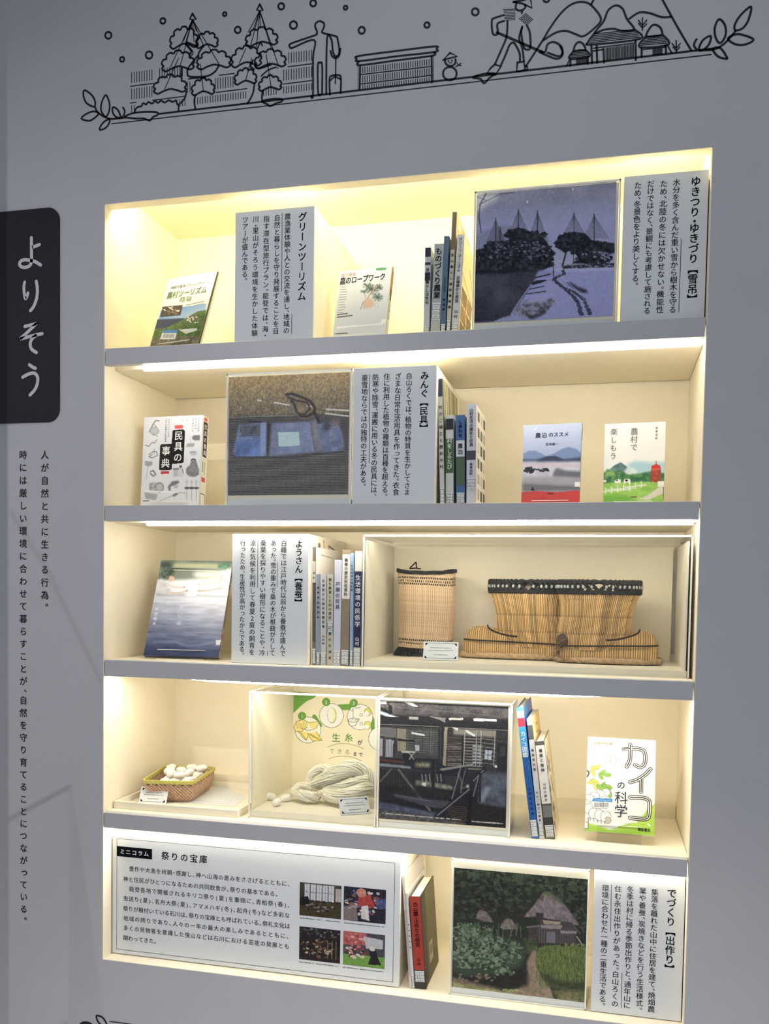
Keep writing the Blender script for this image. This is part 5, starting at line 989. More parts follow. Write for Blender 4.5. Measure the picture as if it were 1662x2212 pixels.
def cA(P):
    P.poly([(300, 500), (1000, 500), (1000, 1400), (300, 1400)], (236, 238, 236))
    P.grad([(470, 915), (800, 870), (760, 1250), (380, 1250)], (96, 150, 210), (170, 196, 220), (600, 890), (600, 990))
    P.poly([(430, 985), (640, 975), (600, 1040), (420, 1065), (400, 1070)], (34, 50, 92), 1, 1); P.poly([(640, 980), (740, 925), (800, 915), (760, 1200), (380, 1300), (400, 1060), (520, 1040), (580, 1010)], (92, 122, 62), 1, 1, tex=((60, 88, 48), 6, 3, 3)); P.clump((710, 985), 50, 26, 24, [(220, 216, 208), (90, 86, 80), (140, 120, 100)], 8, 3); P.poly([(600, 1060), (730, 1048), (735, 1065), (650, 1090)], (200, 205, 205)); P.poly([(560, 1110), (750, 1100), (740, 1180), (380, 1230), (400, 1120)], (84, 80, 66), 1, 1, tex=((130, 126, 110), 4, 5, 3))
    P.poly([(480, 892), (630, 878), (612, 955), (462, 968)], (52, 44, 44)); P.clump((545, 920), 55, 26, 20, [(210, 196, 180), (120, 100, 90), (30, 28, 30)], 10, 5); P.poly([(485, 1062), (592, 1060), (572, 1130), (462, 1130)], (226, 228, 228)); P.poly([(485, 1062), (592, 1060), (586, 1084), (478, 1086)], (60, 130, 190))
    for k in range(11): P.line([(492 + 7.5 * k, 1092), (486 + 7.5 * k, 1118)], 3, (50, 50, 52))
    P.poly([(612, 822), (648, 820), (640, 855), (604, 858)], (150, 158, 128)); P.poly([(660, 818), (694, 815), (688, 850), (652, 853)], (150, 158, 128)); P.line([(652, 880), (785, 852)], 5, (130, 130, 120)); P.line([(710, 882), (785, 868)], 4, (150, 150, 140))
faced('white rural tourism paperback with coast photo, leaning in the top left corner', 0.0761, 0.0654, -0.218, 0.3623, 0.1411, 0.2006, FL[0] + 0.0068, 0.011, (222, 226, 220), (236, 238, 236), cA, z1_, [('h', '持続可能なコミュニティへ', 540, 752, 815, 712, 0.0095, 1, GR2), ('h', '農村ツーリズム', 515, 808, 805, 768, 0.021, 1, GRN), ('h', '入門', 606, 840, 692, 834, 0.008, 1, WH)], 1.0, floor_z=FL[0],
    spine=((232, 232, 224), lambda P: P.poly([(0, 0), (0.5, 0), (0.5, 1), (0, 1)], (84, 96, 62)), ()), stand_label='clear acrylic stand under the rural tourism paperback')
z8_ = zz(660, 320, 4.155)
def cB(P):
    P.grad([(200, 1000), (850, 1000), (850, 1750), (200, 1750)], (238, 240, 242), (206, 212, 220), (500, 1100), (500, 1600))
    P.poly([(632, 1082), (645, 1074), (725, 1070), (733, 1082), (722, 1096), (640, 1102)], (96, 156, 110)); rs = random.Random(3)
    for cx_, cy_, n, q in ((600, 1270, 60, 60), (560, 1240, 40, 45), (650, 1340, 60, 48), (520, 1290, 26, 26), (660, 1250, 40, 38)):
        for _ in range(n): a = rs.uniform(0, 6.28); P.line([(cx_, cy_), (cx_ + q * math.cos(a), cy_ + q * 0.8 * math.sin(a))], 3.5, rs.choice([(70, 92, 88), (92, 116, 104), (52, 66, 66), (120, 140, 120)]), 0.65)
    P.line([(640, 1230), (570, 1330), (545, 1380)], 10, (196, 156, 120)); P.poly([(515, 1380), (540, 1350), (590, 1345), (625, 1395), (600, 1430), (520, 1445)], (214, 186, 160), 0.9, 2); P.line([(530, 1310), (545, 1345)], 4, (150, 130, 110)); P.ring((640, 1410), 16, 16, 3, (190, 170, 160)); P.line([(495, 1450), (520, 1385)], 8, (120, 124, 150), 0.7)
    for k in range(11): P.line([(318 - 2.6 * k, 1248 + 23 * k), (372 - 2.6 * k + rs.uniform(-12, 14), 1244 + 23 * k)], 8, (150, 150, 150), 0.75)
    P.line([(288, 1497), (378, 1485)], 9, (70, 72, 76)); P.line([(286, 1520), (422, 1502)], 9, (70, 72, 76)); P.poly([(285, 1605), (700, 1570), (700, 1580), (285, 1618)], (244, 246, 248), 0.9, 1); P.poly([(684, 1535), (725, 1530), (722, 1575), (678, 1572)], (236, 238, 240)); P.line([(268, 1668), (378, 1660)], 7, (60, 60, 64))
RED = ink('red', (216, 110, 84))
faced('white garden rope-work book with a pine drawing, centre of the top shelf', 0.5175, 0.0767, -0.1189, 0.2208, 0.1254, 0.1749, FL[0] + 0.006, 0.013, (216, 220, 222), (236, 238, 240), cB, z8_, [('h', '目で見る', 322, 1150, 458, 1128, 0.0095, 0, RED), ('h', '庭のロープワーク', 312, 1205, 722, 1142, 0.0185, 1, INK)], 1.0, floor_z=FL[0],
    spine=((226, 216, 190), lambda P: (P.clump((0.5, 0.2), 0.4, 0.1, 20, [(120, 110, 60), (200, 120, 80)], 0.2, 2), P.noise(4, .04, 3)), [('庭のロープワーク', 0.3, 0.72, 0.011, DGR)]), stand_label='clear acrylic stand under the garden rope-work book')
z9_ = zz(210, 760, 5.361)
def cC(P):
    P.poly([(450, 700), (1300, 700), (1300, 1800), (450, 1800)], (222, 226, 234)); g = (150, 152, 158); dk = (104, 106, 114); lt_ = (186, 190, 198)
    P.line([(605, 925), (655, 830), (680, 795), (720, 800)], 12, dk, 0.85); P.line([(655, 840), (690, 870), (665, 880)], 8, g); P.ell((665, 920), 55, 45, lt_, 0.9, 2); P.ring((665, 915), 50, 40, 6, g); P.line([(640, 960), (700, 975)], 8, g)
    P.line([(560, 1080), (600, 1095), (620, 1070), (640, 1050), (670, 1055), (690, 1020)], 9, dk, 0.8); P.line([(640, 1190), (600, 1215), (640, 1230), (700, 1200), (690, 1160), (660, 1150), (600, 1190)], 10, dk, 0.8); P.line([(665, 1125), (660, 1190)], 7, g)
    P.poly([(555, 1265), (640, 1270), (640, 1310), (590, 1335), (555, 1310)], g, 0.9, 1); P.line([(590, 1330), (570, 1480)], 10, lt_); P.line([(620, 1390), (650, 1375), (680, 1420), (650, 1440), (620, 1410)], 16, dk, 0.8)
    P.poly([(1110, 970), (1192, 965), (1192, 1025), (1130, 1025), (1100, 1010)], dk, 0.9, 1); P.line([(1080, 980), (1085, 1060)], 5, lt_); P.poly([(1045, 1062), (1135, 1058), (1120, 1100), (1030, 1102)], g, 0.8, 1); P.poly([(1075, 1150), (1160, 1150), (1150, 1200), (1085, 1200)], lt_, 1, 2); P.line([(1080, 1165), (1130, 1160)], 14, g)
    P.poly([(1088, 1262), (1130, 1245), (1150, 1262), (1160, 1300), (1185, 1370), (1180, 1425), (1130, 1450), (1060, 1440), (1030, 1400), (1035, 1350), (1075, 1310)], (112, 112, 118), 1, 1, tex=((150, 150, 156), 4, 3, 2)); P.line([(1088, 1255), (1112, 1240), (1140, 1250)], 12, (54, 54, 60))
    P.poly([(880, 1345), (945, 1340), (945, 1440), (885, 1445)], lt_, 1, 2); P.line([(885, 1360), (945, 1355)], 12, dk); P.ell((968, 1330), 18, 18, dk); P.poly([(955, 1350), (990, 1350), (998, 1445), (950, 1445)], (206, 208, 214), 1, 1); P.line([(988, 1360), (1000, 1410)], 8, dk)
    P.ell((720, 1570), 52, 58, g, 0.9, 1); P.ell((725, 1570), 34, 38, lt_); P.ring((720, 1570), 52, 58, 5, dk); P.poly([(600, 1520), (680, 1510), (670, 1620), (610, 1610)], lt_, 1, 2, tex=((140, 142, 150), 5, 2, 3)); P.poly([(820, 1560), (870, 1500), (940, 1490), (955, 1515), (900, 1545), (855, 1560), (850, 1610), (830, 1610)], dk, 0.85, 1); P.poly([(890, 1545), (940, 1540), (935, 1580), (890, 1580)], lt_)
    for x in (1040, 1095, 1150): P.ell((x, 1505), 16, 22, (196, 200, 206)); P.line([(x, 1530), (x, 1600)], 12, lt_); P.line([(x - 16, 1578), (x + 18, 1578)], 22, (78, 80, 88)); P.line([(x, 1600), (x, 1720)], 6, g)
    P.poly([(545, 1625), (700, 1650), (680, 1720), (560, 1700)], g, 0.8, 2); P.line([(560, 1610), (1070, 1640)], 12, (240, 242, 246)); P.line([(700, 1740), (960, 1630), (1050, 1640)], 12, lt_); P.ell((905, 1655), 36, 16, dk, 0.8, 1, rot=-0.5); P.line([(535, 1727), (600, 1727)], 8, (60, 60, 66)); P.line([(985, 800), (1000, 790)], 8, lt_); P.line([(1030, 790), (1050, 800)], 8, lt_)
    P.poly([(885, 905), (1000, 900), (1018, 915), (1002, 1280), (985, 1290), (870, 1300), (866, 1355), (850, 1370), (735, 1375), (720, 1360), (730, 1085), (745, 1070), (865, 1065), (872, 920)], (16, 16, 20))
    P.poly([(905, 852), (990, 848), (998, 868), (990, 888), (905, 892), (897, 872)], (222, 96, 90)); P.poly([(742, 1385), (830, 1380), (838, 1398), (828, 1413), (745, 1418), (735, 1402)], (190, 64, 66))
def spC(P): P.poly([(0.2, 0.06), (0.85, 0.06), (0.85, 0.44), (0.2, 0.44)], (24, 24, 26)); P.poly([(0.25, 0.01), (0.8, 0.01), (0.8, 0.05), (0.25, 0.05)], (226, 110, 100)); P.poly([(0.15, 0.66), (0.8, 0.66), (0.8, 0.71), (0.15, 0.71)], (200, 90, 84)); P.poly([(0.1, 0.84), (0.85, 0.84), (0.85, 0.98), (0.1, 0.98)], (236, 236, 226)); P.line([(0.1, 0.84), (0.85, 0.84), (0.85, 0.98), (0.1, 0.98), (0.1, 0.84)], 0.05, (60, 60, 60)); P.line([(0.3, 0.5), (0.3, 0.6)], 0.1, (90, 90, 90)); P.line([(0.6, 0.5), (0.6, 0.62)], 0.08, (120, 120, 120))
faced('white folk tool encyclopaedia with black title block, left end of the second shelf', 0.0263, 0.1213, -0.0329, 0.077, 0.1558, 0.2219, FL[1] + 0.0048, 0.030, (224, 226, 228), (222, 226, 234), cC, z9_, [('v', '民具の', 942, 908, 1285, 0.0232, 1, WH), ('v', '事典', 797, 1075, 1360, 0.0235, 1, WH), ('v', '日本の伝統と生活道具', 797, 780, 1050, 0.0045, 1, GR2), ('v', '写真でわかる図鑑', 832, 780, 990, 0.0040, 0, GR2), ('v', '山村生活史図鑑', 1178, 765, 925, 0.0040, 0, GR2), ('v', '民俗事典', 1145, 765, 905, 0.0040, 0, GR2), ('v', '民具事典日本', 1112, 765, 930, 0.0040, 0, GR2)], 1.0, floor_z=FL[1],
    spine=((236, 236, 228), spC, [('民具の事典', 0.08, 0.43, 0.014, WH)]), stand_label='clear acrylic stand under the folk tool encyclopaedia')
z10_ = zz(930, 700, 2.638)
def cD(P):
    P.grad([(500, 550), (900, 550), (900, 1050), (500, 1050)], (196, 208, 236), (170, 184, 216), (700, 560), (700, 720))
    P.poly([(530, 770), (530, 740), (560, 722), (600, 722), (640, 740), (660, 752), (710, 735), (750, 712), (790, 700), (830, 712), (862, 735), (862, 790), (530, 800)], (122, 142, 186), 1, 1); P.poly([(528, 768), (600, 770), (660, 755), (710, 752), (760, 768), (862, 755), (862, 800), (528, 800)], (84, 100, 134), 1, 1); P.poly([(610, 778), (660, 756), (715, 752), (765, 775), (862, 765), (862, 790), (610, 795)], (56, 68, 92), 1, 1)
    P.poly([(526, 785), (862, 782), (862, 950), (522, 960)], (182, 184, 204), 1, 3, tex=((206, 208, 222), 14, 3, 2)); P.poly([(530, 800), (700, 795), (862, 805), (862, 815), (530, 815)], (212, 190, 206), 0.6, 3)
    P.clump((570, 832), 34, 14, 26, [(30, 34, 40), (44, 50, 58)], 9, 2); P.clump((640, 832), 34, 10, 20, [(40, 46, 54)], 8, 3); P.poly([(700, 850), (720, 820), (770, 835), (862, 842), (862, 880), (700, 870)], (84, 86, 100), 0.8, 3); P.poly([(524, 900), (862, 920), (862, 955), (522, 960)], (92, 90, 98), 0.8, 6); P.poly([(526, 870), (862, 870), (862, 915), (526, 905)], (150, 150, 162), 0.7, 4)
    P.poly([(572, 950), (584, 924), (596, 950)], (36, 38, 40)); P.poly([(520, 958), (600, 952), (730, 958), (862, 946), (862, 1030), (518, 1030)], (196, 70, 70), 1, 0.5); P.line([(670, 966), (700, 966)], 8, (110, 30, 36)); P.line([(640, 1010), (650, 960)], 3, (160, 50, 52), 0.7); P.poly([(824, 900), (862, 898), (862, 928), (824, 928)], (240, 240, 238)); P.poly([(583, 610), (612, 580), (605, 602)], (220, 230, 246), 0.8)
faced('blue misty mountain paperback with red lower edge on the second shelf', 0.9361, 0.1582, -0.0853, 0.0539, 0.1268, 0.184, FL[1] + 0.004, 0.011, (206, 212, 222), (190, 200, 230), cD, z10_, [('h', '農泊', 597, 637, 668, 632, 0.0125, 1, DGR), ('h', 'のススメ', 674, 632, 790, 627, 0.0112, 1, DGR), ('h', '宮林静一', 657, 687, 732, 683, 0.0068, 1, DGR)], 1.0, floor_z=FL[1],
    spine=((214, 212, 206), lambda P: P.poly([(0, 0.05), (1, 0.05), (1, 0.2), (0, 0.2)], (120, 112, 104)), ()), stand_label='clear acrylic stand under the misty mountain paperback')
def cE(P):
    P.poly([(950, 540), (1360, 540), (1360, 1050), (950, 1050)], (244, 246, 244)); P.poly([(1120, 800), (1170, 780), (1260, 790), (1340, 785), (1340, 860), (1120, 850)], (176, 214, 226), 1, 5); P.poly([(1020, 830), (1050, 805), (1085, 788), (1120, 812), (1160, 850), (1000, 850)], (74, 106, 112), 1, 1, tex=((120, 150, 150), 8, 3, 2))
    P.poly([(1095, 850), (1130, 810), (1180, 830), (1170, 860), (1110, 862)], (228, 238, 240), 0.9, 3); P.poly([(988, 850), (1010, 826), (1040, 840), (1080, 832), (1130, 858), (1200, 850), (1250, 840), (1335, 850), (1335, 930), (985, 930)], (52, 104, 78), 1, 2, tex=((98, 150, 84), 7, 5, 3)); P.poly([(1000, 840), (1040, 838), (1060, 860), (1000, 870)], (150, 196, 120), 0.8, 2)
    P.poly([(985, 905), (1340, 895), (1340, 1020), (982, 1020)], (138, 194, 86), 1, 2, tex=((176, 218, 120), 10, 6, 2)); P.poly([(985, 975), (1100, 970), (1180, 1000), (1100, 1020), (985, 1020)], (120, 184, 76), 1, 4); P.poly([(1310, 925), (1340, 925), (1340, 960), (1250, 1000), (1180, 1000), (1240, 975)], (222, 220, 210), 1, 1)
    for y, x0_, x1_ in ((930, 1100, 1230), (945, 1010, 1160), (955, 985, 1140)): P.line([(x0_, y), (x1_, y - 12)], 5, (240, 242, 240))
    for k in range(7): P.line([(1000 + 34 * k, 968 - 6 * k), (1000 + 34 * k, 935 - 6 * k)], 5, (240, 242, 240))
    P.poly([(1050, 895), (1062, 884), (1085, 886), (1084, 905), (1052, 906)], (240, 242, 240)); P.poly([(1103, 890), (1112, 882), (1140, 884), (1142, 905), (1136, 916), (1128, 902), (1112, 904), (1104, 914)], (240, 242, 240)); P.ell((1118, 892), 8, 7, (30, 32, 34)); P.ell((1064, 890), 6, 5, (60, 62, 60)); P.ell((995, 895), 10, 8, (228, 232, 228))
    P.poly([(1258, 828), (1316, 826), (1314, 902), (1256, 900)], (186, 92, 70), 1, 0.5, tex=((150, 66, 52), 4, 3, 3)); P.poly([(1258, 830), (1262, 808), (1288, 797), (1310, 806), (1316, 828)], (212, 66, 56)); P.line([(1288, 800), (1288, 784)], 5, (200, 60, 50)); P.line([(1262, 828), (1314, 826)], 5, (232, 120, 100)); P.poly([(1296, 897), (1340, 895), (1340, 926), (1296, 926)], (244, 244, 240)); P.line([(1330, 930), (1328, 1000)], 4, (60, 60, 60)); P.line([(1145, 987), (1175, 984)], 8, (120, 110, 90))
faced('white paperback with watercolour farm, cows and red silo on the second shelf', 1.1122, 0.185, -0.0872, -0.0, 0.1275, 0.1847, FL[1] + 0.004, 0.010, (236, 238, 232), (244, 246, 244), cE, z10_, [('v', '農村で', 1162, 590, 725, 0.0165, 0, GR2), ('v', '楽しもう', 1045, 592, 775, 0.0155, 0, GR2), ('v', '林美由紀', 1290, 583, 660, 0.0052, 1, GR2)], 1.0, floor_z=FL[1], stand_label='clear acrylic stand under the farm watercolour paperback')
z11_ = zz(210, 1080, 5.361)
def cF(P):
    P.poly([(500, 690), (1600, 690), (1600, 1850), (500, 1850)], (140, 152, 182))
    P.poly([(750, 700), (1570, 710), (1545, 920), (690, 940)], (88, 102, 92), 1, 2, tex=((122, 134, 116), 14, 3, 2)); P.poly([(900, 730), (1420, 735), (1400, 800), (880, 790)], (168, 172, 148), 1, 5); P.line([(870, 795), (1400, 808)], 14, (64, 72, 66)); P.line([(890, 812), (1390, 825)], 6, (226, 228, 216)); P.poly([(740, 720), (850, 720), (860, 780), (740, 800)], (50, 62, 62), 0.9, 5)
    P.poly([(880, 825), (1380, 835), (1360, 915), (860, 915)], (110, 122, 112), 1, 4); P.poly([(1120, 830), (1560, 800), (1550, 930), (1130, 900)], (226, 232, 226), 0.9, 8)
    P.poly([(690, 930), (1550, 910), (1520, 1120), (650, 1130)], (224, 226, 232), 1, 5); P.ell((820, 848), 80, 68, (44, 58, 56), 1, 1, tex=((92, 108, 100), 8, 3, 3)); P.ell((862, 912), 34, 34, (206, 176, 162), 1, 2); P.poly([(690, 930), (740, 910), (800, 960), (860, 1050), (830, 1090), (680, 1110), (665, 1080)], (190, 192, 200), 1, 3, tex=((222, 222, 228), 12, 6, 2)); P.line([(800, 965), (880, 1010), (990, 1015)], 16, (210, 198, 194)); P.line([(850, 1075), (960, 1075), (1040, 1055)], 20, (204, 188, 184)); P.ell((1040, 1052), 18, 12, (186, 140, 134)); P.ell((1010, 1010), 15, 10, (190, 146, 140))
    P.ell((1470, 770), 66, 48, (112, 156, 132), 1, 4, tex=((60, 100, 84), 8, 6, 2)); P.poly([(1440, 830), (1540, 790), (1560, 900), (1530, 1080), (1420, 960)], (228, 236, 238), 1, 5); P.line([(1440, 940), (1320, 960), (1180, 985)], 18, (198, 192, 180)); P.line([(1440, 1020), (1300, 1050), (1170, 1055)], 22, (152, 142, 128)); P.ell((1180, 980), 14, 12, (190, 160, 150)); P.ell((1180, 1052), 16, 14, (160, 130, 120)); P.line([(1440, 880), (1430, 960)], 14, (110, 160, 140), 0.6)
    P.poly([(1150, 1090), (1510, 1120), (1505, 1140), (1150, 1108)], (132, 140, 160), 0.8, 3); P.poly([(670, 1090), (850, 1095), (1050, 1080), (1000, 1110), (700, 1120)], (134, 138, 150), 0.8, 4)
    P.grad([(640, 1120), (1530, 1130), (1420, 1840), (510, 1830)], (222, 226, 238), (58, 68, 104), (1100, 1140), (850, 1800), 0.96, 3)
    M = P.pmask([(640, 1150), (1530, 1130), (1420, 1840), (510, 1830)]); N = (fbm(P.H, P.W, (7, 40), 5) - 0.5) * 70; P.A = np.clip(P.A + (N * M)[..., None], 0, 255)
    P.line([(660, 1645), (900, 1640), (1050, 1700), (1180, 1690), (1390, 1630)], 26, (150, 162, 196), 0.5, 6); P.line([(700, 1720), (880, 1790), (1100, 1730), (1400, 1700)], 18, (120, 132, 170), 0.5, 5); P.poly([(540, 1700), (1430, 1720), (1420, 1840), (510, 1830)], (48, 58, 92), 0.45, 8)
    P.poly([(1380, 1622), (1442, 1622), (1440, 1680), (1372, 1678)], (238, 240, 238)); P.line([(1425, 1658), (1440, 1658)], 6, (60, 60, 60))
def spF(P): P.poly([(0, 0), (1, 0), (1, 0.7), (0, 0.7)], (150, 148, 128)); P.poly([(0, 0.7), (1, 0.7), (1, 1), (0, 1)], (214, 200, 180)); P.ell((0.5, 0.78), 0.4, 0.03, (216, 90, 60)); P.clump((0.5, 0.9), 0.4, 0.07, 14, [(90, 80, 70), (230, 226, 214)], 0.1, 3)
faced('large slate-blue photo book of two children at a river, left end of the third shelf', 0.0625, 0.0733, 0.1133, 0.4489, 0.1833, 0.2553, FL[2] + 0.0074, 0.010, (60, 66, 86), (140, 152, 182), cF, z11_, [('v', '大西暢夫', 678, 1235, 1460, 0.0098, 0, WH), ('v', '遠い樹', 965, 1190, 1475, 0.0120, 0, ink('pale', (206, 214, 228)))], 0.95, floor_z=FL[2], spine=((150, 148, 128), spF, ()), stand_label='clear acrylic stand under the large river photo book')
z12_ = zz(1100, 1450, 3.777)
KST = []
def cG(P):
    P.poly([(600, 500), (1220, 500), (1220, 1360), (600, 1360)], (246, 248, 244)); P.poly([(640, 620), (760, 600), (760, 720), (630, 760)], (246, 238, 216), 0.7, 8)
    for c, rt in (((800, 712), 0.9), ((852, 722), -0.9)): P.ell(c, 40, 24, (236, 238, 236), 1, 1, rot=-rt + (1.6 if rt > 0 else 1.2)); P.ring(c, 26, 34, 3.5, (128, 124, 120))
    P.poly([(618, 1220), (640, 1200), (700, 1215), (820, 1290), (880, 1270), (960, 1240), (1040, 1235), (1100, 1170), (1140, 1110), (1195, 1080), (1195, 1345), (614, 1305)], (184, 222, 94), 1, 1); P.poly([(614, 1260), (700, 1265), (820, 1300), (1195, 1300), (1195, 1345), (614, 1305)], (158, 200, 76), 0.7, 3); P.poly([(618, 1195), (700, 1205), (770, 1240), (830, 1275), (880, 1262), (900, 1272), (830, 1296), (760, 1270), (650, 1240)], (246, 248, 244), 1, 1); P.line([(860, 1268), (900, 1255), (960, 1245), (1000, 1230), (1040, 1238)], 6, (246, 248, 244)); P.line([(830, 1290), (880, 1275), (930, 1262), (985, 1250)], 2.5, (120, 120, 120))
    L1, L2, OL = (226, 226, 116), (150, 196, 96), (92, 110, 60)
    for x, y, a, s_, c in ((700, 790, 0.3, 34, L1), (680, 800, 2.0, 30, L1), (720, 780, -0.5, 30, L1), (760, 830, -0.7, 36, L2), (800, 845, 0.1, 36, L2), (750, 860, 1.0, 32, L2), (670, 900, 2.6, 34, L1), (700, 905, 0.2, 36, L1), (705, 935, 1.3, 36, L1), (765, 930, -0.9, 32, L2), (800, 945, 0.2, 44, L2), (750, 950, 0.6, 40, L2), (815, 990, 1.2, 44, L2), (690, 830, 1.2, 30, L1)):
        P.ell((x, y), s_ * 1.05, s_ * 0.48, OL, 1, rot=a); P.ell((x, y), s_, s_ * 0.40, c, 1, rot=a); P.line([(x - s_ * .8 * math.cos(a), y - s_ * .8 * math.sin(a)), (x + s_ * .8 * math.cos(a), y + s_ * .8 * math.sin(a))], 2.5, OL, 0.8)
    O2 = (96, 98, 96); W2 = (246, 248, 246)
    P.line([(640, 810), (655, 830), (640, 860)], 12, (70, 72, 70)); 
    for x, y, rx, ry, a in ((790, 990, 34, 30, 0), (745, 1000, 40, 28, 0), (700, 1015, 38, 28, .2), (660, 1035, 36, 26, .4)): P.ell((x, y), rx + 3, ry + 3, O2, 1, rot=a); P.ell((x, y), rx, ry, W2, 1, rot=a)
    for x, y, rx, ry, a in ((650, 1120, 36, 40, 0), (690, 1160, 38, 42, 0), (740, 1175, 40, 44, 0), (790, 1185, 42, 46, 0)): P.ell((x, y), rx + 3, ry + 3, O2, 1, rot=a); P.ell((x, y), rx, ry, W2, 1, rot=a)
    P.ell((808, 1215), 27, 30, O2); P.ell((808, 1215), 24, 27, (206, 204, 184)); P.line([(770, 1160), (800, 1150), (825, 1160)], 4, (200, 200, 150)); 
    for k in range(5): P.line([(660 + 30 * k, 1190 + 9 * k), (665 + 30 * k, 1215 + 9 * k)], 5, O2)
    P.poly([(690, 1035), (845, 1038), (845, 1068), (675, 1062)], (60, 134, 200)); P.line([(700, 1050), (830, 1053)], 7, (170, 210, 236), 0.8); P.poly([(675, 1062), (845, 1068), (842, 1130), (700, 1125)], (250, 250, 248), 0.9)
    for k in range(15): P.line([(702 + 7.9 * k, 1073), (701 + 7.9 * k, 1108)], 3.2 if k % 3 else 5, (60, 60, 62))
    P.line([(702, 1117), (800, 1121)], 5, (90, 90, 92), 0.8)
    KST.clear()
    def dbl(pts, w_=30):
        KST.append((spline(pts, 6), w_))
    dbl([(935, 635), (985, 632)], 24); dbl([(990, 600), (990, 680), (985, 730), (962, 778)]); dbl([(1010, 632), (1060, 634), (1100, 650), (1113, 700), (1105, 760), (1070, 782), (1030, 765)]); dbl([(1155, 800), (1110, 845), (1050, 885), (990, 905)]); dbl([(1080, 880), (1078, 985)], 28); dbl([(990, 1030), (1080, 1032), (1130, 1045), (1148, 1080), (1145, 1160), (1130, 1200), (1080, 1206), (990, 1196)], 30)
    P.poly([(618, 1190), (648, 1192), (646, 1285), (616, 1282)], (240, 242, 238)); P.line([(648, 1192), (646, 1285), (616, 1282)], 4, (70, 72, 70)); P.line([(618, 1230), (648, 1232)], 3, (90, 90, 90)); P.poly([(1132, 1238), (1145, 1250), (1160, 1255), (1150, 1265), (1135, 1260)], (246, 248, 244))
rG, SG = faced('white and lime-green silkworm science book, right end of the fourth shelf', 1.0935, 0.0834, -0.0181, 0.3565, 0.1427, 0.2037, FL[3] + 0.022, 0.013, (232, 236, 226), (246, 248, 244), cG, z12_, [('h', 'の', 880, 930, 950, 930, 0.0180, 1, DGR), ('v', '科学', 915, 980, 1195, 0.0285, 0, DGR), ('h', '日本蚕糸学会編', 668, 583, 845, 593, 0.0058, 1, ink('brown', (160, 130, 70))), ('h', '朝倉書店', 1053, 1292, 1153, 1296, 0.0078, 1, INK)], 0.95, floor_z=FL[3], stand_label='clear acrylic stand under the silkworm science book')

for pts, w_ in KST:
    for i, (q, m_, nm) in enumerate(((w_ + 2, ink('dark_warm_grey', (46, 42, 40)), 'title_outline'), (w_ - 9, ink('title_cream', (240, 238, 226)), 'title_fill'), (7, ink('dark_warm_grey', (46, 42, 40)), 'title_centre_line'))):
        mb = MB(); stroke(mb, SG, pts, q * 0.000283, z12_, 0.0008 + 0.00015 * i); mb.build(nm, m_, rG)
# ---------------------------------------------------------------- display case with straw work (third shelf)
def caption_card(label, P0, yaw, lean, w_, h_, seed):
    """small white card leaning on a wedge; P0 bottom left corner"""
    u = np.array([math.cos(yaw), math.sin(yaw), 0]); n = np.array([-math.sin(yaw), math.cos(yaw), 0]); up = np.array([0, 0, 1]) * math.cos(lean) + n * math.sin(lean); bk = np.cross(u, up) * -1
    bk = bk if bk @ n > 0 else -bk; P0 = np.array(P0, float); fr = frame(u, bk, up, P0)
    r = thing('caption_card', label, 'label card', P0 + u * w_ / 2)
    box('card', (0, 0, 0), (w_, 0.0010, h_), WHITE, r, 0, fr); S = Surf(fr([[0, 0, h_]])[0], u, -up, w_, h_); S.N = -bk; mb = MB(); rs = random.Random(seed)
    e = 0.004; stroke(mb, S, [(e, e), (w_ - e, e)], 0.0007, None, 0.0003); stroke(mb, S, [(e, h_ - e), (w_ - e, h_ - e)], 0.0007, None, 0.0003)
    for cx_, cy_, sx, sy in ((e, e, 1, 1), (w_ - e, e, -1, 1), (e, h_ - e, 1, -1), (w_ - e, h_ - e, -1, -1)): fill(mb, S, [(cx_, cy_), (cx_ + sx * 0.006, cy_), (cx_ + sx * 0.0035, cy_ + sy * 0.0025), (cx_ + sx * 0.0015, cy_ + sy * 0.005), (cx_, cy_ + sy * 0.006)][::sx * sy], None, 0.0003)
    mb.build('corner_ornament', INK, r); mb = MB()
    for row, (a, b) in ((0.34, (0.2, 0.8)), (0.48, (0.14, 0.86)), (0.72, (0.3, 0.7))):
        x = a * w_
        while x < b * w_:
            k = rs.uniform(0.0008, 0.0017); q = rs.uniform(0.0010, 0.0019); v = row * h_; fill(mb, S, [(x, v - q / 2), (x + k, v - q / 2), (x + k, v + q / 2), (x, v + q / 2)], None, 0.0003); x += k + 0.0006
    mb.build('printed_marks', mat('ink_soft', (96, 94, 92), 0.6), r)
    W0 = fr([[w_ * 0.3, 0.0012, 0.001], [w_ * 0.7, 0.0012, 0.001], [w_ * 0.3, 0.0012, h_ * 0.7], [w_ * 0.7, 0.0012, h_ * 0.7]])
    Gz = P0[2]; W1 = W0[:2] + n * (h_ * 0.7 * math.sin(lean) + 0.010); W1[:, 2] = Gz + 0.0005
    obj('prop', np.concatenate([W0, W1]), [(0, 1, 3, 2), (0, 4, 5, 1), (2, 3, 5, 4), (0, 2, 4), (1, 5, 3)], WHITE, r); return r
def lined_case(label, x0, x1, z0, z1, d, back, base_h):
    r = thing('display_case', label, 'display case', ((x0 + x1) / 2, (d + back) / 2, z0)); acrylic_case(r, x0, x1, d, back, z0, z1)
    box('base_slab', (x0 + 0.0035, d + 0.006, z0 + 0.0003), (x1 - 0.0035, back - 0.0005, z0 + base_h), WARMW, r, 0.0005); return r
ZS3 = FL[2] + 0.0003; ZB3 = ZS3 + 0.0155
rc = lined_case('long clear display case holding the woven cylinder and straw boots', 0.6015, 1.2925, ZS3, 1.661, 0.060, 0.341, 0.0155)
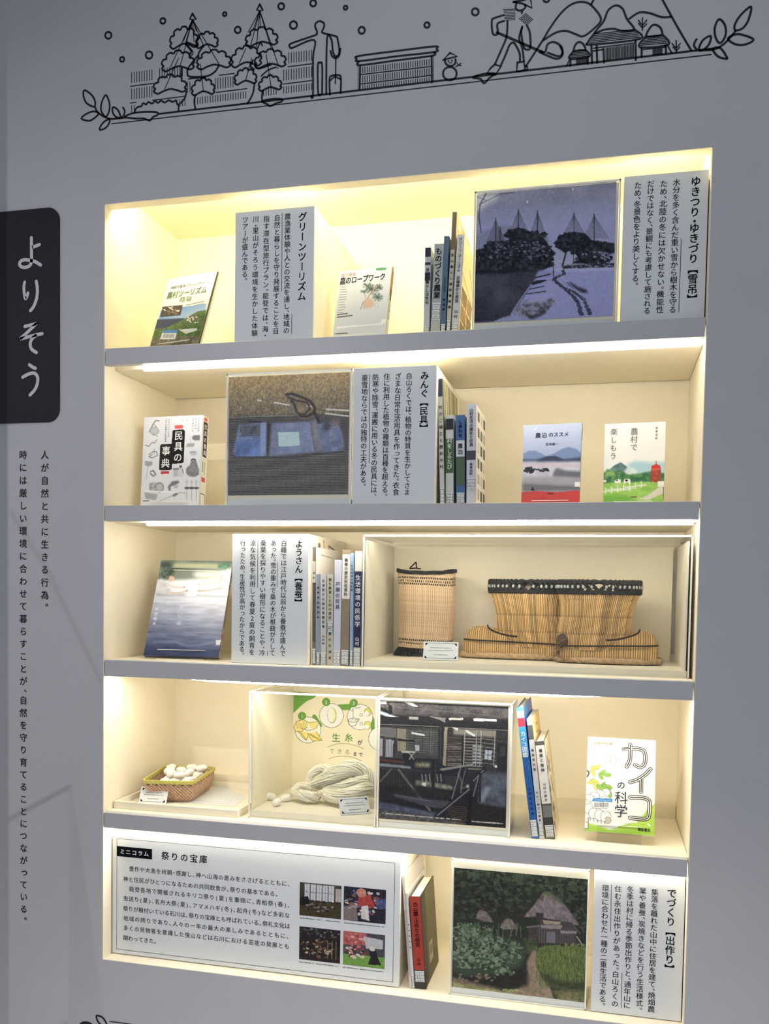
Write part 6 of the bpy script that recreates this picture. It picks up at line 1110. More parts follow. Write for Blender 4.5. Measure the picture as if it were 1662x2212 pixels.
box('back_board', (0.6095, 0.3345, ZB3 + 0.0002), (1.2745, 0.3395, 1.652), CREAM, rc); box('side_board', (0.6052, 0.0665, ZB3 + 0.0002), (0.6082, 0.3325, 1.650), WARMW, rc)
box('side_board', (1.2835, 0.0665, ZB3 + 0.0002), (1.2865, 0.3325, 1.650), WARMW, rc)
bw = MB().box((0.999, 0.0587, 1.577), (1.0105, 0.0598, 1.590)).box((1.0165, 0.0587, 1.577), (1.028, 0.0598, 1.590)); 
def even_angles(a, b, e1, e2, n):
    t = np.linspace(0, 2 * math.pi, 8001); x = a * np.sign(np.cos(t)) * np.abs(np.cos(t)) ** e1; y = b * np.sign(np.sin(t)) * np.abs(np.sin(t)) ** e2
    L = np.concatenate([[0], np.cumsum(np.hypot(np.diff(x), np.diff(y)))]); return np.interp(np.linspace(0, L[-1], n, endpoint=False), L, t)
# woven leg guard
def rgbv(a): return lin(np.array(a))
gx0, gx1 = at(866, 1330, .295)[0], at(985, 1330, .295)[0]; gzt = at(920, 1238, .28)[2]; gxc = (gx0 + gx1) / 2
rg = thing('leg_guard', 'upright woven straw cylinder with black dotted bands and black fringe', 'woven legwear', (gxc, 0.262, ZB3 + 0.0003))
nu, nv = 520, 190; H0 = ZB3 + 0.020; H1 = gzt; th = even_angles(0.066, 0.04, 0.62, 0.8, nu); ARC = np.linspace(0, 2 * math.pi, nu, endpoint=False)[None]; vv = np.linspace(0, 1, nv)
TH_, VV = np.meshgrid(th, vv); AR = ARC * np.ones_like(VV); rx = (gx1 - gx0) / 2 * (1.0 - 0.07 * (1 - VV)) ; ry = 0.040 * (1 - 0.05 * VV)
warp = np.abs(np.sin(AR * 36)); weft = np.abs(np.sin(VV * math.pi * 44 + (np.floor(AR * 36 / math.pi) % 2) * math.pi / 2)); bumpv = 0.0011 * warp ** 0.7 * (0.45 + 0.55 * weft)
rs_ = np.random.RandomState(4); lean_ = 0.004 * np.sin(VV * 3)
sgn = np.sign(np.cos(TH_)); xx = gxc + lean_ + (rx + bumpv) * sgn * np.abs(np.cos(TH_)) ** 0.62; yy = 0.262 + (ry + bumpv) * np.sign(np.sin(TH_)) * np.abs(np.sin(TH_)) ** 0.8; zzv = H0 + (H1 - H0) * VV + 0.002 * np.sin(TH_ * 2)
base = np.array(rgbv((226, 200, 166))); dark = np.array(rgbv((150, 118, 86))); k_ = np.clip(1.25 * (warp ** 0.5) * (0.35 + 0.65 * weft), 0, 1)
strv = 0.85 + 0.3 * rs_.rand(nu)[None, :] * np.ones((nv, 1)); rowv = 0.9 + 0.2 * rs_.rand(nv)[:, None]
Cg = (dark + (base - dark) * k_[..., None]) * (strv * rowv)[..., None]
dot = np.zeros_like(VV, bool); colf = AR * 36 / math.pi / 1.0
for vrow, o in ((0.925, 0), (0.885, .5), (0.845, 0), (0.105, 0), (0.065, .5)):
    dot |= (np.abs(VV - vrow) < 0.013) & (np.abs((colf + o) % 1 - 0.5) < 0.27)
Cg[dot] = lin(np.array((52, 44, 36)))
I = np.arange(nu * nv).reshape(nv, nu); F = np.stack([I[:-1], np.roll(I, -1, 1)[:-1], np.roll(I, -1, 1)[1:], I[1:]], -1).reshape(-1, 4)
obj('woven_body', np.stack([xx, yy, zzv], -1).reshape(-1, 3), F, print_mat('woven_straw', 0.8, 0.2), rg, colors=Cg.reshape(-1, 3), smooth=True)
BRD = mat('black_braid', (38, 37, 36), 0.75, bump=0.4, bscale=300)
def braid(r, path, rad, name='black_braid', closed=False, nn=3, m=BRD):
    P = np.array(path); mb = MB(); L = np.concatenate([[0], np.cumsum(np.linalg.norm(np.diff(P, axis=0), axis=1))])
    for k in range(nn):
        ph = L / (rad * 4.5) + k * 2 * math.pi / nn; off = np.stack([0 * ph, np.cos(ph) * rad * 0.5, np.sin(ph) * rad * 0.55], 1); mb.tube(P + off, rad * 0.62, 6, closed=closed)
    return mb.build(name, m, r, smooth=True)
tt = np.linspace(0, 2 * math.pi, 120, endpoint=False); sg = np.sign(np.cos(tt))
braid(rg, np.stack([gxc + 0.001 + ((gx1 - gx0) / 2 + 0.002) * sg * np.abs(np.cos(tt)) ** 0.62, 0.262 + 0.041 * np.sign(np.sin(tt)) * np.abs(np.sin(tt)) ** 0.8, H1 + 0.003 + 0.003 * np.cos(tt * 2)], 1), 0.0042, closed=True, nn=3)
lp = [(gxc - 0.018, 0.285, H1 + 0.010), (gxc - 0.032, 0.283, H1 + 0.012), (gxc - 0.045, 0.283, H1 + 0.011), (gxc - 0.036, 0.283, H1 + 0.020), (gxc - 0.030, 0.283, H1 + 0.026), (gxc - 0.029, 0.283, H1 + 0.018), (gxc - 0.028, 0.283, H1 + 0.011)]
MB().tube(spline(lp, 5), 0.0018, 6).build('cord_loop', BRD, rg)
mb = MB(); rs = random.Random(6)
for k in range(210):
    a = 2 * math.pi * k / 210; s_ = math.copysign(1, math.cos(a)); x = gxc + ((gx1 - gx0) / 2 * 0.93) * s_ * abs(math.cos(a)) ** 0.62; y = 0.262 + 0.038 * math.copysign(1, math.sin(a)) * abs(math.sin(a)) ** 0.8
    ox, oy = (x - gxc) * rs.uniform(0.02, 0.16), (y - 0.262) * rs.uniform(0.05, 0.3); b_ = rs.uniform(-0.003, 0.003)
    mb.tube([(x, y, H0 + 0.002), (x + ox * 0.5 + b_, y + oy * 0.5, (H0 + ZB3) / 2 + 0.001), (x + ox + b_, y + oy, ZB3 + 0.0012)], 0.0011, 4)
mb.build('fringe', BRD, rg)
# straw boots
STR = print_mat('golden_straw', 0.75, 0.25)
def straw_cols(n_shape, ridge, var, seed, tone=1.0):
    a = lin(np.array((234, 196, 136))) * tone; b = lin(np.array((92, 62, 34))) * tone
    k = np.clip(ridge ** 0.9, 0, 1)[..., None]; return (b + (a - b) * k) * var[..., None]
def straw_boot(label, X0, dr, dy, tone, seed, toe_len):
    """X0 heel x, dr direction of the toe along x, dy centre depth"""
    zb = ZB3 + 0.0003; r = thing('straw_boot', label, 'straw boot', (X0 + dr * 0.1, dy, zb)); rs = np.random.RandomState(seed)
    T = lambda V: np.stack([X0 + dr * V[..., 0], dy + V[..., 1], zb + V[..., 2]], -1)
    # foot
    nu, nv = 64, 230; s = np.linspace(0, 1, nv)[:, None]; ph = np.linspace(0, 2 * math.pi, nu, endpoint=False)[None]
    x = 0.004 + s * (toe_len - 0.008); top = np.where(x < 0.155, 0.066, 0.068 + 0.006 * np.sin((x - 0.155) / (toe_len - 0.155) * math.pi)); endt = np.clip(1 - ((x - (toe_len - 0.034)) / 0.0335).clip(0, 1) ** 2.6, 0.0, 1) ** 0.5; endh = np.sqrt(np.clip(1 - ((0.022 - x) / 0.022).clip(0, 1) ** 2, 0.05, 1))
    hw = 0.043 * endt ** 0.8 * endh; hz = top * (0.35 + 0.65 * endt) * (0.8 + 0.2 * endh); zc = 0.012
    ridge = np.abs(np.sin(x * 620 + 0.5 * np.sin(ph * 2))) * np.ones_like(ph); cs, sn = np.cos(ph), np.sin(ph)
    q = 0.0014 * ridge; yv = (hw + q) * np.sign(cs) * np.abs(cs) ** 0.8; zv = zc + (hz - zc + q) * np.clip(sn, 0, 1) ** 0.75 + (zc * 0.6) * np.clip(sn, -1, 0)
    pinch = np.exp(-((zv - 0.040) / 0.003) ** 2) * 0.0012; yv = yv - pinch * np.sign(cs); V = T(np.stack([x * np.ones_like(ph), yv, zv], -1))
    I = np.arange(nu * nv).reshape(nv, nu); R1 = np.roll(I, -1, 1); F = np.stack([I[:-1], R1[:-1], R1[1:], I[1:]], -1).reshape(-1, 4)
    if dr > 0: F = F[:, ::-1]
    var = (0.72 + 0.5 * rs.rand(nv, 1)) * (0.9 + 0.2 * rs.rand(nv, nu)); 
    obj('foot', V.reshape(-1, 3), F, STR, r, colors=straw_cols(None, ridge, var, seed, tone).reshape(-1, 3), smooth=True)
    # shaft
    nu, nv = 660, 60; t = np.linspace(0, 1, nv)[:, None]; ph = even_angles(0.083, 0.046, 0.7, 0.8, nu)[None]; arc = np.linspace(0, 2 * math.pi, nu, endpoint=False)[None]; z = 0.030 + t * 0.128
    w_ = 0.070 + 0.017 * t ** 0.8 + 0.003 * np.sin(t * 7); cx = 0.071 + 0.015 * t ** 0.8
    ridge = np.abs(np.sin(arc * 55 + 0.5 * np.sin(t * 9 + arc * 3))) * np.ones_like(t); q = 0.0015 * ridge
    for c in (0.28, 0.58, 0.86): q = q - 0.0016 * np.exp(-((t - c) / 0.012) ** 2)
    X = cx + (w_ + q) * np.sign(np.cos(ph)) * np.abs(np.cos(ph)) ** 0.7; Y = (0.044 + 0.004 * t + q) * np.sign(np.sin(ph)) * np.abs(np.sin(ph)) ** 0.8; V = T(np.stack([X, Y, z * np.ones_like(ph)], -1))
    I = np.arange(nu * nv).reshape(nv, nu); R1 = np.roll(I, -1, 1); F = np.stack([I[:-1], R1[:-1], R1[1:], I[1:]], -1).reshape(-1, 4)
    if dr < 0: F = F[:, ::-1]
    var = (0.6 + 0.65 * rs.rand(1, nu // 6).repeat(6, 1)) * (0.92 + 0.16 * rs.rand(nv, nu)) * (1 - 0.3 * np.exp(-((t - 0.28) / 0.012) ** 2) - 0.3 * np.exp(-((t - 0.58) / 0.012) ** 2))
    obj('shaft', V.reshape(-1, 3), F, STR, r, colors=straw_cols(None, ridge, var, seed, tone).reshape(-1, 3), smooth=True)
    # black plaited band with light flecks
    mb = MB(); a = np.linspace(0, 2 * math.pi, 160, endpoint=False); bx = 0.086 + 0.0895 * np.sign(np.cos(a)) * np.abs(np.cos(a)) ** 0.7; by = 0.0495 * np.sign(np.sin(a)) * np.abs(np.sin(a)) ** 0.8
    for zz_, rad in ((0.158, 0.0034), (0.1815, 0.0034)):
        for k in range(2): mb.tube(T(np.stack([bx * (1 + 0.008 * np.cos(a * 30 + k * 3.1)), by * (1 + 0.02 * np.cos(a * 30 + k * 3.1)), zz_ + 0.0022 * np.sin(a * 30 + k * 3.1)], 1)), rad, 6, closed=True)
    mb.build('top_band', BRD, r, smooth=True)
    mb = MB(); n = 44
    for k in range(n):
        i0 = int(k * 160 / n); P0 = np.array((bx[i0], by[i0])); i1 = (i0 + 3) % 160; P1 = np.array((bx[i1], by[i1])); mb.tube(T(np.array([(P0[0], P0[1], 0.160), ((P0[0] + P1[0]) / 2 * 1.01, (P0[1] + P1[1]) / 2 * 1.03, 0.170), (P1[0], P1[1], 0.180)])), 0.0044, 5)
    mb.build('band_wrap', BRD, r); mb = MB()
    for k in range(0, n):
        i0 = int((k + 0.55) * 160 / n) % 160; mb.ellipsoid(T(np.array((0.086 + (bx[i0] - 0.086) * 1.045, by[i0] * 1.085, 0.170))), (0.0034, 0.0022, 0.0040), 6, 4)
    mb.build('light_fleck', mat('light_fleck', (176, 182, 176), 0.6), r, label='pale flecks in the black band')
    # cords and sole
    cordm = mat('dark_cord', (48, 38, 30), 0.8)
    a = np.linspace(-0.3, math.pi + 0.3, 60); sxp = [(0.010 + 0.03 * 0, 0, 0)]
    pth = [(xx_, -0.0440 * math.sqrt(max(0.02, 1 - max(0, (xx_ - (toe_len - 0.042)) / 0.044) ** 2)) - 0.0012, 0.038 + 0.006 * (xx_ / toe_len)) for xx_ in np.linspace(0.004, toe_len - 0.004, 40)]
    MB().tube(T(np.array(pth)), 0.0018, 6).build('side_cord', cordm, r)
    c2 = [(0.176, -0.030, 0.078), (0.170, -0.040, 0.070), (0.150, -0.0500, 0.062), (0.125, -0.0525, 0.056), (0.104, -0.0525, 0.054)]
    MB().tube(T(np.array(spline(c2, 6))), 0.0021, 6).build('ankle_cord', cordm, r)
    a = np.linspace(0, 2 * math.pi, 200, endpoint=False); L2 = toe_len / 2; ox = L2 + (L2 + 0.002) * np.sign(np.cos(a)) * np.abs(np.cos(a)) ** 0.75; oy = 0.046 * np.sign(np.sin(a)) * np.abs(np.sin(a)) ** 0.6
    mb = MB()
    for k in range(3):
        phs = a * 55 + k * 2.1; mb.tube(T(np.stack([ox + 0.0025 * np.cos(phs) * np.cos(a), oy + 0.0025 * np.cos(phs) * np.sin(a), 0.0085 + 0.0030 * np.sin(phs)], 1)), 0.0050, 6, closed=True)
    mb.build('rope_sole', mat('pale_straw_rope_%d' % seed, (206 * tone, 176 * tone, 138 * tone), 0.85, vary=0.2, vscale=160), r, smooth=True)
    box('sole_pad', *(lambda A, B: (np.minimum(A, B), np.maximum(A, B)))(T(np.array((0.012, -0.036, 0.0005))), T(np.array((toe_len - 0.02, 0.036, 0.014)))), mat('sole_straw', (150, 118, 78), 0.9), r, 0.003)
    return r
xh = at(1214, 1410, .25)[0]
tl_ = xh - at(1001, 1385, .262)[0]; tr_ = at(1424, 1395, .225)[0] - xh
straw_boot('left straw boot, golden, toe pointing at the woven cylinder', xh + 0.004, -1, 0.272, 1.0, 3, tl_ + 0.004)
straw_boot('right straw boot, browner and in front, with frayed heel', xh - 0.006, 1, 0.228 - 0.015, 0.88, 8, tr_ + 0.006)
rb = [o for o in bpy.context.scene.objects if o.name == 'straw_boot.001'][0]
mb = MB(); rs = random.Random(8)
for k in range(70):
    y = rs.uniform(-0.045, 0.02); z = ZB3 + rs.uniform(0.004, 0.045); x = xh - 0.004 + rs.uniform(-0.004, 0.012); mb.tube([(x, 0.213 + y, z), (x + rs.uniform(-0.008, 0.006), 0.213 + y - 0.010, z + rs.uniform(-.005, .008)), (x + rs.uniform(-0.02, 0.02), 0.213 + y - rs.uniform(0.008, 0.016), max(ZB3 + 0.002, z + rs.uniform(-.015, .012)))], 0.0007, 4)
mb.build('frayed_straw', mat('dull_straw', (140, 116, 88), 0.9, vary=0.3, vscale=200), rb)
MB().ellipsoid((xh + 0.003, 0.172, ZB3 + 0.050), (0.013, 0.010, 0.016), 10, 8).build('heel_knot', mat('dark_knot', (86, 72, 58), 0.9, bump=0.8, bscale=180), rb, smooth=True)
caption_card('small white caption card in front of the woven cylinder', (0.728, 0.120, ZB3 + 0.0013), 0.07, 0.35, 0.079, 0.043, 2)

# ---------------------------------------------------------------- fourth shelf: tray, basket, cocoons
ZS4 = FL[3] + 0.0003
rt = thing('tray', 'shallow white wooden tray at the left end of the fourth shelf', 'tray', (0.16, 0.17, ZS4))
tx0, tx1, ty0, ty1, tz = 0.003, 0.318, 0.043, 0.330, 0.017
tp = lambda x, y: (x + (y - ty0) * -0.02 * 0, y)
box('tray_base', (tx0 + 0.008, ty0 + 0.008, ZS4), (tx1 - 0.008, ty1 - 0.008, ZS4 + 0.0035), WARMW, rt)
for lo, hi in (((tx0, ty0, ZS4), (tx1, ty0 + 0.008, ZS4 + tz)), ((tx0, ty1 - 0.008, ZS4), (tx1, ty1, ZS4 + tz)), ((tx0, ty0 + 0.008, ZS4), (tx0 + 0.008, ty1 - 0.008, ZS4 + tz)), ((tx1 - 0.008, ty0 + 0.008, ZS4), (tx1, ty1 - 0.008, ZS4 + tz))): box('tray_rim', lo, hi, WARMW, rt, 0.0006)
ZT4 = ZS4 + 0.0036
def pgram(name, corners, z, t, m, root): 
    P = [(x, y, z) for x, y in corners] + [(x, y, z + t) for x, y in corners]; return obj(name, P, [(3, 2, 1, 0), (4, 5, 6, 7), (0, 1, 5, 4), (1, 2, 6, 5), (2, 3, 7, 6), (3, 0, 4, 7)], m, root)
a_, b_, c_, e_ = [floor_at(x, y, ZT4 + 0.001)[:2] for x, y in ((396, 1733), (505, 1741), (532, 1722), (480, 1695))]
rp = thing('paper_sheet', 'blank white paper sheets lying in the tray right of the basket', 'paper', (0.24, 0.2, ZT4)); 
pgram('sheet', [a_, b_, c_, e_], ZT4 + 0.0001, 0.0006, WHITE, rp); pgram('sheet', [a_ + [0.012, 0.03], b_ + [-0.02, 0.012], c_ + [-0.03, -0.01], e_ + [-0.004, 0.004]], ZT4 + 0.0009, 0.0006, WHITE, rp)
# basket
zr = 1.070; rimq = [np.array(floor_at(x, y, zr)[:2]) for x, y in ((307, 1688), (417, 1691), (467, 1659), (358, 1656))]; cen = sum(rimq) / 4
botq = [cen + (q - cen) * 0.80 + np.array([0.002, 0.004]) for q in rimq]; zb_ = ZT4 + 0.0008
rbk = thing('basket', 'small rectangular woven bamboo basket with olive rim, full of cocoons', 'basket', (cen[0], cen[1], zb_))
def rounded(q, rr, n=10):
    out = []; m = len(q)
    for i in range(m):
        p = q[i]; a = q[i - 1] - p; b = q[(i + 1) % m] - p; a = a / np.linalg.norm(a) * rr; b = b / np.linalg.norm(b) * rr
        for k in range(n + 1): t = k / n; out.append((p + a) * (1 - t) ** 2 + 2 * p * t * (1 - t) + (p + b) * t * t)
    res = []; P = out + [out[0]]
    for i in range(len(P) - 1):
        L = np.linalg.norm(P[i + 1] - P[i]); k = max(1, int(L / 0.0011)); res += [P[i] * (1 - j / k) + P[i + 1] * j / k for j in range(k)]
    return np.array(res)
TR_ = rounded(rimq, 0.018); npt = 520
def resamp(P, n):
    Q = np.vstack([P, P[:1]]); L = np.concatenate([[0], np.cumsum(np.linalg.norm(np.diff(Q, axis=0), axis=1))]); t = np.linspace(0, L[-1], n, endpoint=False)
    return np.stack([np.interp(t, L, Q[:, 0]), np.interp(t, L, Q[:, 1])], 1)
TP = resamp(TR_, npt); BP = resamp(rounded(botq, 0.014), npt)
def basket_wall(sgn_, name):
    nv = 46; t = np.linspace(0, 1, nv)[:, None, None]; bow = 0.004 * np.sin(t * math.pi); Cc = TP.mean(0); XY = BP[None] * (1 - t) + TP[None] * t; dirv = XY - Cc; dirv /= np.linalg.norm(dirv, axis=2, keepdims=True)
    i = np.arange(npt)[None, :]; j = np.arange(nv)[:, None]; tw = ((i // 2 + (j // 2)) % 4); up_ = (tw < 2).astype(float); ridge = np.abs(np.sin((i + 3 * (j // 3)) * math.pi / 3)) * 0.5 + 0.5
    XY = XY + dirv * (bow * 1.0 + sgn_ * (0.0006 * up_ * ridge)[..., None] - (0 if sgn_ > 0 else 0.0013)); Z = zb_ + (zr - zb_) * t[..., 0] * np.ones((1, npt))
    rs = np.random.RandomState(5); var = (0.75 + 0.5 * rs.rand(nv // 3 + 1, npt // 3 + 1)).repeat(3, 0).repeat(3, 1)[:nv, :npt]; ca = lin(np.array((214, 180, 156))); cb = lin(np.array((140, 104, 84))); C = (cb + (ca - cb) * (up_ * 0.7 + 0.3 * ridge)[..., None]) * var[..., None]
    gap = (j > nv - 10) & (((i // 6 + j // 4) % 3) == 0); C[gap] = lin(np.array((96, 84, 60)))
    I = np.arange(nv * npt).reshape(nv, npt); R1 = np.roll(I, -1, 1); F = np.stack([I[:-1], R1[:-1], R1[1:], I[1:]], -1).reshape(-1, 4)
    obj(name, np.concatenate([XY, Z[..., None]], 2).reshape(-1, 3), F if sgn_ > 0 else F[:, ::-1], print_mat('bamboo_weave', 0.55, 0.4), rbk, colors=C.reshape(-1, 3))
basket_wall(1, 'woven_wall'); basket_wall(-1, 'inner_lining')
obj('basket_base', [(x, y, zb_ + 0.0008) for x, y in BP[::8]] + [(x, y, zb_ + 0.0) for x, y in BP[::8]], [tuple(range(65)), tuple(range(65, 130))[::-1]] + [(i, (i + 1) % 65, 65 + (i + 1) % 65, 65 + i) for i in range(65)], mat('basket_base', (160, 124, 98), 0.7), rbk)
OL_ = mat('olive_rim', (196, 188, 98), 0.5, vary=0.12, vscale=150)
mb = MB(); RP = TP[::6]; ctr = RP.mean(0); dd = RP - ctr; dd /= np.linalg.norm(dd, axis=1)[:, None]; n = len(RP); prof = ((0.0028, -0.0045), (0.0032, 0.0030), (0.0010, 0.0042), (-0.0026, 0.0030), (-0.0026, -0.0045))
V = np.concatenate([np.column_stack([RP + dd * a, np.full(n, zr + b)]) for a, b in prof]); mb.add(V, [(k * n + i, k * n + (i + 1) % n, ((k + 1) % 5) * n + (i + 1) % n, ((k + 1) % 5) * n + i) for k in range(5) for i in range(n)]); mb.build('rim', OL_, rbk, label='olive green split-bamboo rim')
# cocoons
COC = mat('cocoon_white', (250, 248, 240), 0.85, bump=0.5, bscale=500)
def cocoon(label, c, yaw, tilt, L, group, R_=0.0088):
    V = []; F = []; nu, nv = 16, 14
    for i in range(nv + 1):
        a = math.pi * i / nv; ax = -math.cos(a) * L / 2; rr = R_ * math.sin(a) ** 0.85 * (1 - 0.10 * math.exp(-(ax / (L * 0.16)) ** 2))
        for j in range(nu): b = 2 * math.pi * j / nu; V.append((ax, rr * math.cos(b), rr * math.sin(b)))
    for i in range(nv):
        for j in range(nu): F.append((i * nu + j, i * nu + (j + 1) % nu, (i + 1) * nu + (j + 1) % nu, (i + 1) * nu + j))
    V = np.array(V); ct, st = math.cos(tilt), math.sin(tilt); V = np.stack([V[:, 0] * ct - V[:, 2] * st, V[:, 1], V[:, 0] * st + V[:, 2] * ct], 1); cy, sy = math.cos(yaw), math.sin(yaw)
    V = np.stack([V[:, 0] * cy - V[:, 1] * sy, V[:, 0] * sy + V[:, 1] * cy, V[:, 2]], 1) + np.array(c); o = obj('cocoon', V, F, COC, None, smooth=True); tag(o, label, 'cocoon', group); return o
bl = lambda u, v: ((BP[0] * 0) + botq[0] * (1 - u) * (1 - v) + botq[1] * u * (1 - v) + botq[2] * u * v + botq[3] * (1 - u) * v)
rs = random.Random(12); pos = []
for lay, (nx_, ny_, zc, m_) in enumerate(((3, 6, 0.0105, 0.12), (3, 6, 0.0265, 0.10), (3, 5, 0.0425, 0.12))):
    for i in range(nx_):
        for j in range(ny_):
            u = m_ + (1 - 2 * m_) * (i + 0.5) / nx_ + rs.uniform(-0.02, 0.02); v = m_ + (1 - 2 * m_) * (j + 0.5) / ny_ + rs.uniform(-0.01, 0.01); q = bl(u, v); pos.append((lay, q[0], q[1], zb_ + zc + rs.uniform(0, 0.0008)))
for lay, x, y, z in pos: cocoon('white silkworm cocoon heaped with others in the bamboo basket', (x, y, z), rs.uniform(-0.35, 0.35) + 0.1, rs.uniform(-0.12, 0.12), 0.0285, 'cocoons in the bamboo basket')
for u, v, nm, ya in ((0.12, 0.80, 'white cocoon standing highest at the back left of the basket heap', 1.2), (0.86, 0.82, 'white cocoon highest at the back right of the basket heap', 0.6), (0.45, 0.62, 'white cocoon on top in the middle of the basket heap', -0.3), (0.35, 0.30, 'white cocoon on top near the front of the basket heap', 1.4), (0.72, 0.45, 'white cocoon on top right of the middle in the basket heap', 1.3), (0.20, 0.52, 'white cocoon on top near the left rim of the basket', 0.9), (0.60, 0.20, 'white cocoon on top nearest the front right corner of the basket', 0.2), (0.60, 0.86, 'white cocoon on top against the back rim of the basket', -0.1)):
    q = bl(u, v); cocoon(nm, (q[0], q[1], zb_ + 0.0585), ya, 0.1, 0.030, 'cocoons in the bamboo basket', 0.0098)
caption_card('small white caption card in the tray in front of the basket', (0.040, 0.094, ZT4 + 0.0008), 0.08, 0.45, 0.070, 0.040, 5)

# second display case: poster, skein, cocoons
rc4 = lined_case('square clear display case with green silk poster and yarn', 0.3395, 0.6405, ZS4, 1.305, 0.055, 0.3412, 0.0165)
ZB4 = ZS4 + 0.0166
box('side_board', (0.3432, 0.062, ZB4 + 0.0002), (0.3462, 0.336, 1.298), CREAM, rc4)
rpo = thing('poster', 'cream poster with green corner and silk-making steps, back of the square case', 'poster', (0.49, 0.338, ZB4 + 0.0005))
box('poster_board', (0.3470, 0.3375, ZB4 + 0.0005), (0.6365, 0.3405, 1.298), WARMW, rpo)
z13_ = zz(520, 1440, 4.888); S = wall_surf(0.3470, 1.298, 0.3375, 0.2895, 1.298 - ZB4 - 0.0005); P = Paint(S, 0.00105, (243, 235, 208), z13_)
GN, GK = (112, 164, 66), (96, 102, 84)
P.poly([(500, 250), (810, 290), (780, 330), (700, 365), (620, 430), (560, 490), (500, 510)], GN); P.line([(840, 620), (800, 560), (780, 530)], 46, GN); P.line([(1050, 430), (1150, 425)], 60, GN); P.line([(1395, 560), (1400, 800)], 40, GN)
for c, q in (((712, 668), 140), ((960, 517), 130), ((1262, 532), 138), ((1480, 760), 130)): P.ell(c, q, q, GK); P.ell(c, q - 5, q - 5, (247, 245, 238))
P.poly([(560, 640), (590, 580), (660, 560), (720, 590), (700, 640), (640, 690), (580, 680)], (240, 226, 150), 1, 1); P.poly([(610, 680), (700, 690), (715, 730), (695, 780), (650, 740)], (244, 228, 140), 1, 1); P.poly([(705, 700), (800, 690), (865, 780), (760, 785), (715, 750)], (244, 228, 140), 1, 1); P.poly([(720, 590), (830, 580), (800, 650), (730, 650)], (240, 226, 150), 1, 1)
for A in ([(560, 640), (590, 580), (660, 560), (720, 590)], [(610, 680), (650, 740), (695, 780), (715, 730)], [(705, 700), (760, 785), (865, 780), (800, 690)], [(720, 590), (830, 580), (800, 650)], [(560, 640), (580, 685), (640, 690), (700, 640)], [(640, 650), (720, 675), (790, 655)], [(720, 710), (850, 775)], [(640, 700), (692, 770)]): P.line(A, 5, (132, 108, 48))
for k in range(7): P.line([(735 + 16 * k, 700 + 10 * k), (760 + 12 * k, 745 + 6 * k)], 3, (150, 128, 60)); P.line([(590 + 18 * k, 590 + (k % 2) * 10), (600 + 18 * k, 650)], 3, (150, 128, 60))
P.ell((965, 515), 48, 82, (120, 112, 60)); P.ell((963, 513), 43, 77, (250, 248, 238)); P.ell((985, 515), 22, 66, (240, 232, 150), 0.8, 2); P.ell((955, 510), 28, 68, (250, 248, 240), 1, 2)
for c in ((905, 374), (650, 521), (1196, 385)): P.ell(c, 44, 44, GN)
P.line([(1140, 560), (1145, 610), (1170, 630), (1215, 620), (1240, 570)], 5, GK); P.ring((1190, 565), 52, 22, 5, GK); P.clump((1190, 565), 36, 12, 12, [(120, 120, 110), (230, 230, 220)], 7, 2); P.line([(1188, 440), (1188, 555)], 4, GK); P.line([(1150, 450), (1180, 470), (1190, 440)], 4, GK); P.line([(1215, 440), (1270, 430)], 5, GK); P.line([(1235, 560), (1252, 548), (1250, 575)], 5, GK)
for c in ((1342, 480), (1342, 620)): P.ell(c, 38, 46, (120, 130, 70)); P.ell(c, 34, 42, (222, 220, 110)); P.ell((c[0] - 10, c[1] + 14), 26, 26, (250, 250, 246))
for y in (510, 600): P.ring((1275, y), 16, 13, 3.5, GK)
for A in ([(920, 850), (1010, 818), (1110, 812), (1220, 835), (1302, 868)], [(932, 972), (1020, 948), (1110, 945), (1200, 962), (1280, 998)]): P.line(spline(A, 4), 4.5, (140, 130, 90))
P.build('poster_print', rpo, 1.0, print_mat('paper_print', 0.6, 0.2))
GB = ink('leaf_green', (98, 150, 58))
for s, xa, ya, xb, yb, sz, m_, bd in (('生', 955, 750, 1065, 750, 0.0235, GB, 1), ('糸', 1090, 750, 1200, 748, 0.0225, GB, 1), ('が', 1228, 800, 1295, 802, 0.0145, INK, 1), ('できる', 925, 895, 1170, 895, 0.0145, ink('tan', (150, 142, 104)), 0), ('まで', 1180, 915, 1300, 935, 0.0120, INK, 1), ('1', 630, 521, 672, 521, 0.0130, WH, 1), ('2', 884, 374, 926, 374, 0.0130, WH, 1), ('3', 1176, 385, 1217, 385, 0.0130, WH, 1)):
    mb = MB(); a = S.px(z13_((xa, ya))); b = S.px(z13_((xb, yb))); htext(mb, S, s, a[0], b[0], (a[1] + b[1]) / 2, sz, bd, 0.0010); mb.build('poster_lettering', m_, rpo)
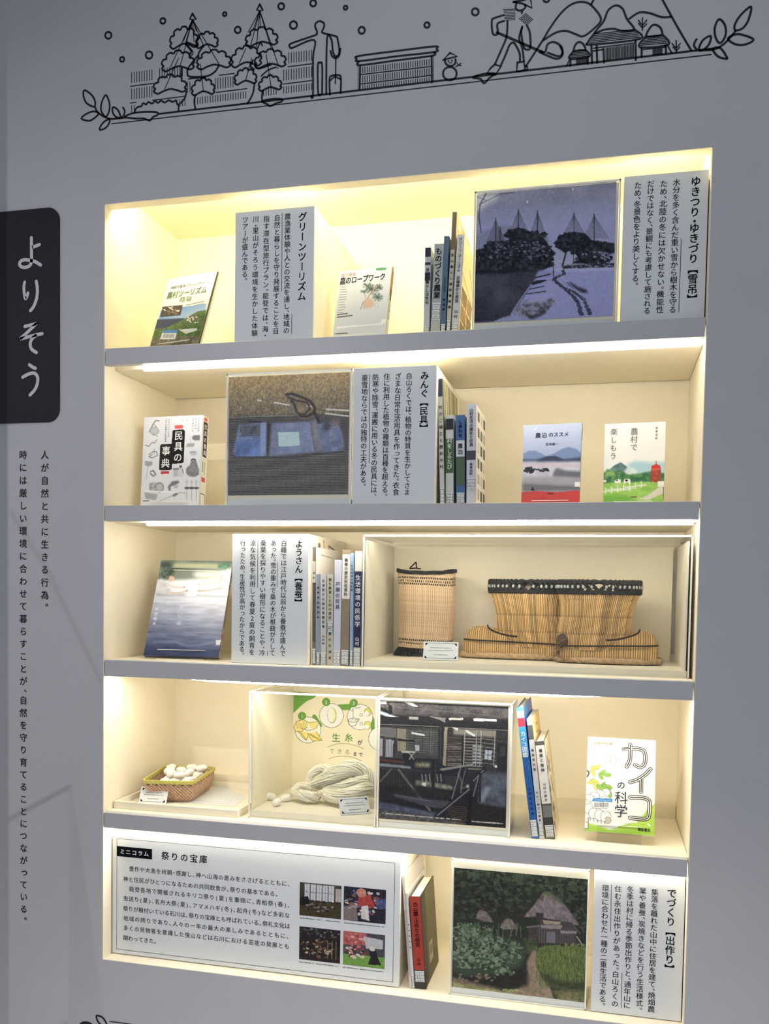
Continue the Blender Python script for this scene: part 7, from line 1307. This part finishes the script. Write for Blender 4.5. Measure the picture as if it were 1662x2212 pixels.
# skein of raw silk
SILK = mat('raw_silk', (255, 249, 232), 0.5, vary=0.06, vscale=220, spec=0.6)
rk = thing('silk_skein', 'large twisted hank of cream raw silk yarn in front of poster', 'yarn', (0.53, 0.2, ZB4 + 0.0005))
def hank(name, cps, rad, n, twist, seed, squash=0.8, m=SILK):
    """cps: (zoom x, zoom y, depth)"""
    P = np.array([at(*z13_((x, y)), d) for x, y, d in cps]); P = np.array(spline([tuple(p) for p in P], 9)); M_ = len(P); R = np.interp(np.linspace(0, 1, M_), np.linspace(0, 1, len(rad)), rad)
    T = np.gradient(P, axis=0); T /= np.linalg.norm(T, axis=1)[:, None]; up = np.array([0, 0.35, 1.0]); N = np.cross(T, up); N /= np.linalg.norm(N, axis=1)[:, None]; B = np.cross(T, N); rs = random.Random(seed); mb = MB(); s = np.linspace(0, 1, M_)
    for k in range(n):
        a0 = rs.uniform(0, 6.283); q = math.sqrt(rs.uniform(0.45, 1.0)); a = a0 + twist * s + 0.25 * np.sin(s * rs.uniform(3, 7) + rs.uniform(0, 6)); w1 = (1 + 0.05 * np.sin(s * rs.uniform(6, 14) + rs.uniform(0, 6)))
        V = P + (R * q * w1 * np.cos(a))[:, None] * N + (R * q * w1 * np.sin(a) * squash)[:, None] * B; V[:, 2] = np.maximum(V[:, 2], ZB4 + 0.0016); V[:, 1] = np.clip(V[:, 1], 0.066, 0.3345); V[:, 0] = np.minimum(V[:, 0], 0.6345)
        mb.tube(V, rs.uniform(0.0008, 0.0014), 4)
    V = P.copy(); V[:, 2] = np.maximum(V[:, 2], ZB4 + 0.003); core = MB().tube(V, np.minimum(R * 0.72, np.maximum(0.002, V[:, 2] - ZB4 - 0.0005)), 12); o2 = core.build('strand_core', m, rk, smooth=True)
    return mb.build(name, m, rk, smooth=True)
hank('strand_bundle', [(720, 1250, .245), (740, 1150, .255), (830, 1080, .26), (930, 1085, .255), (1010, 1150, .25)], [0.007, 0.012, 0.013, 0.012, 0.010], 70, 2.2, 1)
hank('strand_bundle', [(745, 1275, .225), (860, 1215, .220), (990, 1140, .215), (1110, 1090, .215), (1230, 1085, .22), (1330, 1150, .225), (1385, 1250, .22), (1400, 1370, .21)], [0.012, 0.020, 0.026, 0.027, 0.026, 0.024, 0.020, 0.016], 170, 3.2, 2, 0.75)
hank('strand_bundle', [(560, 1330, .185), (640, 1350, .165), (720, 1370, .155), (790, 1375, .165), (830, 1345, .185)], [0.010, 0.016, 0.017, 0.014, 0.008], 90, 3.0, 3)
hank('strand_bundle', [(560, 1325, .20), (620, 1270, .215), (700, 1265, .22), (790, 1300, .215)], [0.010, 0.012, 0.011, 0.008], 60, 2.0, 4)
hank('strand_bundle', [(860, 1335, .19), (960, 1370, .16), (1090, 1370, .145), (1230, 1330, .15), (1330, 1290, .17), (1400, 1300, .19)], [0.010, 0.017, 0.020, 0.021, 0.018, 0.014], 120, 2.4, 5)
hank('strand_bundle', [(880, 1310, .21), (1000, 1290, .205), (1130, 1260, .20), (1260, 1210, .205), (1360, 1190, .21)], [0.009, 0.014, 0.016, 0.016, 0.014], 80, 2.0, 6)
mb = MB()
for A in ([(740, 1275, .20), (800, 1310, .165), (850, 1370, .14), (878, 1425, .13)], [(895, 1310, .19), (850, 1350, .15), (815, 1400, .135)], [(745, 1290, .20), (790, 1340, .155), (820, 1420, .13)], [(700, 1240, .21), (740, 1265, .20), (760, 1300, .19)]):
    mb.tube([np.maximum(np.array(at(*z13_((x, y)), d)), [-9, -9, ZB4 + 0.002]) for x, y, d in spline(A, 4)], 0.0009, 5)
mb.build('binding_thread', mat('binding_thread', (216, 192, 168), 0.7), rk)
for x, y, ya, nm in ((300, 1385, 0.1, 'leftmost of three white cocoons beside the skein'), (375, 1445, 1.5, 'front of three white cocoons beside the skein'), (470, 1400, 1.0, 'right-hand of three white cocoons beside the skein')):
    q = floor_at(*z13_((x, y + 25)), ZB4 + 0.0015); cocoon(nm, (q[0] , q[1] + 0.004, ZB4 + 0.0098), ya, 0, 0.029, 'cocoons beside the silk skein', 0.0094)
caption_card('small white caption card tilted in front of the silk skein', (0.557, 0.068, ZB4 + 0.0012), 0.62, 0.5, 0.072, 0.040, 9)
